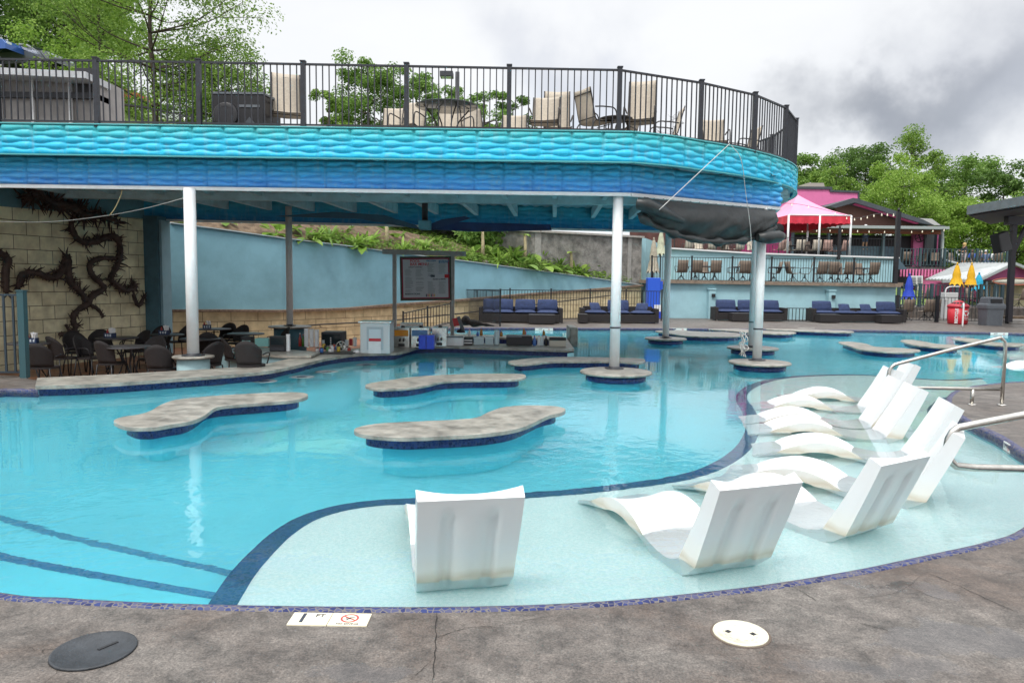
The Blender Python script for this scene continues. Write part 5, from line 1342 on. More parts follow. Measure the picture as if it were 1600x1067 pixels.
def bottle(label, px, ybase, h, r_, m, z=CTZ, cm=None):
    p = onbar(px, ybase, z); t = thing('bottle', label, 'bottle', tuple(p))
    MB().lathe([(r_*.9, 0), (r_, .01), (r_, h*.6), (r_*.35, h*.8), (r_*.33, h*.93)], n=14).build('glass_body', m, t)
    MB().lathe([(r_*.38, h*.93), (r_*.38, h), (0, h)], n=12).build('cap', cm or M_redp, t)
cupstack('tall stack of white cups right of the cash register', 450.5, 522, 549, .045, z=.131)
for i, (px, lab) in enumerate([(479, 'left of three tall white cup stacks behind the bottle tray'), (487, 'middle of three tall white cup stacks behind the bottle tray'), (495, 'right of three tall white cup stacks behind the bottle tray')]): cupstack(lab, px, 513+i, 542, .055)
bottle('red capped sauce bottle left of the tall cup stacks', 469, 541, .30, .035, mat('sauce_red2', (.3, .02, .02), .3), cm=M_white)
bottle('green bottle left of the tall cup stacks', 474, 541, .27, .035, mat('green_bottle', (.05, .16, .02), .2))
obj_box('ice_bin', 'dark open steel cabinet behind the bottle tray', 'cabinet', 502, 535, 519, 541, M_darkm, .5, CTZ, [(.06, .94, .1, .86, M_glass, 'open_front')])
# tray with garnish and bottles
a = onbar(492, 553); b = onbar(552, 553)
t = thing('bar_mat', 'long black rubber bar mat covered with bottles and garnish', 'bar mat', ((a.x+b.x)/2, a.y+.22, CTZ))
bevel(MB().box((0, 0, .008), (abs(b.x-a.x), .45, .016)).build('mat_sheet', M_dark, t), .004)
r = random.Random(4); cols = [(.6, .6, .6), (.4, .05, .03), (.05, .15, .4), (.5, .35, .05), (.03, .03, .03), (.1, .3, .08), (.7, .7, .68)]
for k in range(16):
    px = 496+k*3.3; p = onbar(px, 551-r.random()*6, CTZ+.016)
    t = thing('jar', f'small jar {["of silver lids", "with red garnish", "with blue label", "of orange slices", "of dark picks", "of limes", "with white cap"][k % 7]} {["at the left end", "left of centre", "right of centre", "at the right end"][k//4]} of the bar mat', 'jar', tuple(p), 0, 'jars and bottles on the bar mat')
    h = r.uniform(.06, .13); MB().lathe([(.035, 0), (.04, .01), (.038, h*.8), (.028, h)], n=12).build('jar_body', mat(f'jar_{k%7}', cols[k % 7], .3), t)
    MB().lathe([(.03, h), (.03, h+.015), (0, h+.015)], n=12).build('lid', M_steel if k % 2 else M_dark, t)
p = onbar(533, 549, CTZ+.016); t = thing('spool', 'upright metal wheel reel standing on the bar mat', 'reel', tuple(p))
m = MB(); m.tube([(.10*math.cos(a), 0, .11+.10*math.sin(a)) for a in np.linspace(0, 2*PI, 24, endpoint=False)], .009, 6, closed=True)
for k in range(6): m.bar((0, 0, .11), (.1*math.cos(k*PI/3), 0, .11+.1*math.sin(k*PI/3)), .008, .008)
m.build('rim_and_spokes', M_steel, t)
p = onbar(558, 551); t = thing('bowl', 'white upturned bowl left of the drinks refrigerator', 'bowl', tuple(p)); MB().lathe([(.09, 0), (.085, .03), (.05, .06), (0, .07)], n=20).build('bowl_shell', M_white, t)
t, w, h = obj_box('drinks_refrigerator', 'white steel drinks refrigerator with a glass door and red cans', 'refrigerator', 563, 610, 505, 552, mat('fridge_white', (.55, .57, .58), .35, .3), .55, CTZ,
    [(.22, .78, .12, .88, mat('misty_glass', (.40, .46, .50), .25), 'glass_door'), (.30, .70, .50, .80, M_pg, 'display_panel'), (.28, .70, .0, .40, M_white, 'price_card'), (.30, .70, .41, .50, M_redp, 'can_row')])
MB().box((0, -.01, h+.02), (w*1.12, .6, .03)).build('top_lid', M_steel, t)
for i, (x0, x1, lab, fm) in enumerate([(615, 640, 'frozen drink machine with an orange picture panel, right of the refrigerator', M_or), (642, 670, 'second frozen drink machine with a blue picture panel', mat('blue_panel', (.08, .2, .4), .3)), (675, 698, 'plain steel drink machine behind the blue crate', M_steel)]):
    t, w, h = obj_box('drink_machine', lab, 'drink machine', x0, x1, 512, 543 if i < 2 else 541, M_steel, .5, CTZ, [(.06, .94, .58, .88, fm, 'picture_panel'), (.3, .7, .05, .2, M_dark, 'drip_tray')])
    MB().tube([(-.08*w, -.29, h*.45), (-.08*w, -.33, h*.42), (-.08*w, -.33, h*.32)], .018, 8).build('tap', M_dark, t); MB().tube([(.15*w, -.29, h*.45), (.15*w, -.33, h*.42), (.15*w, -.33, h*.32)], .018, 8).build('tap', M_dark, t)
    MB().lathe([(.05, h), (.04, h+.03), (0, h+.035)], n=12).build('hopper_cap', M_dark, t)
obj_box('steel_hood', 'low steel box behind the two frozen drink machines', 'box', 625, 660, 505, 535, M_steel, .3, CTZ)
obj_box('blue_crate', 'bright blue square crate standing on the counter', 'crate', 654, 678, 524, 545.5, M_bl, .28, CTZ, [(.49, .51, .05, .95, M_dark, 'corner_shadow_seam')])
obj_box('white_cooler', 'white chest right of the steel drink machine', 'cooler', 698, 724, 526, 540, M_white, .4, CTZ, [(0, 1, .88, 1.05, M_gray, 'lid_edge')])
M_clear = mat('clear_plastic', (.45, .55, .58), .15); 
for i, (x0, x1, lab) in enumerate([(740, 756, 'left clear plastic container right of the striped towels'), (758, 771, 'right clear plastic container beside the tall pitcher')]): obj_box('container', lab, 'container', x0, x1, 527, 539, M_clear, .25, CTZ, [(0, 1, .85, 1.0, M_pg, 'lid')])
cupstack('tall clear pitcher with a dark lid on the right part of the bar', 776, 516, 539, .07, M_clear, name='pitcher', cat='pitcher')
t, w, h = obj_box('towel_pile', 'pile of black and white striped towels on the bar', 'towels', 725, 738, 527, 539, M_dark, .3, CTZ, [(0, 1, .2, .34, M_white, 'white_stripe'), (0, 1, .55, .68, M_white, 'white_stripe')])
obj_box('cooler_box', 'long dark cooler box on the right part of the bar', 'cooler', 791, 831, 525, 539.5, M_dark, .45, CTZ, [(0, .6, .86, 1.04, M_gray, 'lid_edge')])
for i, (px, mm_, lab) in enumerate([(835, mat('bottle_blue', (.05, .15, .45), .3), 'blue white bottle right of the long dark cooler'), (842, M_white, 'white squeeze bottle left of the red tipped one'), (847, M_pg, 'pale squeeze bottle with a red cap'), (853, M_dark, 'dark bottle at the end of the bottle row')]): bottle(lab, px, 540, .24, .04, mm_)
obj_box('garnish_tray', 'cream garnish tray with black lids near the end of the bar', 'tray', 858, 884, 531, 541, mat('cream_tray', (.5, .47, .4), .5), .28, CTZ, [(0, 1, .9, 1.4, M_dark, 'black_lids')])
p = onbar(890, 545.5, -.2); t = thing('counter_end_block', 'pale grey stone block closing the end of the bar counter', 'stone block', (p.x+.1, p.y+.25, -.6))
bevel(MB().box((0, .3, .48), (.22, 1.3, 1.02)).build('block', M_gran, t), .02)
bc = [('clear', (.5, .55, .58)), ('amber', (.35, .15, .02)), ('green', (.04, .16, .04)), ('white', (.7, .7, .7)), ('red', (.45, .03, .03)), ('blue', (.04, .12, .4)), ('dark', (.03, .025, .02))]
wz = ['at the left end', 'left of the middle', 'at the middle', 'right of the middle', 'at the right end']
for k in (1, 4, 5, 11, 12, 19, 20, 26):
    px = 728+k*4.6+(k % 4); cn, cc = bc[(k*3) % 7]; bottle(f'{"tall" if k % 2 else "short"} {cn} bottle on the back counter {wz[k//6]}', px, 525.5-(k % 3)*.6, (.22 if k % 2 else .16)*random.Random(k).uniform(.85, 1.1), .04, mat('bottle_'+cn, cc, .2), cm=[M_white, M_redp, M_dark][k % 3])
for k in range(9):
    px = 505+k*6.2; p = onbar(px, 541-(k % 2)*1.5)
    cupstack(f'{["clear", "red", "white"][k % 3]} cup stack {["left", "middle", "right"][k//3]} of the group behind the bottle tray', px, 531-(k % 3)*2, 541-(k % 2)*1.5, .045, [M_clear_, M_redp, M_white][k % 3])
# leaning tablet, folded umbrella, red thing
p = onbar(722, 519); t = thing('tablet_stand', 'tilted red and grey payment tablet behind the coolers', 'payment terminal', tuple(PD(720, 516, 19.8)))
MB().box((0, 0, .17), (.09, .03, .42), M=Matrix.Rotation(-.35, 3, 'Y')).build('tablet', M_gray, t); MB().box((-.13, .02, .22), (.16, .05, .22), M=Matrix.Rotation(-.2, 3, 'Y')).build('red_case', M_redp, t)
MB().lathe([(.12, -.06), (.1, 0), (.02, .03), (.02, .1)], n=14).build('stand_foot', M_dark, t)
t = thing('folded_umbrella', 'folded dark patio umbrella lying behind the bar at the fence foot', 'umbrella', tuple(PD(745, 505, 21.5)))
MB().tube(crom([PD(722, 498, 21.6), PD(735, 504, 21.5), PD(755, 507, 21.4), PD(772, 509, 21.3)], 4), [.05, .14, .16, .12, .08, .12, .1, .06, .04, .05, .03, .02, .015], 9).build('canopy', mat('dark_canvas', (.05, .045, .045), .9, 0, .3, 8, .6, 20), t, True)
# ---- menu board
t = thing('menu_board', 'framed pool bar menu board on two grey posts with a top beam', 'menu board', tuple(PD(662, 520, 20.2)))
dm = 20.2
for px, yb in ((616.5, 520), (707.5, 520)):
    a = PD(px, 397, dm); MB().box((a.x, dm, (a.z+SB)/2), (.10, .10, a.z-SB)).build('post', mat('grey_post', (.34, .34, .33), .6, 0, .12, 8), t, True)
a, b = PD(598, 393, dm), PD(728, 397, dm); MB().bar(a, b, .14, .13).build('top_beam', MATS['grey_post'], t, True)
tl, br_, bl = PD(625.5, 399, dm-.03), PD(705, 470, dm-.03), PD(622.5, 468, dm-.03)
cw = PD(705.5, 401, dm-.03).x-tl.x; chh = tl.z-bl.z; cxx = (tl.x+PD(705.5, 401, dm).x)/2; czz = (tl.z+bl.z)/2-.02
B = Matrix.Translation((cxx, dm-.07, czz)) @ Matrix.Rotation(math.radians(-1.2), 4, 'Y') @ Matrix.Rotation(PI/2, 4, 'X')
def onboard(name, m, bx, z):
    q = MB()
    for (x0, y0, x1, y1) in bx: q.box(((x0+x1)/2-.5, .5-(y0+y1)/2, 0), (x1-x0, abs(y1-y0), .002))
    q.v = [(v[0]*cw, v[1]*chh, v[2]+z) for v in q.v]
    o = q.build(name, m); o.data.transform(B); o.parent = t; o.matrix_parent_inverse = mw(t).inverted(); return o
onboard('outer_frame', mat('leafy_frame', (.015, .03, .02), .6, col2=(.05, .07, .05), vscale=14), [(0, 0, 1, 1)], 0)
onboard('red_border', mat('crimson_border', (.22, .01, .04), .6), [(.035, .04, .965, .955)], .004)
onboard('menu_sheet', mat('menu_paper', (.42, .46, .50), .5), [(.06, .07, .94, .93)], .008)
ty = lambda s, x, y, sz, m, al='LEFT', bo=0: text_mesh('menu_letters', s, sz, m, B @ Matrix.Translation(((x-.5)*cw, (.5-y)*chh, .0105)), t, .0002, al, bo)
M_mr = mat('menu_red', (.45, .01, .02), .6); M_mk = mat('menu_ink', (.02, .04, .06), .6); M_mb = mat('menu_teal', (.02, .13, .28), .6)
ty('POOL', .20, .108, .105, M_mr, bo=.0018); ty('BAR MENU', .20, .18, .105, M_mr, bo=.0018); ty('DRAFT DRINKS', .17, .245, .055, M_mk, bo=.001)
ty('FROZEN', .52, .105, .07, M_mb, bo=.002); ty('BEVERAGE', .76, .11, .06, M_mb, bo=.002); ty('BUCKETS', .76, .145, .06, M_mb, bo=.002)
ty('FOOD & DRINK', .64, .52, .05, M_mk, bo=.002); ty('RESERVATIONS', .09, .85, .06, M_mk, bo=.002); ty('WINE & SELTZERS', .75, .39, .04, M_mb)
ln = []; r = random.Random(8)
for cx_, (w0, y0, y1) in zip((.09, .30, .53, .75), ((.17, .29, .80), (.17, .29, .78), (.16, .17, .45), (.15, .18, .36))):
    y = y0
    while y < y1:
        if r.random() > .12: ln.append((cx_+r.random()*.02, y, cx_+w0*r.uniform(.6, 1), y+.008))
        y += .022
for cx_ in (.53, .74):
    y = .57
    while y < .84:
        ln.append((cx_+r.random()*.02, y, cx_+.16*r.uniform(.6, 1), y+.008)); y += .022
for x0 in (.09, .30, .53, .74): onboard('text_column', mat('menu_fine_print', (.16, .19, .22), .7), [q for q in ln if x0-.01 < q[0] < x0+.05], .0105)
onboard('menu_picture', M_mk, [(.60, .42, .68, .47), (.58, .435, .60, .45)], .0105); onboard('red_badge', M_mr, [(.87, .41, .95, .49)], .011)
for k in range(6): onboard('dancing_mark', [M_mk, M_mr, mat('menu_gold', (.5, .35, .05), .6)][k % 3], [(.50+k*.032, .85, .518+k*.032, .915)], .0105)
# ================================================================ sofas
def cushion(m, c, s, rx=0, rz=0):
    # pillow: subdivided puffy box
    n = 6; w, d, h = s; R = Matrix.Rotation(rz, 3, 'Z') @ Matrix.Rotation(rx, 3, 'X'); g = []
    for side in (1, -1):
        g = []
        for i in range(n+1):
            row = []
            for j in range(n+1):
                u, v = i/n*2-1, j/n*2-1; p = Vector((u*w/2*(1-.06*v*v), v*d/2*(1-.06*u*u), side*h/2*((1-abs(u)**4)*(1-abs(v)**4))**.45)); row.append(tuple(R @ p+Vector(c)))
            g.append(row if side > 0 else row)
        m.grid(g if side > 0 else g[::-1], True)
def sofa(label, px0, px1, d, seats, arms=(1, 1), backs=True, cushions=None, depth=.85, group='navy cushioned wicker sofas', hb=.62, pillow=()):
    x0, x1 = PX(px0, d), PX(px1, d); w = x1-x0; t = thing('wicker_sofa', label, 'sofa', ((x0+x1)/2, d, 0), 0, group)
    aw = .14; xi0 = -w/2+(aw if arms[0] else 0); xi1 = w/2-(aw if arms[1] else 0)
    bevel(MB().box(((xi0+xi1)/2, 0, .20), (xi1-xi0-.004, depth, .30)).build('base', M_wicker, t), .01)
    if backs: bevel(MB().box(((xi0+xi1)/2, depth/2-.06, .47), (xi1-xi0-.004, .12, .24+.3*(hb-.5))).build('backrest', M_wicker, t), .01)
    for s, a in zip((-1, 1), arms):
        if a: bevel(MB().box((s*(w/2-aw/2), 0, .31), (aw, depth+.002, .56)).build('armrest', M_wicker, t), .012)
    sw_ = (xi1-xi0)/seats
    for k in range(seats):
        m = MB(); cushion(m, (xi0+sw_*(k+.5), -.04, .42), (sw_*.98, depth-.16, .17)); m.build('seat_cushion', M_navy, t)
    for k in (range(seats) if cushions is None else cushions):
        m = MB(); cushion(m, (xi0+sw_*(k+.5), depth/2-.22, .68), (sw_*.92, .50, .20), rx=math.radians(72)); m.build('back_cushion', M_navy, t)
    for k, tilt in pillow:
        m = MB(); cushion(m, (xi0+sw_*(k+.5), depth/2-.34, .62), (.5, .42, .16), rx=math.radians(58), rz=tilt); m.build('pillow', M_navy, t)
    for s in (-1, 1):
        MB().box((s*(w/2-.1), -depth/2+.07, .025), (.05, .05, .05)).build('foot', M_steel, t)
    return t
def ottoman(label, px0, px1, d, cush=False):
    x0, x1 = PX(px0, d), PX(px1, d); w = x1-x0; t = thing('ottoman', label, 'ottoman', ((x0+x1)/2, d, 0), 0, 'dark wicker ottomans')
    bevel(MB().box((0, 0, .19), (w, .6, .32)).build('base', M_wicker, t), .012); MB().box((0, 0, .36), (w+.01, .61, .02)).build('top_panel', mat('ottoman_top', (.05, .05, .055), .5), t)
sofa('long sofa with navy bench cushions inside the lounge fence, left one', 768, 878, 28.9, 3, (0, 1), hb=.7, depth=.9)
sofa('tall wicker end section at the left of the lounge behind the front fence bay', 748, 772, 29.0, 1, (1, 0), hb=1.0)
ottoman('dark ottoman in front of the left lounge sofa', 826, 866, 28.0)
sofa('long sofa with tumbled navy cushions, right one inside the lounge fence', 906, 1026, 29.6, 3, (1, 1), cushions=[1], pillow=[(0, .5), (2, -.5), (1, .3)], hb=.9)
ottoman('small dark side block at the left end of the right lounge sofa', 903, 917, 28.9)
sofa('three seat wicker sofa against the teal wall behind the front columns', 1113, 1225, 32.6, 3, (1, 1))
ottoman('dark ottoman in front of the sofa left of the paired columns', 1141, 1172, 31.7)
sofa('corner sofa with four navy cushions at the right end of the teal wall', 1264, 1408, 32.4, 4, (1, 1), cushions=[0, 3], pillow=[(1, .0), (2, .1)])
ottoman('left dark ottoman in front of the corner sofa', 1277, 1308, 31.6); ottoman('right dark ottoman in front of the corner sofa', 1372, 1402, 31.6)
t = thing('low_rack', 'low black metal frame rack between the two far sofas', 'rack', (PX(1243, 32.4), 32.4, 0))
m = MB(); w = 33*32.4/F
for k in range(7): m.box((-w/2+w*k/6, 0, .3), (.025, .025, .58))
m.bar((-w/2, 0, .58), (w/2, 0, .58), .03, .03); m.bar((-w/2, 0, .04), (w/2, 0, .04), .03, .03); m.build('bars', M_black, t)
# ================================================================ upper deck furniture
M_frame = mat('chair_frame_dark', (.035, .03, .028), .4, .2)
def sling_chair(tall):
    h = 1.22 if tall else .95; t = thing('sling_chair', 'x', 'chair', (0, 0, 0), 0, 'beige sling chairs on the raised deck')
    g = []
    for i, (y, z) in enumerate(xy(p) for p in crom([(.24, .43, 0), (.05, .40, 0), (-.16, .40, 0), (-.22, .5, 0), (-.27, .72, 0), (-.36 if tall else -.33, h, 0)], 4)):
        g.append([(-.235, y, z), (0, y, z-.012), (.235, y, z)])
    o = MB().grid(g, True).build('sling', M_sling, t); sd = o.modifiers.new('s', 'SOLIDIFY'); sd.thickness = .008
    sp_ = [(a[0][1], a[0][2]) for a in g]
    for s in (-1, 1):
        MB().tube([(s*.245, y, z) for y, z in sp_], .012, 6).build('side_rail', M_frame, t)
        MB().tube(crom([(s*.26, .24, 0), (s*.27, .26, .35), (s*.27, .22, .62), (s*.27, .0, .645), (s*.265, -.22, .62)], 4), .013, 6).build('arm_frame', M_frame, t)
        MB().tube(crom([(s*.25, -.36, 0), (s*.25, -.26, .3), (s*.25, -.18, .42)], 3), .013, 6).build('leg', M_frame, t)
    for y, z in ((-.34 if tall else -.31, h-.08), (-.2, .45), (.22, .38)): MB().tube([(-.25, y-.015, z), (.25, y-.015, z)], .009, 5).build('cross_bar', M_frame, t)
    return t
pa_, pb_ = sling_chair(False), sling_chair(True); fa = fb = True
UC = [(452, 13.3, 200, 1, 'tall tan sling chair right of the black speaker'), (612, 14.7, 175, 0, 'low tan sling chair left of the glass table on the deck'), (636, 14.2, 160, 0, 'low tan sling chair overlapping the railing post left of the glass table'), (745, 14.6, 215, 0, 'low tan sling chair leaning right of the glass table'), (700, 15.0, 180, 0, 'low tan sling chair behind the glass table'),
      (846, 13.7, 172, 0, 'low tan sling chair in front of the tall one, under the railing top'), (866, 14.3, 180, 1, 'tall tan sling chair behind a low one, right of the middle post'), (925, 13.6, -60, 0, 'tan sling chair seen from the side facing right'), (992, 13.5, 165, 1, 'tallest tan sling chair, tilted, right of the tall railing post'), (965, 14.3, 60, 0, 'low tan sling chair turned toward the small table near the tall post'),
      (1030, 14.8, 90, 0, 'low tan sling chair in profile behind the curved railing'), (1106, 15.4, 175, 0, 'low tan sling chair behind the second curved railing bay'), (800, 15.2, 180, 0, 'low tan sling chair hidden behind the railing post right of the glass table'), (1150, 16.4, 100, 0, 'rightmost sling chair on the raised deck')]
for px, d, an, tall, lab in UC:
    if tall: place(pb_, (PX(px, d), d, 4.071), math.radians(an), lab, fb); fb = False
    else: place(pa_, (PX(px, d), d, 4.071), math.radians(an), lab, fa); fa = False
t = thing('glass_table', 'round dark glass patio table among the tan chairs on the raised deck', 'table', (PX(696, 13.8), 13.8, 4.071))
MB().lathe([(0, .70), (.56, .70), (.58, .712), (.56, .72), (0, .72)], n=40).build('glass_top', mat('smoked_glass', (.08, .10, .10), .1), t)
for k in range(4):
    a = k*PI/2+.5; MB().tube(crom([(.45*math.cos(a), .45*math.sin(a), .69), (.2*math.cos(a), .2*math.sin(a), .35), (.42*math.cos(a), .42*math.sin(a), 0)], 4), .014, 6).build('leg', M_frame, t)
t = thing('side_table', 'small low dark table beside the tallest tan chair', 'table', (PX(955, 13.4), 13.4, 4.071)); MB().lathe([(0, .42), (.3, .42), (.3, .44), (0, .44)], n=24).build('tabletop', M_frame, t)
for k in range(3): MB().tube([(.2*math.cos(k*2.1), .2*math.sin(k*2.1), .42), (.26*math.cos(k*2.1), .26*math.sin(k*2.1), 0)], .012, 6).build('leg', M_frame, t)
# big black speaker cabinet
def px_box(px0, px1, y0, y1, d): a, b = PD(px0, y0, d), PD(px1, y1, d); return a.x, b.x, b.z, a.z
x0, x1, zb, zt = px_box(332, 412, 147, 197, 13.1); t = thing('speaker_cabinet', 'big black loudspeaker cabinet with a round driver lying on the raised deck', 'loudspeaker', ((x0+x1)/2, 13.4, 4.071))
w = x1-x0; h = zt-4.071
o = MB().prism([(-w/2, -.3), (w/2, -.3), (w/2+.1, .35), (-w/2-.02, .35)], .06, h).build('cabinet', M_dark, t); bevel(o, .015)
MB().prism([(-w/2-.01, -.31), (w/2+.01, -.31), (w/2+.12, .36), (-w/2-.03, .36)], h, h+.035).build('top_cover', M_gray, t)
MB().lathe([(.22, 0), (.20, .03), (.08, -.05), (0, -.03)], n=28).build('driver_cone', mat('driver_rubber', (.04, .04, .045), .4), t).matrix_basis = Matrix.Translation((-w*.24, -.315, h*.5)) @ Matrix.Rotation(PI/2, 4, 'X')
MB().box((w*.22, -.306, h*.72), (w*.42, .01, h*.06)).add([(w*.05, -.312, .14), (w*.42, -.312, .14), (w*.24, -.35, h*.45)], [(0, 1, 2)]).build('horn_panel', M_gray, t)
MB().box((0, 0, .03), (w*.8, .4, .058)).build('base_skid', M_darkm, t)
# stainless grill counter on the deck
t = thing('grill_counter', 'stainless outdoor grill counter with hood and grey doors at the deck left', 'grill counter', (PX(60, 13.6), 13.6, 4.071))
X0, X1 = PX(-30, 13.4), PX(163, 13.4); dz = 4.071
zt = PD(80, 113, 13.4).z
M_pan = mat('grey_cabinet_panel', (.30, .28, .27), .5, 0, .15, 4); M_sd = mat('steel_dull', (.55, .56, .58), .4, .3, .1, 5)
MB().box(((X0+X1)/2-t.location.x, .25, .56), (X1-X0, .9, 1.0)).build('cabinet', M_pan, t)
MB().bar(Vector((X0, 13.35, zt-.08))-t.location, Vector((X1+.05, 13.35, zt-.16))-t.location, .8, .11).build('hood', M_sd, t)
for px in (12, 62, 120, 158): MB().box((PX(px, 13.3)-t.location.x, -.28, (zt-dz)/2-.05), (.05, .05, zt-dz-.2)).build('post', M_white, t)
for a_, b_ in ((16, 58), (66, 116)): MB().box(((PX(a_, 13.3)+PX(b_, 13.3))/2-t.location.x, -.215, .55), (PX(b_, 13.3)-PX(a_, 13.3), .03, .9)).build('door', M_pan, t)
MB().box((PX(139, 13.3)-t.location.x, -.22, .95), (PX(150, 13.3)-PX(124, 13.3), .04, .5)).build('open_shelf', M_dark, t)
MB().box(((X0+X1)/2-t.location.x, -.05, zt-dz-.42), (X1-X0, .5, .10)).build('dark_rail', M_darkm, t)
# lamp behind the deck
t = thing('car_park_lamp', 'box headed parking lamp on a pole behind the glass table', 'street lamp', (PX(712, 32), 32, 4)); zt = PD(712, 113, 32).z
MB().tube([(0, 0, -1), (0, 0, zt-4)], .09, 8).build('pole', M_darkm, t); bevel(MB().box((-.45, 0, zt-4-.12), (.55, .5, .22)).build('lamp_head', M_darkm, t), .02)
MB().box((-.45, 0, zt-4-.235), (.42, .38, .01)).build('lens', M_pg, t)
# ================================================================ tarp, ropes, sails below the deck
t = thing('rolled_tarp', 'black vinyl curtain bunched and rolled below the curved right end of the deck', 'tarp', (3.6, 13.9, ZB))
M_tarp = mat('black_vinyl_tarp', (.022, .026, .027), .42, 0, .3, 2, .5, 7)
from mathutils import noise
topc = [(2.18, 13.03), (5.2, 14.88)]; g = []
nU, nV = 70, 22
def sag(u): return .17+.50*math.sin(PI*min(1, u*.92+.02))**.55
for i in range(nU+1):
    u = i/nU; a = Vector((2.18, 13.03, ZB-.05)).lerp(Vector((5.2, 14.88, ZB-.05)), u); nrm = Vector((.52, -.85, 0)); row = []
    S_ = sag(u)
    for j in range(nV+1):
        v = j/nV; w = noise.noise(Vector((u*9+v*2, v*2.5, 1.3)))*.09*v+noise.noise(Vector((u*26+v*5, v*3, 5)))*.035*v
        pil = math.sin(PI*v)**1.2*.10
        row.append(tuple(a+nrm*(.03+pil+w)+Vector((0, 0, -S_*v+noise.noise(Vector((u*5, v*3, 9)))*.03*v))))
    g.append(row)
o = MB().grid(g, True).build('hanging_sheet', M_tarp, t, True)
roll = []; rad = []
for i in range(40):
    u = i/39; a = Vector((2.18, 13.03, ZB-.05)).lerp(Vector((5.22, 14.9, ZB-.05)), u); roll.append(a+Vector((.03, -.04, -sag(u)-.02+(.06 if u > .9 else 0)))); rad.append(.05+.03*math.sin(u*37)+.02*math.sin(u*61)+(.02 if u > .86 else 0))
MB().tube(roll, [max(.04, x) for x in rad], 12).build('bottom_roll', M_tarp, t, True)
g0 = Vector((2.15, 12.9, ZB-.16)); MB().tube([g0, g0+Vector((.12, -.06, -.02)), g0+Vector((.45, .15, -.12)), g0+Vector((.9, .5, -.25))], [.10, .13, .11, .05], 14, cap=False).build('rolled_end', M_tarp, t, True)
MB().tube([(4.75, 14.45, ZB-.62), (5.0, 14.55, ZB-.61), (5.25, 14.68, ZB-.58), (5.36, 14.74, ZB-.57)], [.08, .13, .12, .07], 14).build('rolled_end', M_tarp, t, True)
gm = MB()
for i in range(16):
    u = (i+.5)/16; a = Vector((2.18, 13.03, ZB-.04)).lerp(Vector((5.2, 14.88, ZB-.04)), u); gm.lathe([(.016, -.0), (.016, .012), (0, .012)], c=a+Vector((.02, -.035, 0)), n=8)
gm.build('grommets', M_steel, t, True)
for lab, pts in [('long slack white rope from the deck railing down to the tarp roll end', [PD(1140, 225, 13.5), PD(1092, 270, 13.0), PD(1030, 328, 12.6)]), ('thin knotted rope hanging over the right end of the tarp', [PD(1143, 228, 13.7), PD(1158, 250, 13.8), PD(1165, 300, 14.1), PD(1172, 352, 14.3), PD(1174, 380, 14.4)])]:
    t = thing('rope', lab, 'rope', tuple(pts[0])); MB().tube(crom(pts, 5), .0065, 6).build('cord', mat('white_rope', (.6, .6, .58), .8), t, True)
t = thing('coiled_rope', 'white rope wound around the foot of the paired columns', 'rope', (p5.x-.12, 14.95, .1)); r = random.Random(1)
m = MB()
for k in range(7):
    pts = [(r.uniform(-.16, -.02), r.uniform(-.2, .1), .05+.08*q+r.uniform(-.03, .03)) for q in range(7)]; m.tube(crom([Vector(p)+Vector((-.03, 0, 0)) for p in pts], 4), .008, 5)
m.build('strands', MATS['white_rope'], t)
t = thing('hanging_sail', 'dark navy fabric wings spread from a hub under the deck above the menu board', 'shade sail', tuple(PD(662, 350, 17.5)))
M_navf = mat('navy_fabric', (.012, .03, .11), .7, 0, .2, 3, .2, 10)
for pts, nm, mm_ in [([(650, 352), (655, 358), (560, 342), (430, 338), (520, 331), (600, 336)], 'left_wing', mat('slate_sail', (.035, .08, .12), .75, 0, .15, 2)), ([(668, 352), (676, 360), (700, 352), (735, 341), (726, 338), (690, 343)], 'right_wing', mat('indigo_sail', (.03, .05, .12), .7)), ([(676, 359), (715, 347), (860, 351), (862, 360), (740, 362)], 'blue_panel', M_navf)]:
    c_ = [PD(x, y, 17.2 if 'left' in nm else 17.6) for x, y in pts]; m = MB(); k = len(c_); dd = Vector((0, .06, 0))
    m.add([p for p in c_]+[p+dd for p in c_], [tuple(range(k))[::-1], tuple(range(k, 2*k))]+[(i, (i+1) % k, k+(i+1) % k, k+i) for i in range(k)]); m.build(nm, mm_, t, True)
a, b = PD(664, 305, 17.4), PD(664, 346, 17.4); MB().tube([a+Vector((0, 0, .2)), b], .07, 10).build('hanger_post', M_dark, t, True)
bevel(MB().box(PD(664, 352, 17.3), (.28, .25, .22)).build('hub', M_teal, t, True), .03)
# ================================================================ far terraces
M_tw = mat('pale_blue_terrace_wall', (.33, .54, .60), .85, 0, .08, 1.5, .25, 40)
TD = 34.2; TZ = 1.66
t = thing('terrace_wall', 'pale blue retaining wall behind the far sofas with a brown ledge on top', 'wall', (10, TD, 0))
xl, xr = PX(1003, 36), PX(1397, TD)
wall_strip([(xl, 36.0, -.02, TZ), (PX(1040, TD), TD, -.02, TZ), (xr, TD, -.02, TZ-.1), (xr+.6, TD+9, -.02, TZ-.1)], .35, 'stucco_face', M_tw, t)
lm = MB()
for a, b in [((xl, 36.0), (PX(1040, TD), TD)), ((PX(1040, TD), TD), (xr+.1, TD-.05)), ((xr+.1, TD), (xr+.6, TD+9))]: lm.bar((a[0], a[1]+.05, TZ+.03), (b[0], b[1]+.05, TZ-.02), .5, .16)
lm.build('ledge', mat('brown_ledge', (.22, .17, .13), .85, 0, .3, 6), t, True)
tag(MB().sheet([[(xl, 36.1), (PX(1040, TD)+.1, TD+.3), (xr-.2, TD+.3), (xr+.4, TD+9), (xl+1, TD+9)]], TZ+.05).build('terrace_paving', M_deck), kind='structure')
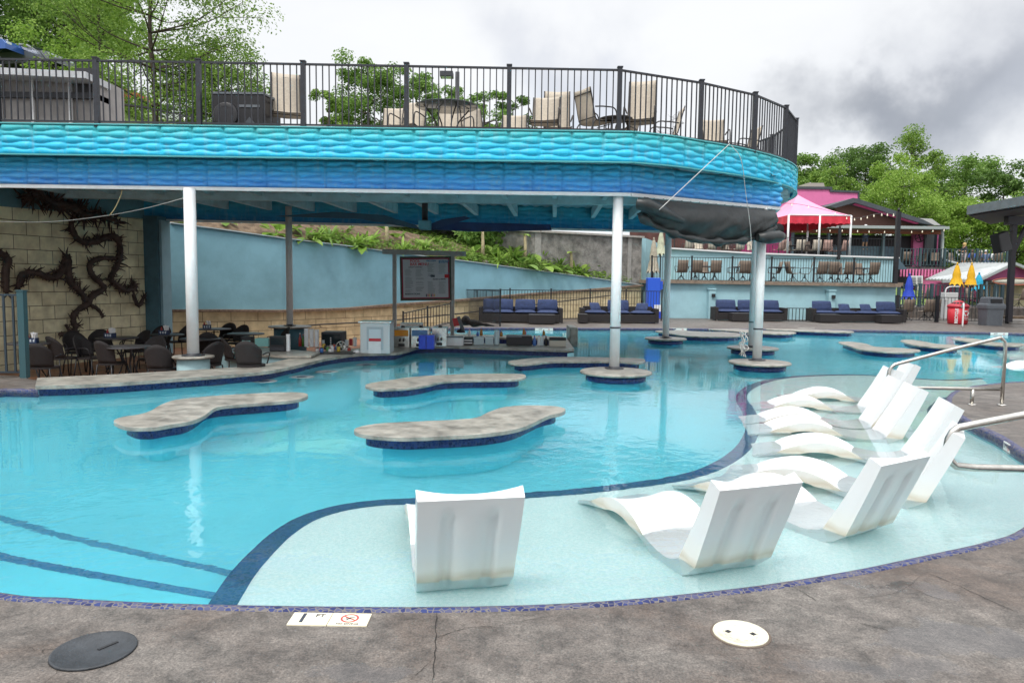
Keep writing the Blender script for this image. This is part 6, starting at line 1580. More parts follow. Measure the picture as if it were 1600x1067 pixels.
for px, lab in ((1110, 'pale blue wall pier with a small black lamp, left of the columns'), (1296, 'pale blue wall pier with a small black lamp, above the corner sofa')):
    q = thing('wall_pier', lab, 'pillar', (PX(px, TD-.2), TD-.2, 0)); bevel(MB().box((0, 0, .67), (.30, .35, 1.34)).build('pier', M_tw, q), .01)
    MB().box((0, 0, 1.37), (.36, .42, .06)).build('pier_cap', M_tw, q); MB().box((.04, -.22, 1.08), (.15, .10, .15)).build('wall_lamp', M_dark, q)
fence('terrace_fence', 'black fence with thin bars along the first far terrace', [(PX(x, TD+.1), TD+.1) for x in (1016, 1078, 1141, 1202, 1268, 1330)]+[(PX(1374, TD+1.6), TD+1.6), (PX(1396, TD+.1), TD+.1)][1:], TZ+.02, 1.13, gap=.125, group=None, post=.07)
# stair cheek at the left end
t = thing('stair_cheek', 'pale blue slanting side wall at the left end of the terrace', 'wall', (PX(1003, 36.3), 36.3, 0))
MB().add([PD(1002, 372, 36.4), PD(1035, 385, 40), PD(1035, 470, 40), PD(1002, 470, 36.4)]+[p+Vector((.25, .1, 0)) for p in (PD(1002, 372, 36.4), PD(1035, 385, 40), PD(1035, 470, 40), PD(1002, 470, 36.4))], [(0, 1, 2, 3)[::-1], (4, 5, 6, 7), (0, 4, 5, 1)[::-1], (0, 3, 7, 4)]).build('stucco_face', M_tw, t, True)
# second level wall, floor and fence
D2 = 41.0
t = thing('upper_terrace_wall', 'pale blue wall of the second far terrace seen through the fences', 'wall', (12, D2, 1.6))
wp = [PD(1045, 389, D2+.0), PD(1180, 397, D2), PD(1403, 404, D2)]
wall_strip([(p.x, D2, 1.5, p.z) for p in wp], .4, 'stucco_face', M_tw, t)
z2 = wp[-1].z
MB().bar((wp[1].x, D2-.02, wp[1].z+.03), (wp[2].x, D2-.02, wp[2].z+.03), .3, .08).build('pale_cap', M_white, t, True)
MB().bar((wp[0].x, D2-.02, wp[0].z+.03), (wp[1].x, D2-.02, wp[1].z+.03), .3, .08).build('pale_cap', M_white, t, True)
tag(MB().prism([(wp[0].x, D2+.42), (wp[2].x, D2+.42), (wp[2].x+.5, 52), (wp[0].x, 52)], z2-.25, z2+.02).build('upper_terrace_floor', M_deck), kind='structure')
fence('upper_fence', 'black fence of the second far terrace in front of the tent', [(PX(x, D2+.1), D2+.1, z2) for x in (1050, 1115, 1180, 1248, 1318, 1400)], z2, 1.08, gap=.16, post=.06)
# ---- terrace chairs and tables
def swivel_chair():
    t = thing('swivel_chair', 'x', 'chair', (0, 0, 0), 0, 'brown sling chairs on the far terraces')
    g = [[(-.25, y, z), (0, y-.01, z-.01), (.25, y, z)] for y, z in [(.24, .46), (.0, .42), (-.2, .44), (-.25, .58), (-.30, .8), (-.34, 1.0)]]
    o = MB().grid(g, True).build('sling', M_slingb, t); o.modifiers.new('s', 'SOLIDIFY').thickness = .015
    for s in (-1, 1): MB().tube(crom([(s*.26, -.28, .68), (s*.29, .0, .70), (s*.28, .2, .66), (s*.24, .18, .45)], 3), .014, 5).build('arm', M_darkm, t)
    for k in range(4):
        a = PI/4+k*PI/2; MB().tube([(0, 0, .3), (math.cos(a)*.15, math.sin(a)*.15, .12), (math.cos(a)*.30, math.sin(a)*.30, 0)], .014, 5).build('leg', M_darkm, t)
    MB().tube([(0, 0, .2), (0, 0, .43)], .025, 8).build('stem', M_darkm, t); return t
def sq_table(r_=.42):
    t = thing('terrace_table', 'x', 'table', (0, 0, 0), 0, 'tables on the far terraces')
    bevel(MB().box((0, 0, .72), (1.0, .9, .04)).build('tabletop', M_darkm, t), .01)
    for sx in (-1, 1):
        for sy in (-1, 1): MB().tube([(sx*.4, sy*.35, .7), (sx*.36, sy*.3, 0)], .02, 5).build('leg', M_darkm, t)
    return t
ps = swivel_chair(); first = True
TC = [(1062, 35.2, 0, 'far left brown chair on the first terrace, beside the back column'), (1084, 35.2, 5, 'brown chair on the first terrace just right of the back column'), (1114, 35.2, -3, 'brown chair alone mid way between back column and paired columns'), (1098, 36.8, 180, 'rear brown chair between the two chairs right of the back column'), (1141, 36.2, 80, 'brown chair in profile by the fence post left of the paired columns'), (1158, 35.2, 0, 'brown chair directly left of the paired columns'), (1172, 36.6, 190, 'brown chair partly hidden by the paired columns'),
      (1206, 36.0, 90, 'chair in profile at the high dark table right of the paired columns'), (1236, 35.6, -80, 'chair seen from the side, left of the facing pair'), (1254, 35.8, 70, 'pale backed chair leaning beside the terrace fence post'), (1278, 35.2, 2, 'left brown chair of the close pair above the lamp pier'), (1295, 35.2, 0, 'right brown chair of the close pair above the lamp pier'), (1320, 35.2, -2, 'brown chair on the first terrace below the short black pole'), (1340, 36.4, 180, 'rear chair between the two rightmost terrace chairs'), (1357, 35.2, 4, 'rightmost brown chair on the first terrace'), (1306, 36.6, 170, 'rear chair behind the close pair of brown chairs')]
for px, d, an, lab in TC: place(ps, (PX(px, d), d, TZ+.06), math.radians(an), lab, first); first = False
M_pinkch = mat('rose_sling', (.42, .27, .23), .8, 0, .1, 20)
UT = [(1212, 42.3, 20), (1228, 43, 180), (1243, 42.2, 0), (1258, 43.2, 185), (1268, 42.2, 0), (1284, 42.2, 3), (1296, 43.5, 200), (1070, 42.3, 10), (1088, 42.6, 170), (1108, 42.2, -5), (1130, 42.8, 180), (1150, 42.2, 4), (1172, 43, 190), (1308, 42.3, 30)]
wh = ['at the left beside the tarp end', 'behind the first tent leg', 'right of the first tent leg', 'behind the two middle chairs', 'in the middle under the tent', 'left of the second tent leg', 'behind the second tent leg', 'farthest left behind the back column', 'second from the back column', 'third from the back column', 'fourth from the back column', 'below the middle of the tarp sag', 'just left of the paired columns', 'at the right tent leg']
for (px, d, an), w_ in zip(UT, wh):
    o = copy_tree(ps); o.location = (PX(px, d), d, z2+.03); o.rotation_euler = (0, 0, math.radians(an)); o['label'] = f'tan chair on the upper terrace {w_}'
    for k in KIDS(o):
        if k.name.startswith('sling'): k.data = k.data.copy(); k.data.materials[0] = M_sling if px % 3 else M_pinkch
pt2 = sq_table(); first = True
for px, d, z, lab in [(1218, 35.9, TZ+.06, 'high dark table right of the paired columns on the first terrace'), (1098, 36.0, TZ+.06, 'table among the chairs right of the back column'), (1160, 36.0, TZ+.06, 'table behind the chair left of the paired columns'), (1290, 36.0, TZ+.06, 'table behind the close pair of brown chairs'), (1338, 35.9, TZ+.06, 'table between the two rightmost terrace chairs'), (1245, 42.9, z2+.03, 'table under the left half of the tent'), (1282, 42.9, z2+.03, 'table under the right half of the tent'), (1120, 42.7, z2+.03, 'table on the upper terrace behind the tarp sag')]:
    place(pt2, (PX(px, d), d, z), 0, lab, first); first = False
# ================================================================ pink tent
t = thing('canopy_tent', 'square pink canopy tent with a scalloped red valance on white legs', 'tent', (PX(1240, 44), 44, z2))
M_tp = mat('pink_canvas', (.78, .30, .46), .7, 0, .06, 2); M_tr = mat('red_valance', (.62, .03, .06), .65, 0, .15, 3)
cxt = PX(1245, 44.5); ez = PD(1322, 337, 41.8).z; pz = PD(1234, 303, 44.5).z; hw = PX(1322, 41.8)-cxt
cor = [(cxt-hw, 41.8), (cxt+hw, 41.8), (cxt+hw-.2, 47.4), (cxt-hw, 47.4)]; pk_ = Vector((PX(1236, 44.6), 44.6, pz+.0))
m = MB(); 
for i in range(4):
    a, b = Vector((*cor[i], ez)), Vector((*cor[(i+1) % 4], ez)); g = []
    for q in range(9):
        f = q/8; g.append([tuple((a.lerp(b, s/10)).lerp(pk_, f)-Vector((0, 0, .16*math.sin(PI*f)))) for s in range(11)])
    m.grid(g, True)
m.build('canopy', M_tp, t, True)
for i in range(4):
    a, b = Vector((*cor[i], ez)), Vector((*cor[(i+1) % 4], ez)); g = []; nrm = Vector(((b-a).y, -(b-a).x, 0)).normalized()
    for s in range(61):
        f = s/60; dz = .52-.08*abs(math.sin(f*PI*9))**.6; p = a.lerp(b, f); g.append([tuple(p+Vector((0, 0, -dz*v))+nrm*(.03*math.sin(f*40)*v+.01)) for v in (0, .5, 1)])
    m = MB().grid(g[::-1], True).build('valance', M_tr, t, True)
for i, (x, y) in enumerate(cor+[((cor[0][0]+cor[1][0])/2, 41.8)]): MB().tube([(x, y, z2), (x, y, ez)], .06, 8).build('leg', M_white, t, True)
MB().tube([(*cor[0], ez), (*cor[1], ez)], .04, 6).build('frame_bar', M_white, t, True)
# ================================================================ pink building
def siding(name, col, sc=9, rough=.6):
    m = mat(name, col, rough); N, L, b = nodes(m)
    tc = N.new('ShaderNodeTexCoord'); w = N.new('ShaderNodeTexWave'); w.bands_direction = 'X'; w.inputs['Scale'].default_value = sc/6.28*1.05; w.wave_profile = 'SAW'
    L.new(tc.outputs['Object'], w.inputs[0]); bp = N.new('ShaderNodeBump'); bp.inputs['Strength'].default_value = .8; bp.inputs['Distance'].default_value = .04; L.new(w.outputs[1], bp.inputs['Height']); L.new(bp.outputs[0], b.inputs['Normal'])
    nz = N.new('ShaderNodeTexNoise'); nz.inputs['Scale'].default_value = 1.2; nz.inputs['Detail'].default_value = 6; L.new(tc.outputs['Object'], nz.inputs[0])
    cr = N.new('ShaderNodeValToRGB'); cr.color_ramp.elements[0].color = (*[c*.8 for c in col], 1); cr.color_ramp.elements[1].color = (*[min(1, c*1.15) for c in col], 1); L.new(nz.outputs[0], cr.inputs[0]); L.new(cr.outputs[0], b.inputs['Base Color'])
    return m
M_pink = siding('pink_siding', (.70, .17, .38)); M_roofd = mat('charcoal_roof', (.05, .06, .07), .6, 0, .15, 3); M_brown = siding('brown_gable_boards', (.16, .075, .055)); M_gut = mat('grey_gutter', (.30, .34, .34), .5)
DB = 52.0
t = thing('pink_building', 'pink clad restaurant building with a brown gable and charcoal roof edges', 'building', (PX(1350, DB), DB, z2))
def poly_y(pts, d, thick, name, m, label=None):
    c_ = [PD(x, y, d) for x, y in pts]; k = len(c_); q = MB(); dd = Vector((0, thick, 0)); tri = geometry.tessellate_polygon([[Vector((p.x, p.z, 0)) for p in c_]])
    fs = []
    for tt in tri:
        a, b, c2 = (c_[i] for i in tt)
        if (b.x-a.x)*(c2.z-a.z)-(b.z-a.z)*(c2.x-a.x) < 0: tt = tt[::-1]
        fs += [tuple(tt), tuple(i+k for i in reversed(tt))]
    q.add(c_+[p+dd for p in c_], fs+[(i, (i+1) % k, k+(i+1) % k, k+i) for i in range(k)])
    return q.build(name, m, t, True, label)
poly_y([(1150, 293), (1299, 295), (1299, 299), (1341, 300), (1341, 360), (1150, 360)], 56, .4, 'parapet_wall', M_pink)
poly_y([(1150, 290.5), (1300.5, 292), (1300.5, 297), (1343, 298.5), (1343, 301.5), (1297, 300), (1297, 296), (1150, 294)], 55.9, .8, 'parapet_cap', M_roofd)
poly_y([(1340.5, 300), (1343, 300), (1343, 322), (1340.5, 322)], 55.95, .6, 'corner_trim', M_roofd)
poly_y([(1262, 286), (1287, 286), (1289, 293), (1261, 293)], 60, 2, 'roof_unit', mat('roof_unit_grey', (.35, .33, .3), .7))
poly_y([(1306, 325), (1335, 316), (1465, 356), (1306, 356)], DB, .3, 'gable', M_brown)
poly_y([(1295, 322), (1333, 309.5), (1340, 310.5), (1442, 343), (1460, 352), (1440, 349), (1336, 316.5), (1306, 325)], DB-1.2, 6, 'gable_roof', M_roofd)
poly_y([(1337, 316), (1440, 348.5), (1432, 350), (1335, 319.5)], DB-1.0, .3, 'pink_fascia_board', mat('raspberry_board', (.45, .05, .16), .6))
poly_y([(1436, 341), (1456, 342), (1470, 352), (1452, 352)], DB+.5, 5, 'grey_roof_patch', mat('pale_roof', (.45, .46, .46), .5))
# porch roof, beam, openings
def slab_px(x0, x1, yt, yb, d0, d1, name, m): 
    a = PD(x0, yt, d0); b = PD(x1, yt, d0); c_ = PD(x0, yb, d0); MB().box(((a.x+b.x)/2, (d0+d1)/2, (a.z+c_.z)/2), (b.x-a.x, d1-d0, abs(a.z-c_.z))).build(name, m, t, True)
slab_px(1236, 1484, 351, 355.5, DB-3, DB-.02, 'porch_roof', M_gut)
slab_px(1238, 1474, 356, 363.5, DB-2.2, DB-1.9, 'porch_beam', mat('rust_beam', (.26, .09, .05), .7, 0, .2, 6))
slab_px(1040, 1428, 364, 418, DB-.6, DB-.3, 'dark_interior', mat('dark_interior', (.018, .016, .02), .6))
slab_px(985, 1159, 352, 418, DB-.8, DB-.55, 'left_wing_wall', mat('dark_maroon_wall', (.09, .035, .035), .8, 0, .3, 3))
slab_px(1160, 1240, 340, 418, DB-.8, DB-.55, 'side_wall', mat('magenta_wall', (.30, .03, .13), .7, 0, .15, 3))
slab_px(1428, 1446, 362, 418, DB-.9, DB-.5, 'pink_wall', M_pink); slab_px(1446.3, 1466, 364, 418, DB-.8, DB-.55, 'dark_window', M_glass); slab_px(1466.3, 1471, 362, 418, DB-.9, DB-.5, 'pink_wall', M_pink); slab_px(1471.3, 1476, 352, 420, DB-1.2, DB-.6, 'corner_trim', M_roofd)
slab_px(1446, 1449, 362, 418, DB-1.1, DB-.91, 'door_trim', M_roofd)
for px in (1238, 1294, 1380, 1405): slab_px(px, px+3.5, 363, 418, DB-2.2, DB-2.0, 'porch_post', mat('teal_grey_post', (.10, .16, .19), .6))
slab_px(1290, 1400, 384, 420, DB-1.9, DB-1.7, 'bar_front', mat('slate_blue_panel', (.07, .12, .16), .6, 0, .25, 4))
# wall fan
a = PD(1437, 371, DB-1.1); q = MB(); q.tube([(a.x+.32*math.cos(k), a.y, a.z+.32*math.sin(k)) for k in np.linspace(0, 2*PI, 20, endpoint=False)], .03, 5, closed=True)
for k in range(4): q.bar(a, a+Vector((.3*math.cos(k*1.57+.4), 0, .3*math.sin(k*1.57+.4))), .12, .03)
q.build('wall_fan', M_dark, t, True)
a = PD(1472, 356, DB-2.8); MB().tube([a, PD(1473, 372, DB-2.6), PD(1472, 400, DB-2.6), PD(1476, 407, DB-2.8), PD(1496, 412, DB-4)], .09, 7).build('downpipe', M_gut, t, True)
slab_px(1400, 1530, 420, 465, 49.0, 49.3, 'lower_pink_wall', M_pink)
slab_px(1401, 1443, 421, 449, 48.4, 48.6, 'dark_opening_wall', M_glass)
poly_y([(1397, 396), (1418, 421), (1397, 421)], 47.8, .3, 'slate_stair_wall', mat('slate_blue_wall', (.06, .10, .14), .7))
# right upper deck
D3 = 48.5; zr = PD(1480, 417, D3).z
tag(MB().box(((PX(1398, D3)+PX(1570, D3))/2, D3+3.2, zr-.12), (PX(1570, D3)-PX(1398, D3), 6.2, .2)).build('restaurant_deck_floor', mat('grey_boards', (.15, .15, .15), .8, 0, .2, 4)), kind='structure')
fence('restaurant_railing', 'dark teal railing of the right upper restaurant deck', [(PX(x, D3), D3) for x in (1400, 1432, 1470, 1520, 1567)], zr, 1.15, 'railing', gap=.22, bal=.05, post=.14, rail=.07, mtl=mat('dark_teal_rail', (.035, .07, .085), .6), cap=False)
for k, px in enumerate(range(1402, 1500, 4)): pass
t_ = t; t = thing('pink_fringe', 'row of short pink boards hanging below the right upper deck', 'fascia', (PX(1450, D3), D3-.1, zr-.5)); q = MB()
x = PX(1402, D3)
while x < PX(1500, D3): q.box((x, D3-.12, zr-.42), (.11, .03, .5)); x += .2
q.build('boards', M_pink, t, True); t = t_
# people
def person(label, x, y, z, rz, sit, shirt, legs, hair, seed, hairlen=.1):
    t = thing('person', label, 'person', (x, y, z), rz)
    r = random.Random(seed)
    h0 = .45 if sit else .92
    J = {'pelvis': (0, 0, h0), 'waist': (0, 0, h0+.18), 'chest': (0, .02, h0+.40), 'neck': (0, .02, h0+.53), 'head': (0, .035, h0+.62), 'top': (0, .03, h0+.73)}
    E_ = [('pelvis', 'waist'), ('waist', 'chest'), ('chest', 'neck'), ('neck', 'head'), ('head', 'top')]
    R_ = {'pelvis': .145, 'waist': .12, 'chest': .15, 'neck': .055, 'head': .095, 'top': .075}
    for s, n_ in ((-1, 'l'), (1, 'r')):
        J['sh'+n_] = (s*.18, .0, h0+.47); J['el'+n_] = (s*.24, .05, h0+.20); J['wr'+n_] = (s*.19, .26, h0+.16+.1*(s > 0)); J['ha'+n_] = (s*.18, .34, h0+.17+.1*(s > 0))
        J['hip'+n_] = (s*.10, 0, h0-.04)
        if sit: J['kn'+n_] = (s*.12, .42, .47); J['an'+n_] = (s*.12, .40, .08); J['to'+n_] = (s*.13, .56, .04)
        else: J['kn'+n_] = (s*.11, .03, .48); J['an'+n_] = (s*.12, -.02, .08); J['to'+n_] = (s*.13, .13, .03)
        E_ += [('chest', 'sh'+n_), ('sh'+n_, 'el'+n_), ('el'+n_, 'wr'+n_), ('wr'+n_, 'ha'+n_), ('pelvis', 'hip'+n_), ('hip'+n_, 'kn'+n_), ('kn'+n_, 'an'+n_), ('an'+n_, 'to'+n_)]
        R_.update({'sh'+n_: .062, 'el'+n_: .045, 'wr'+n_: .032, 'ha'+n_: .035, 'hip'+n_: .095, 'kn'+n_: .06, 'an'+n_: .042, 'to'+n_: .035})
    def skin(name, keys, edges, m, g=0):
        me = bpy.data.meshes.new(name); ks = list(keys); me.from_pydata([J[k] for k in ks], [(ks.index(a), ks.index(b)) for a, b in edges], []); me.materials.append(m)
        o = bpy.data.objects.new(name, me); C.objects.link(o); o.parent = t
        o.modifiers.new('skin', 'SKIN'); me.skin_vertices or None
        lay = me.skin_vertices[0].data if me.skin_vertices else None
        if lay is None:
            bm_ = bmesh.new(); bm_.from_mesh(me); L_ = bm_.verts.layers.skin.verify(); bm_.to_mesh(me); bm_.free(); lay = me.skin_vertices[0].data
        for i, k in enumerate(ks): lay[i].radius = (R_[k]+g, R_[k]+g); lay[i].use_root = (i == 0)
        o.modifiers.new('sub', 'SUBSURF').levels = 1; return o
    skin('body', J.keys(), E_, mat('skin_tone', (.50, .30, .20), .6))
    tk = ['pelvis', 'waist', 'chest', 'shl', 'ell', 'shr', 'elr']; skin('shirt', tk, [('pelvis', 'waist'), ('waist', 'chest'), ('chest', 'shl'), ('shl', 'ell'), ('chest', 'shr'), ('shr', 'elr')], shirt, .018)
    lk = ['pelvis', 'hipl', 'knl', 'hipr', 'knr']; skin('shorts', lk, [('pelvis', 'hipl'), ('hipl', 'knl'), ('pelvis', 'hipr'), ('hipr', 'knr')], legs, .012)
    MB().lathe([(.0, -.02-hairlen), (.075, -hairlen), (.112, .02), (.105, .08), (.06, .125), (0, .14)], c=(0, .005, h0+.64), n=14).build('hair', hair, t)
    MB().lathe([(0, -.02), (.012, -.01), (.016, .0), (.01, .025), (0, .03)], c=(0, .135, h0+.63), n=8).build('nose', mat('skin_tone', (.5, .3, .2)), t)
    return t
import bmesh
mk = lambda n, c: mat(n, c, .85, 0, .1, 8)
zf = zr-.02
person('blond woman in a dark top standing on the right upper deck', PX(1500, 50), 50, zf, PI*.5, False, mk('dark_top', (.03, .03, .04)), mk('pale_skirt', (.5, .45, .45)), mk('blond_hair', (.55, .38, .16)), 1, .16)
person('seated person in a bright blue shirt beside the standing woman', PX(1513, 49.8), 49.8, zf, 0, True, mk('blue_shirt', (.05, .12, .5)), mk('tan_shorts', (.35, .28, .2)), mk('brown_hair', (.10, .06, .04)), 2)
person('seated person in a dark vest in the middle of the group on the right deck', PX(1526, 50.6), 50.6, zf, .4, True, mk('dark_vest', (.10, .06, .05)), mk('tan_shorts', (.35, .28, .2)), mk('grey_hair', (.4, .38, .35)), 3)
person('seated person in a light cap and blue top on the right deck', PX(1534, 49.9), 49.9, zf, -.3, True, mk('denim_top', (.10, .14, .25)), mk('denim', (.05, .08, .15)), mk('white_cap', (.7, .7, .7)), 4, .0)
person('seated person in a white shirt at the right end of the group', PX(1547, 50), 50, zf, .2, True, mk('white_shirt', (.7, .72, .75)), mk('denim', (.05, .08, .15)), mk('sandy_hair', (.3, .2, .1)), 5)
person('person in a white top standing behind the railing bar under the porch', PX(1345, 50.2), 50.2, z2+.9, PI, False, mk('white_shirt', (.7, .72, .75)), mk('denim', (.05, .08, .15)), mk('white_cap', (.7, .7, .7)), 6, 0)
for i, (px, d, lab) in enumerate([(1408, 49.4, 'pink table chair at the left end of the right upper deck'), (1422, 49.6, 'second chair from the left on the right upper deck'), (1433, 50.2, 'chair before the pink wall on the right upper deck'), (1455, 49.5, 'white-draped chair by the dark window on the right upper deck'), (1486, 49.6, 'chair right of the downpipe on the right upper deck'), (1521, 49.2, 'brown chair left in front of the seated group'), (1556, 49.3, 'brown chair at the right end of the upper deck')]):
    o = copy_tree(ps); o.location = (PX(px, d), d, zf); o.rotation_euler = (0, 0, i*.9); o['label'] = lab
# ---- small shed with metal roof
DS = 42.5
t = thing('metal_roof_shed', 'low pink kiosk with a pale ribbed metal roof and tan shutters', 'kiosk', (PX(1545, DS), DS, 0))
M_mr2 = mat('ribbed_pale_metal', (.42, .44, .44), .4, .5, .12, 3); M_tan = mat('tan_shutter', (.50, .42, .30), .7, 0, .08, 5)
def quad_roof(name, a, b, c_, d_, th=.08):
    q = MB(); V = [PD(*a), PD(*b), PD(*c_), PD(*d_)]; dn = Vector((0, 0, -th)); q.add(V+[v+dn for v in V], [(0, 1, 2, 3), (7, 6, 5, 4), (0, 4, 5, 1), (1, 5, 6, 2), (2, 6, 7, 3), (3, 7, 4, 0)]); q.build(name, M_mr2, t, True)
    q = MB()
    for k in range(1, 16): q.bar(V[0].lerp(V[1], k/16)+Vector((0, 0, .02)), V[3].lerp(V[2], k/16)+Vector((0, 0, .02)), .05, .04)
    q.build('roof_ribs', M_mr2, t, True)
quad_roof('roof_slope', (1446, 436, 44), (1530, 439, 41.5), (1585, 410.5, 41.5), (1500, 411, 46))
quad_roof('roof_slope', (1585, 410, 41.4), (1640, 432, 41.4), (1600, 425, 46), (1560, 411, 46))
q = MB(); q.bar(PD(1472, 440, 41.4), PD(1532, 438, 41.3), .12, .14); q.bar(PD(1530, 438, 41.3), PD(1585, 411.5, 41.3), .12, .14); q.bar(PD(1585, 411.5, 41.3), PD(1640, 434, 41.3), .12, .14); q.build('roof_fascia', M_gut, t, True)
poly_y([(1540, 436), (1585, 415), (1640, 438), (1640, 446), (1540, 440)], DS-.4, .2, 'pink_gable', M_pink)
poly_y([(1534, 440), (1640, 444), (1640, 500), (1534, 500)], DS, .3, 'tan_front', M_tan)
for x0, x1 in ((1542, 1562), (1566, 1592)): poly_y([(x0, 452), (x1, 453), (x1, 482), (x0, 482)], DS-.06, .05, 'roller_shutter', mat('beige_shutter', (.42, .36, .26), .7, 0, .05, 9))
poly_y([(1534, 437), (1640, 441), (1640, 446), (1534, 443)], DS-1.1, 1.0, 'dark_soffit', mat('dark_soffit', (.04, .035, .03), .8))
for px in (1541, 1556): poly_y([(px, 440), (px+2.5, 440), (px+2.5, 500), (px, 500)], DS-1.2, .15, 'post', mat('teal_grey_post', (.1, .16, .19)))
# surfboard sign
a = PD(1585, 440, DS-1.4); q = MB(); q.lathe([(0, -.02), (1.0, -.02), (1.0, .02), (0, .02)], n=32, sx=1.25, sy=.19); o = q.build('board_sign', mat('pale_board', (.5, .5, .42), .5), None); o.data.transform(Matrix.Translation(a) @ Matrix.Rotation(PI/2, 4, 'X')); o.parent = t; o.matrix_parent_inverse = mw(t).inverted()
q = MB(); q.tube([(a.x+1.22*math.cos(k), a.y-.03, a.z+.19*math.sin(k)) for k in np.linspace(0, 2*PI, 30, endpoint=False)], .03, 4, closed=True); q.build('board_edge', mat('brick_edge', (.35, .10, .06), .6), t, True)
poly_y([(1446, 441), (1534, 441), (1534, 500), (1446, 500)], 45, .3, 'pink_back_wall', M_pink)
poly_y([(1402, 478), (1600, 478), (1600, 500), (1402, 500)], 44, .2, 'pink_plinth', M_pink)
# menu sheets on the pink wall
t = thing('wall_notice', 'pair of white menu sheets hung on the pink wall by the blue umbrella', 'notice', tuple(PD(1434, 445, 44.5))); q = MB()
poly_y([(1423, 431), (1442, 431), (1442, 446), (1423, 446)], 44.5, .04, 'sheet', M_white); poly_y([(1434, 447), (1441.5, 447), (1441.5, 454), (1434, 454)], 44.5, .04, 'sheet', M_white)
for k in range(5): 
    poly_y([(1425, 433+k*2.5), (1431.5, 433+k*2.5), (1431.5, 434+k*2.5), (1425, 434+k*2.5)], 44.45, .02, 'text_block', M_gray); poly_y([(1434, 433+k*2.5), (1440, 433+k*2.5), (1440, 434+k*2.5), (1434, 434+k*2.5)], 44.45, .02, 'text_block', M_gray)
# ---- closed umbrellas
def closed_umbrella(label, px, yt, yb, ybase, d, w, m, letters=None):
    a, b, g_ = PD(px, yt, d), PD(px, yb, d), PD(px, ybase, d); t = thing('closed_umbrella', label, 'umbrella', tuple(g_)); H0, H1 = b.z-g_.z, a.z-g_.z
    q = MB(); n = 24; rows = []
    for j in range(9):
        f = j/8; z = H0+(H1-H0)*f; R_ = w*.50*(1-f)**.8+.05+(.05*w/.4 if j == 0 else 0)
        if f > .25 and f < .4: R_ *= .82
        rows.append([(R_*(1+.16*math.cos(k*2*PI/n*8))*math.cos(k*2*PI/n), R_*(1+.16*math.cos(k*2*PI/n*8))*math.sin(k*2*PI/n), z-(.10*math.cos(k*2*PI/n*8) if j == 0 else 0)) for k in range(n+1)])
    q.grid(rows[::-1], True); q.build('folded_canopy', m, t)
    MB().tube([(0, 0, 0), (0, 0, H1+.08)], .03, 8).build('pole', M_darkm, t); MB().lathe([(.04, H1+.02), (.05, H1+.08), (0, H1+.14)], n=10).build('finial', m, t); return t
M_yel = mat('yellow_canvas', (.75, .42, .01), .7, 0, .12, 6); 
closed_umbrella('closed royal blue umbrella with pale lettering left of the yellow ones', 1418, 431, 466, 492, 36, .42, mat('royal_canvas', (.02, .06, .48), .7, 0, .12, 6))
closed_umbrella('left closed yellow umbrella above the red recycling bin', 1492, 414, 445, 478, 38.2, .44, M_yel)
closed_umbrella('right closed yellow umbrella left of the cyan one', 1514.5, 414, 447, 478, 38.4, .40, M_yel)
closed_umbrella('closed light blue umbrella right of the yellow pair', 1527, 429, 453, 478, 39, .45, mat('cyan_canvas', (.02, .38, .60), .7, 0, .12, 6))
closed_umbrella('closed cream umbrella leaning at the left end of the first terrace', 1020, 375, 425, 440, 36.2, .40, mat('cream_canvas', (.42, .38, .30), .8, 0, .25, 6))
closed_umbrella('closed pale green umbrella beside the cream one behind the back column', 1031, 362, 398, 440, 37, .36, mat('pale_green_canvas', (.50, .52, .38), .8, 0, .2, 6))
t = bpy.data.objects['closed_umbrella']
# ---- fences right
fence('far_pool_fence', 'black metal fence along the far right pool deck behind the bins', [(PX(x, d), d) for x, d in ((1400, 33.6), (1463, 33.2), (1534, 32.8), (1574, 32.6))], 0, 1.12, gap=.14, post=.13, rail=.05)
fence('teal_picket_fence', 'dark teal fence behind the red recycling bin on a raised step', [(PX(x, 38), 38, .55) for x in (1402, 1435, 1453, 1492, 1530, 1563)], .55, 1.15, gap=.2, bal=.05, post=.13, rail=.07, mtl=MATS['dark_teal_rail'], cap=False)
tag(MB().box(((PX(1398, 39)+PX(1640, 39))/2, 41.2, .24), (PX(1640, 39)-PX(1398, 39), 7, .6)).build('raised_patio', M_deck), kind='structure')
for i, (px, d, an, lab) in enumerate([(1414, 34.6, 0, 'brown chair behind the left end of the far pool fence'), (1444, 34.8, 10, 'left tan chair of a pair behind the far pool fence'), (1456, 34.9, -10, 'right tan chair of the pair behind the far pool fence'), (1408, 36.2, 90, 'chair beside the closed blue umbrella')]):
    o = copy_tree(ps); o.location = (PX(px, d), d, .005); o.rotation_euler = (0, 0, math.radians(an)); o['label'] = lab
for i, (px, d, an, lab) in enumerate([(1440, 39, 30, 'chair with a light frame left of the white cabinet'), (1502, 39.4, 60, 'chair beneath the yellow umbrellas'), (1520, 39.6, 200, 'chair under the light blue umbrella'), (1590, 39, 20, 'rose chair right of the grey waste bin by the roof pole')]):
    o = copy_tree(ps); o.location = (PX(px, d), d, .545); o.rotation_euler = (0, 0, math.radians(an)); o['label'] = lab
t = thing('white_cabinet', 'white cabinet with a metal frame above the red recycling bin', 'cabinet', (PX(1481, 37), 37, .0)); a, b = PD(1474, 457, 37), PD(1490, 500, 37)
bevel(MB().box((0, 0, a.z/2), (b.x-a.x, .5, a.z)).build('cabinet', mat('offwhite', (.55, .56, .56), .5), t), .02); MB().tube(crom([(-.35, -.3, .9), (-.38, -.3, a.z+.1), (-.2, -.3, a.z+.28), (.3, -.3, a.z+.3)], 4), .03, 6).build('frame', M_white, t)
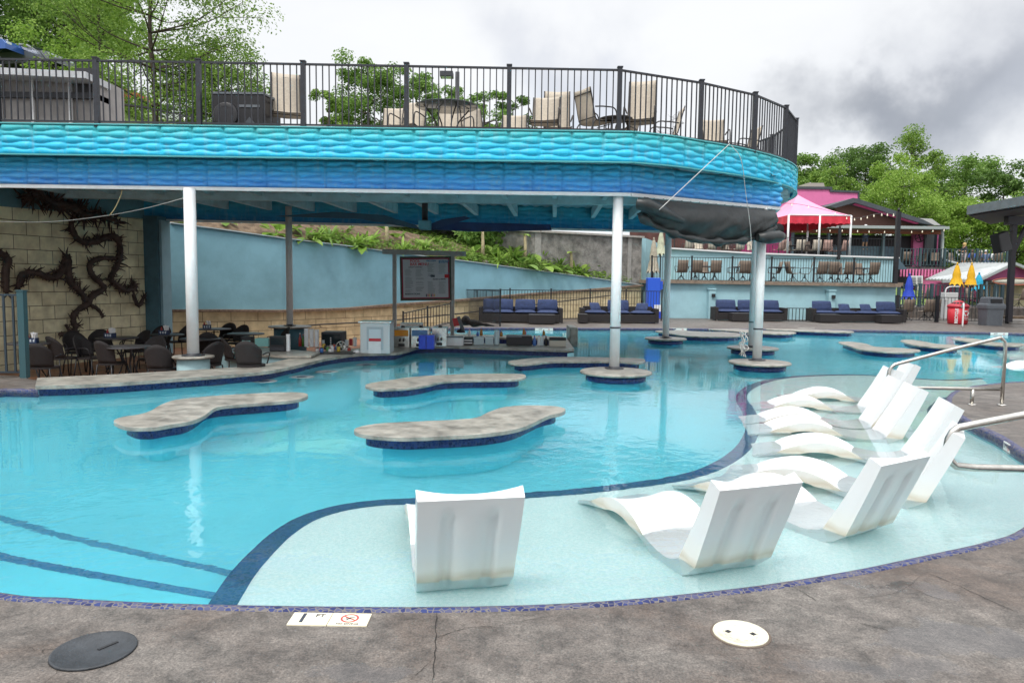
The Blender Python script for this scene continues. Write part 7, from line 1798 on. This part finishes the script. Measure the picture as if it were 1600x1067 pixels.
# ---- bins
a, b = PD(1488, 505, 31.5), PD(1517, 505, 31.5); w = (b.x-a.x); t = thing('recycling_bin', 'red plastic recycling bin with vertical white RECYCLE lettering and a domed lid', 'recycling bin', ((a.x+b.x)/2, 31.8, 0))
R_ = w*.5
o = MB().lathe([(R_*.88, 0), (R_*.97, .05), (R_*1.0, .72)], n=32).build('drum', mat('bin_red', (.52, .02, .035), .4, 0, .1, 4), t)
MB().lathe([(R_*1.04, .72), (R_*1.08, .74), (R_*1.08, .79), (R_*.95, .84), (R_*.45, .98), (R_*.2, 1.03), (0, 1.03)], n=32).build('domed_lid', mat('bin_red_lid', (.45, .03, .05), .45), t)
for k in range(8):
    aa = -PI/2+(k-3.5)*.42; o = MB().lathe([(0, -.01), (.05, -.01), (.05, .01), (0, .01)], n=10).build('lid_hole', M_dark, t); o.matrix_basis = Matrix.Translation((math.cos(aa)*R_*.72, math.sin(aa)*R_*.72, .905)) @ Matrix.Rotation(aa+PI/2, 4, 'Z') @ Matrix.Rotation(math.radians(45), 4, 'X')
text_mesh('recycle_letters', 'RECYCLE', .155, M_white, Matrix.Translation((t.location.x-R_*.62, t.location.y-R_*.80, .36)) @ Matrix.Rotation(math.radians(-38), 4, 'Z') @ Matrix.Rotation(PI/2, 4, 'X') @ Matrix.Rotation(PI/2, 4, 'Z'), t, .002, bold=.006)
q = MB()
for k in range(3):
    aa = k*2*PI/3+PI/2; p0 = Vector((.09*math.cos(aa), 0, .09*math.sin(aa))); tn = Vector((-math.sin(aa), 0, math.cos(aa))); q.bar(p0-tn*.07, p0+tn*.05, .01, .045, up=(math.cos(aa), 0, math.sin(aa)))
    q.add([p0+tn*.05+Vector((math.cos(aa), 0, math.sin(aa)))*.05, p0+tn*.05-Vector((math.cos(aa), 0, math.sin(aa)))*.05, p0+tn*.12], [(0, 1, 2)])
for k in range(2): q.box((0, 0, -.20-.06*k), (.2-.05*k, .01, .02))
o = q.build('recycle_symbol', M_white, t); o.matrix_basis = Matrix.Translation((R_*.30, -R_*.99, .48)) @ Matrix.Rotation(math.radians(14), 4, 'Z')
a, b = PD(1539, 508, 30.8), PD(1569, 508, 30.8); w = (b.x-a.x)*.96; t = thing('waste_bin', 'grey square waste bin with a hooded lid beside the fence end', 'waste bin', ((a.x+b.x)/2, 31.1, 0))
q = MB(); rows = []
def rsq(h, z, r_=.06): 
    out = []
    for cx_, cy_, a0 in ((h-r_, h-r_, 0), (-h+r_, h-r_, 90), (-h+r_, -h+r_, 180), (h-r_, -h+r_, 270)):
        for k in range(4): an = math.radians(a0+k*30); out.append((cx_+r_*math.cos(an), cy_+r_*math.sin(an), z))
    return out+out[:1]
h = w/2
q.grid([rsq(h*.84, 0), rsq(h*.92, .70), rsq(h*1.02, .71), rsq(h*1.02, .80)][::-1], False); q.build('bin_body', M_gray, t)
q = MB(); q.grid([rsq(h*1.04, .80), rsq(h*1.0, .88), rsq(h*.86, .93), rsq(h*.80, 1.14), rsq(h*.70, 1.19), rsq(h*.02, 1.20, .001)][::-1], False); q.build('hood', M_gray, t)
bevel(MB().box((0, -h*.86, 1.03), (w*.62, .05, .16)).build('opening_flap', M_dark, t), .01)
# small grab rail post
p = P(1511, 513, 0); t = thing('ladder_post', 'thin white pool rail post standing before the red bin', 'rail post', (p.x, p.y+.3, 0)); MB().tube(crom([(0, 0, 0), (0, 0, .85), (.04, .1, .93), (.1, .3, .8)], 5), .03, 10).build('bent_tube', M_white, t)
# blue utility box beside the wall corner
t = thing('blue_box', 'bright blue cabinet standing above the lounge fence at the wall corner', 'cabinet', tuple(PD(1019, 500, 33.5))); a, b = PD(1006, 434, 33.5), PD(1024, 500, 33.5)
bevel(MB().box((0, 0, (a.z-b.z)/2), (b.x-a.x, .5, a.z-b.z)).build('cabinet', mat('bright_blue_paint', (.02, .10, .60), .45), t), .02); MB().box(((b.x-a.x)/2+.06, 0, (a.z-b.z)*.82), (.12, .3, .4)).build('side_unit', mat('bright_blue_paint', (.02, .1, .6)), t)
MB().box((.2, -.28, .35), (.35, .04, .7)).build('drinks_picture', M_white, t); MB().box((.2, -.305, .25), (.3, .01, .3)).build('picture_band', M_bl, t)
# ---- poles, string lights
def pole(label, px, yt, yb, d, w=.09):
    a, b = PD(px, yt, d), PD(px, yb, d); t = thing('light_pole', label, 'pole', tuple(b)); MB().box((0, 0, (a.z-b.z)/2), (w*1.7, w*1.7, a.z-b.z)).build('shaft', M_black, t); MB().lathe([(.05, a.z-b.z), (.05, a.z-b.z+.15), (0, a.z-b.z+.18)], n=8).build('top_cap', M_black, t); return t
pole('tall black post at the right end of the first terrace', 1398, 331, 446, TD-.1, .10); pole('short black pole with a small round plate in front of the tent', 1310, 357, 406, D2-.2, .08)
M_bulb = mat('warm_bulb', (.9, .85, .7), .3, emit=(1, .85, .6, .2))
def lights(label, pts, n):
    t = thing('string_lights', label, 'string lights', tuple(pts[0])); c_ = crom(pts, 10); MB().tube(c_, .012, 4).build('cable', M_black, t, True)
    for k in range(n):
        p = c_[min(len(c_)-1, int((k+.5)/n*len(c_)))]; MB().lathe([(.0, -.14), (.03, -.12), (.035, -.09), (.018, -.04), (.018, 0)], c=p, n=8).build('bulb', M_bulb, t, True)
lights('string of small bulbs sagging from the tall post to the tent corner', [PD(1398, 334, 34.3), PD(1372, 334, 38), PD(1340, 341, 41), PD(1322, 339, 41.8)], 9)
lights('string of bulbs hung along the porch beam', [PD(1250, 360, 49), PD(1310, 359, 49), PD(1370, 361, 49), PD(1430, 361, 49), PD(1478, 358, 49)], 12)
lights('string of dark bulbs across the front of the pink tent', [PD(1200, 322, 41.5), PD(1222, 318, 41.5), PD(1258, 321, 41.4), PD(1320, 336, 41.2)], 5)
# ---- dark roof at the right with speaker
t = thing('shade_roof', 'dark flat shade roof on a steel post entering from the right edge', 'roof', tuple(PD(1580, 497, 31)))
V = [PD(1511, 322, 30), PD(1640, 299, 26), PD(1640, 318, 36), PD(1545, 338, 36)]; th = Vector((0, 0, -.34))
q = MB(); q.add(V+[v+th for v in V], [(0, 1, 2, 3), (7, 6, 5, 4), (0, 4, 5, 1), (1, 5, 6, 2), (2, 6, 7, 3), (3, 7, 4, 0)]); q.build('roof_slab', mat('grey_roof_metal', (.15, .17, .19), .5, .3, .15, 3), t, True)
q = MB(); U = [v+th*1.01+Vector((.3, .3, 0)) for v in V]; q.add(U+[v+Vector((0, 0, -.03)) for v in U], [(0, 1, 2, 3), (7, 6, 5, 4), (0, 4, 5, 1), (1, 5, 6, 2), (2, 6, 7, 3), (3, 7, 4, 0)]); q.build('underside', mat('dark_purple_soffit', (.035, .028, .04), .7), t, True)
M_pp = mat('dark_post', (.02, .018, .026), .45)
MB().bar(PD(1584, 350, 31.5), PD(1576, 503, 31.5), .20, .20).build('post', M_pp, t, True); MB().bar(PD(1580, 402, 31.5), PD(1604, 352, 31.5), .13, .13).build('brace', M_pp, t, True); MB().bar(PD(1572, 345, 31.5), PD(1640, 345, 31.5), .3, .35).build('beam', M_pp, t, True)
t = thing('hanging_speaker', 'black loudspeaker hung at a slant from the roof post at right', 'loudspeaker', tuple(PD(1564, 379, 31.2))); o = MB().box((0, 0, 0), (.60, .42, .80), M=(Matrix.Rotation(math.radians(-16), 3, 'Y') @ Matrix.Rotation(math.radians(20), 3, 'Z'))).build('cabinet', M_dark, t); bevel(o, .02)
MB().box((-.02, -.215, .0), (.5, .02, .7), M=(Matrix.Rotation(math.radians(-16), 3, 'Y') @ Matrix.Rotation(math.radians(20), 3, 'Z'))).build('grille', mat('speaker_grille', (.03, .03, .033), .8, 0, .3, 90), t)
q = MB(); a = t.location; q.tube([PD(1552, 366, 31.2), PD(1553, 361.5, 31.2), PD(1582, 361.5, 31.4)], .025, 6); q.build('bracket', M_black, t, True)
t = thing('small_speaker', 'small black round horn speaker fixed beside the paired columns at the tarp end', 'loudspeaker', (PX(1212, 15), 15.1, 2.72)); o = MB().lathe([(.05, -.1), (.11, 0), (.12, .03), (.03, -.03), (0, -.02)], n=20).build('horn', M_dark, t); o.matrix_basis = Matrix.Rotation(PI/2, 4, 'X'); MB().box((0, .1, 0), (.14, .12, .14)).build('housing', M_dark, t)
# pool planter edge at right
t = thing('planter_edge', 'low concrete planter edge below the right roof post', 'planter', (PX(1600, 33), 33.4, 0)); bevel(MB().box((0, 0, .10), (2.0, 2.2, .2)).build('kerb', mat('pale_concrete', (.32, .30, .28), .8, 0, .15, 4), t), .02)
MB().box((0, .3, .25), (1.6, 1.4, .1)).build('soil', M_soil, t)
# ================================================================ cars on the hill
def car(label, px, d, zb, col, rz, s=1):
    t = thing('parked_car', label, 'car', (PX(px, d), d, zb), rz, 'cars parked on the hill')
    prof_ = [(-2.15, .35), (-2.2, .62), (-2.05, .88), (-1.5, .95), (-.95, 1.38), (-.2, 1.46), (.5, 1.42), (1.25, 1.0), (2.0, .86), (2.2, .65), (2.2, .35)]
    q = MB(); k = len(prof_); rows = []
    for y, sc in ((-.86, .93), (-.80, 1), (.80, 1), (.86, .93)): rows.append([(x*(.99 if abs(y) > .82 else 1), y, .35+(z-.35)*(sc if z > 1 else 1)) for x, z in prof_])
    q.grid(rows, False); 
    for rw, fl_ in ((rows[0], 1), (rows[-1], 0)):
        n0 = len(q.v); q.v += rw; q.f.append(tuple(range(n0, n0+k)) if fl_ else tuple(range(n0, n0+k))[::-1]); q.sm.append(False)
    q.build('body', mat(f'car_paint_{label.split()[0]}', col, .25, .3, coat=.5), t)
    q = MB(); 
    for s_ in (-1, 1): q.add([(-1.3, s_*.868, .98), (-.9, s_*.868, 1.3), (.45, s_*.868, 1.33), (1.0, s_*.868, .99)], [(0, 1, 2, 3)])
    q.build('side_window', M_glass, t)
    q = MB(); q.add([(.62, -.7, 1.37), (.62, .7, 1.37), (1.22, .74, 1.045), (1.22, -.74, 1.045)], [(0, 1, 2, 3)]); q.build('windscreen', M_glass, t)
    for sx in (-1.35, 1.4):
        for sy in (-.8, .8):
            o = MB().lathe([(.2, -.1), (.32, -.09), (.32, .09), (.2, .1)], n=20).build('wheel', M_dark, t); o.matrix_basis = Matrix.Translation((sx, sy, .32)) @ Matrix.Rotation(PI/2, 4, 'X')
            h_ = MB().lathe([(0, -.105), (.19, -.105), (.19, .105), (0, .105)], n=14).build('rim', M_steel, o)
    for sy in (-.6, .6): MB().box((2.17, sy, .70), (.08, .3, .13)).build('headlight', M_pg, t)
    return t
car('blue car nose entering at the upper left frame corner', -8, 43, 13.75, (.03, .10, .35), -.15); car('dark grey car behind the hood of the grill counter', 64, 44, 13.35, (.12, .13, .14), -.25); car('silver car on the slope seen between railing bars', 280, 46, 10.6, (.5, .52, .54), -.3); car('red car half hidden by the young bright tree', 192, 50, 12.7, (.4, .02, .03), .1)
# handrail of a stair behind the deck
fence('hill_stair_railing', 'black double railing stepping down the grass slope behind the deck', [(PD(170, 175, 24).x, 24, PD(170, 190, 24).z), (PD(222, 180, 24).x, 24, PD(222, 198, 24).z), (PD(300, 190, 24).x, 24, PD(300, 214, 24).z)], 0, .62, 'railing', gap=.2, bal=.03)
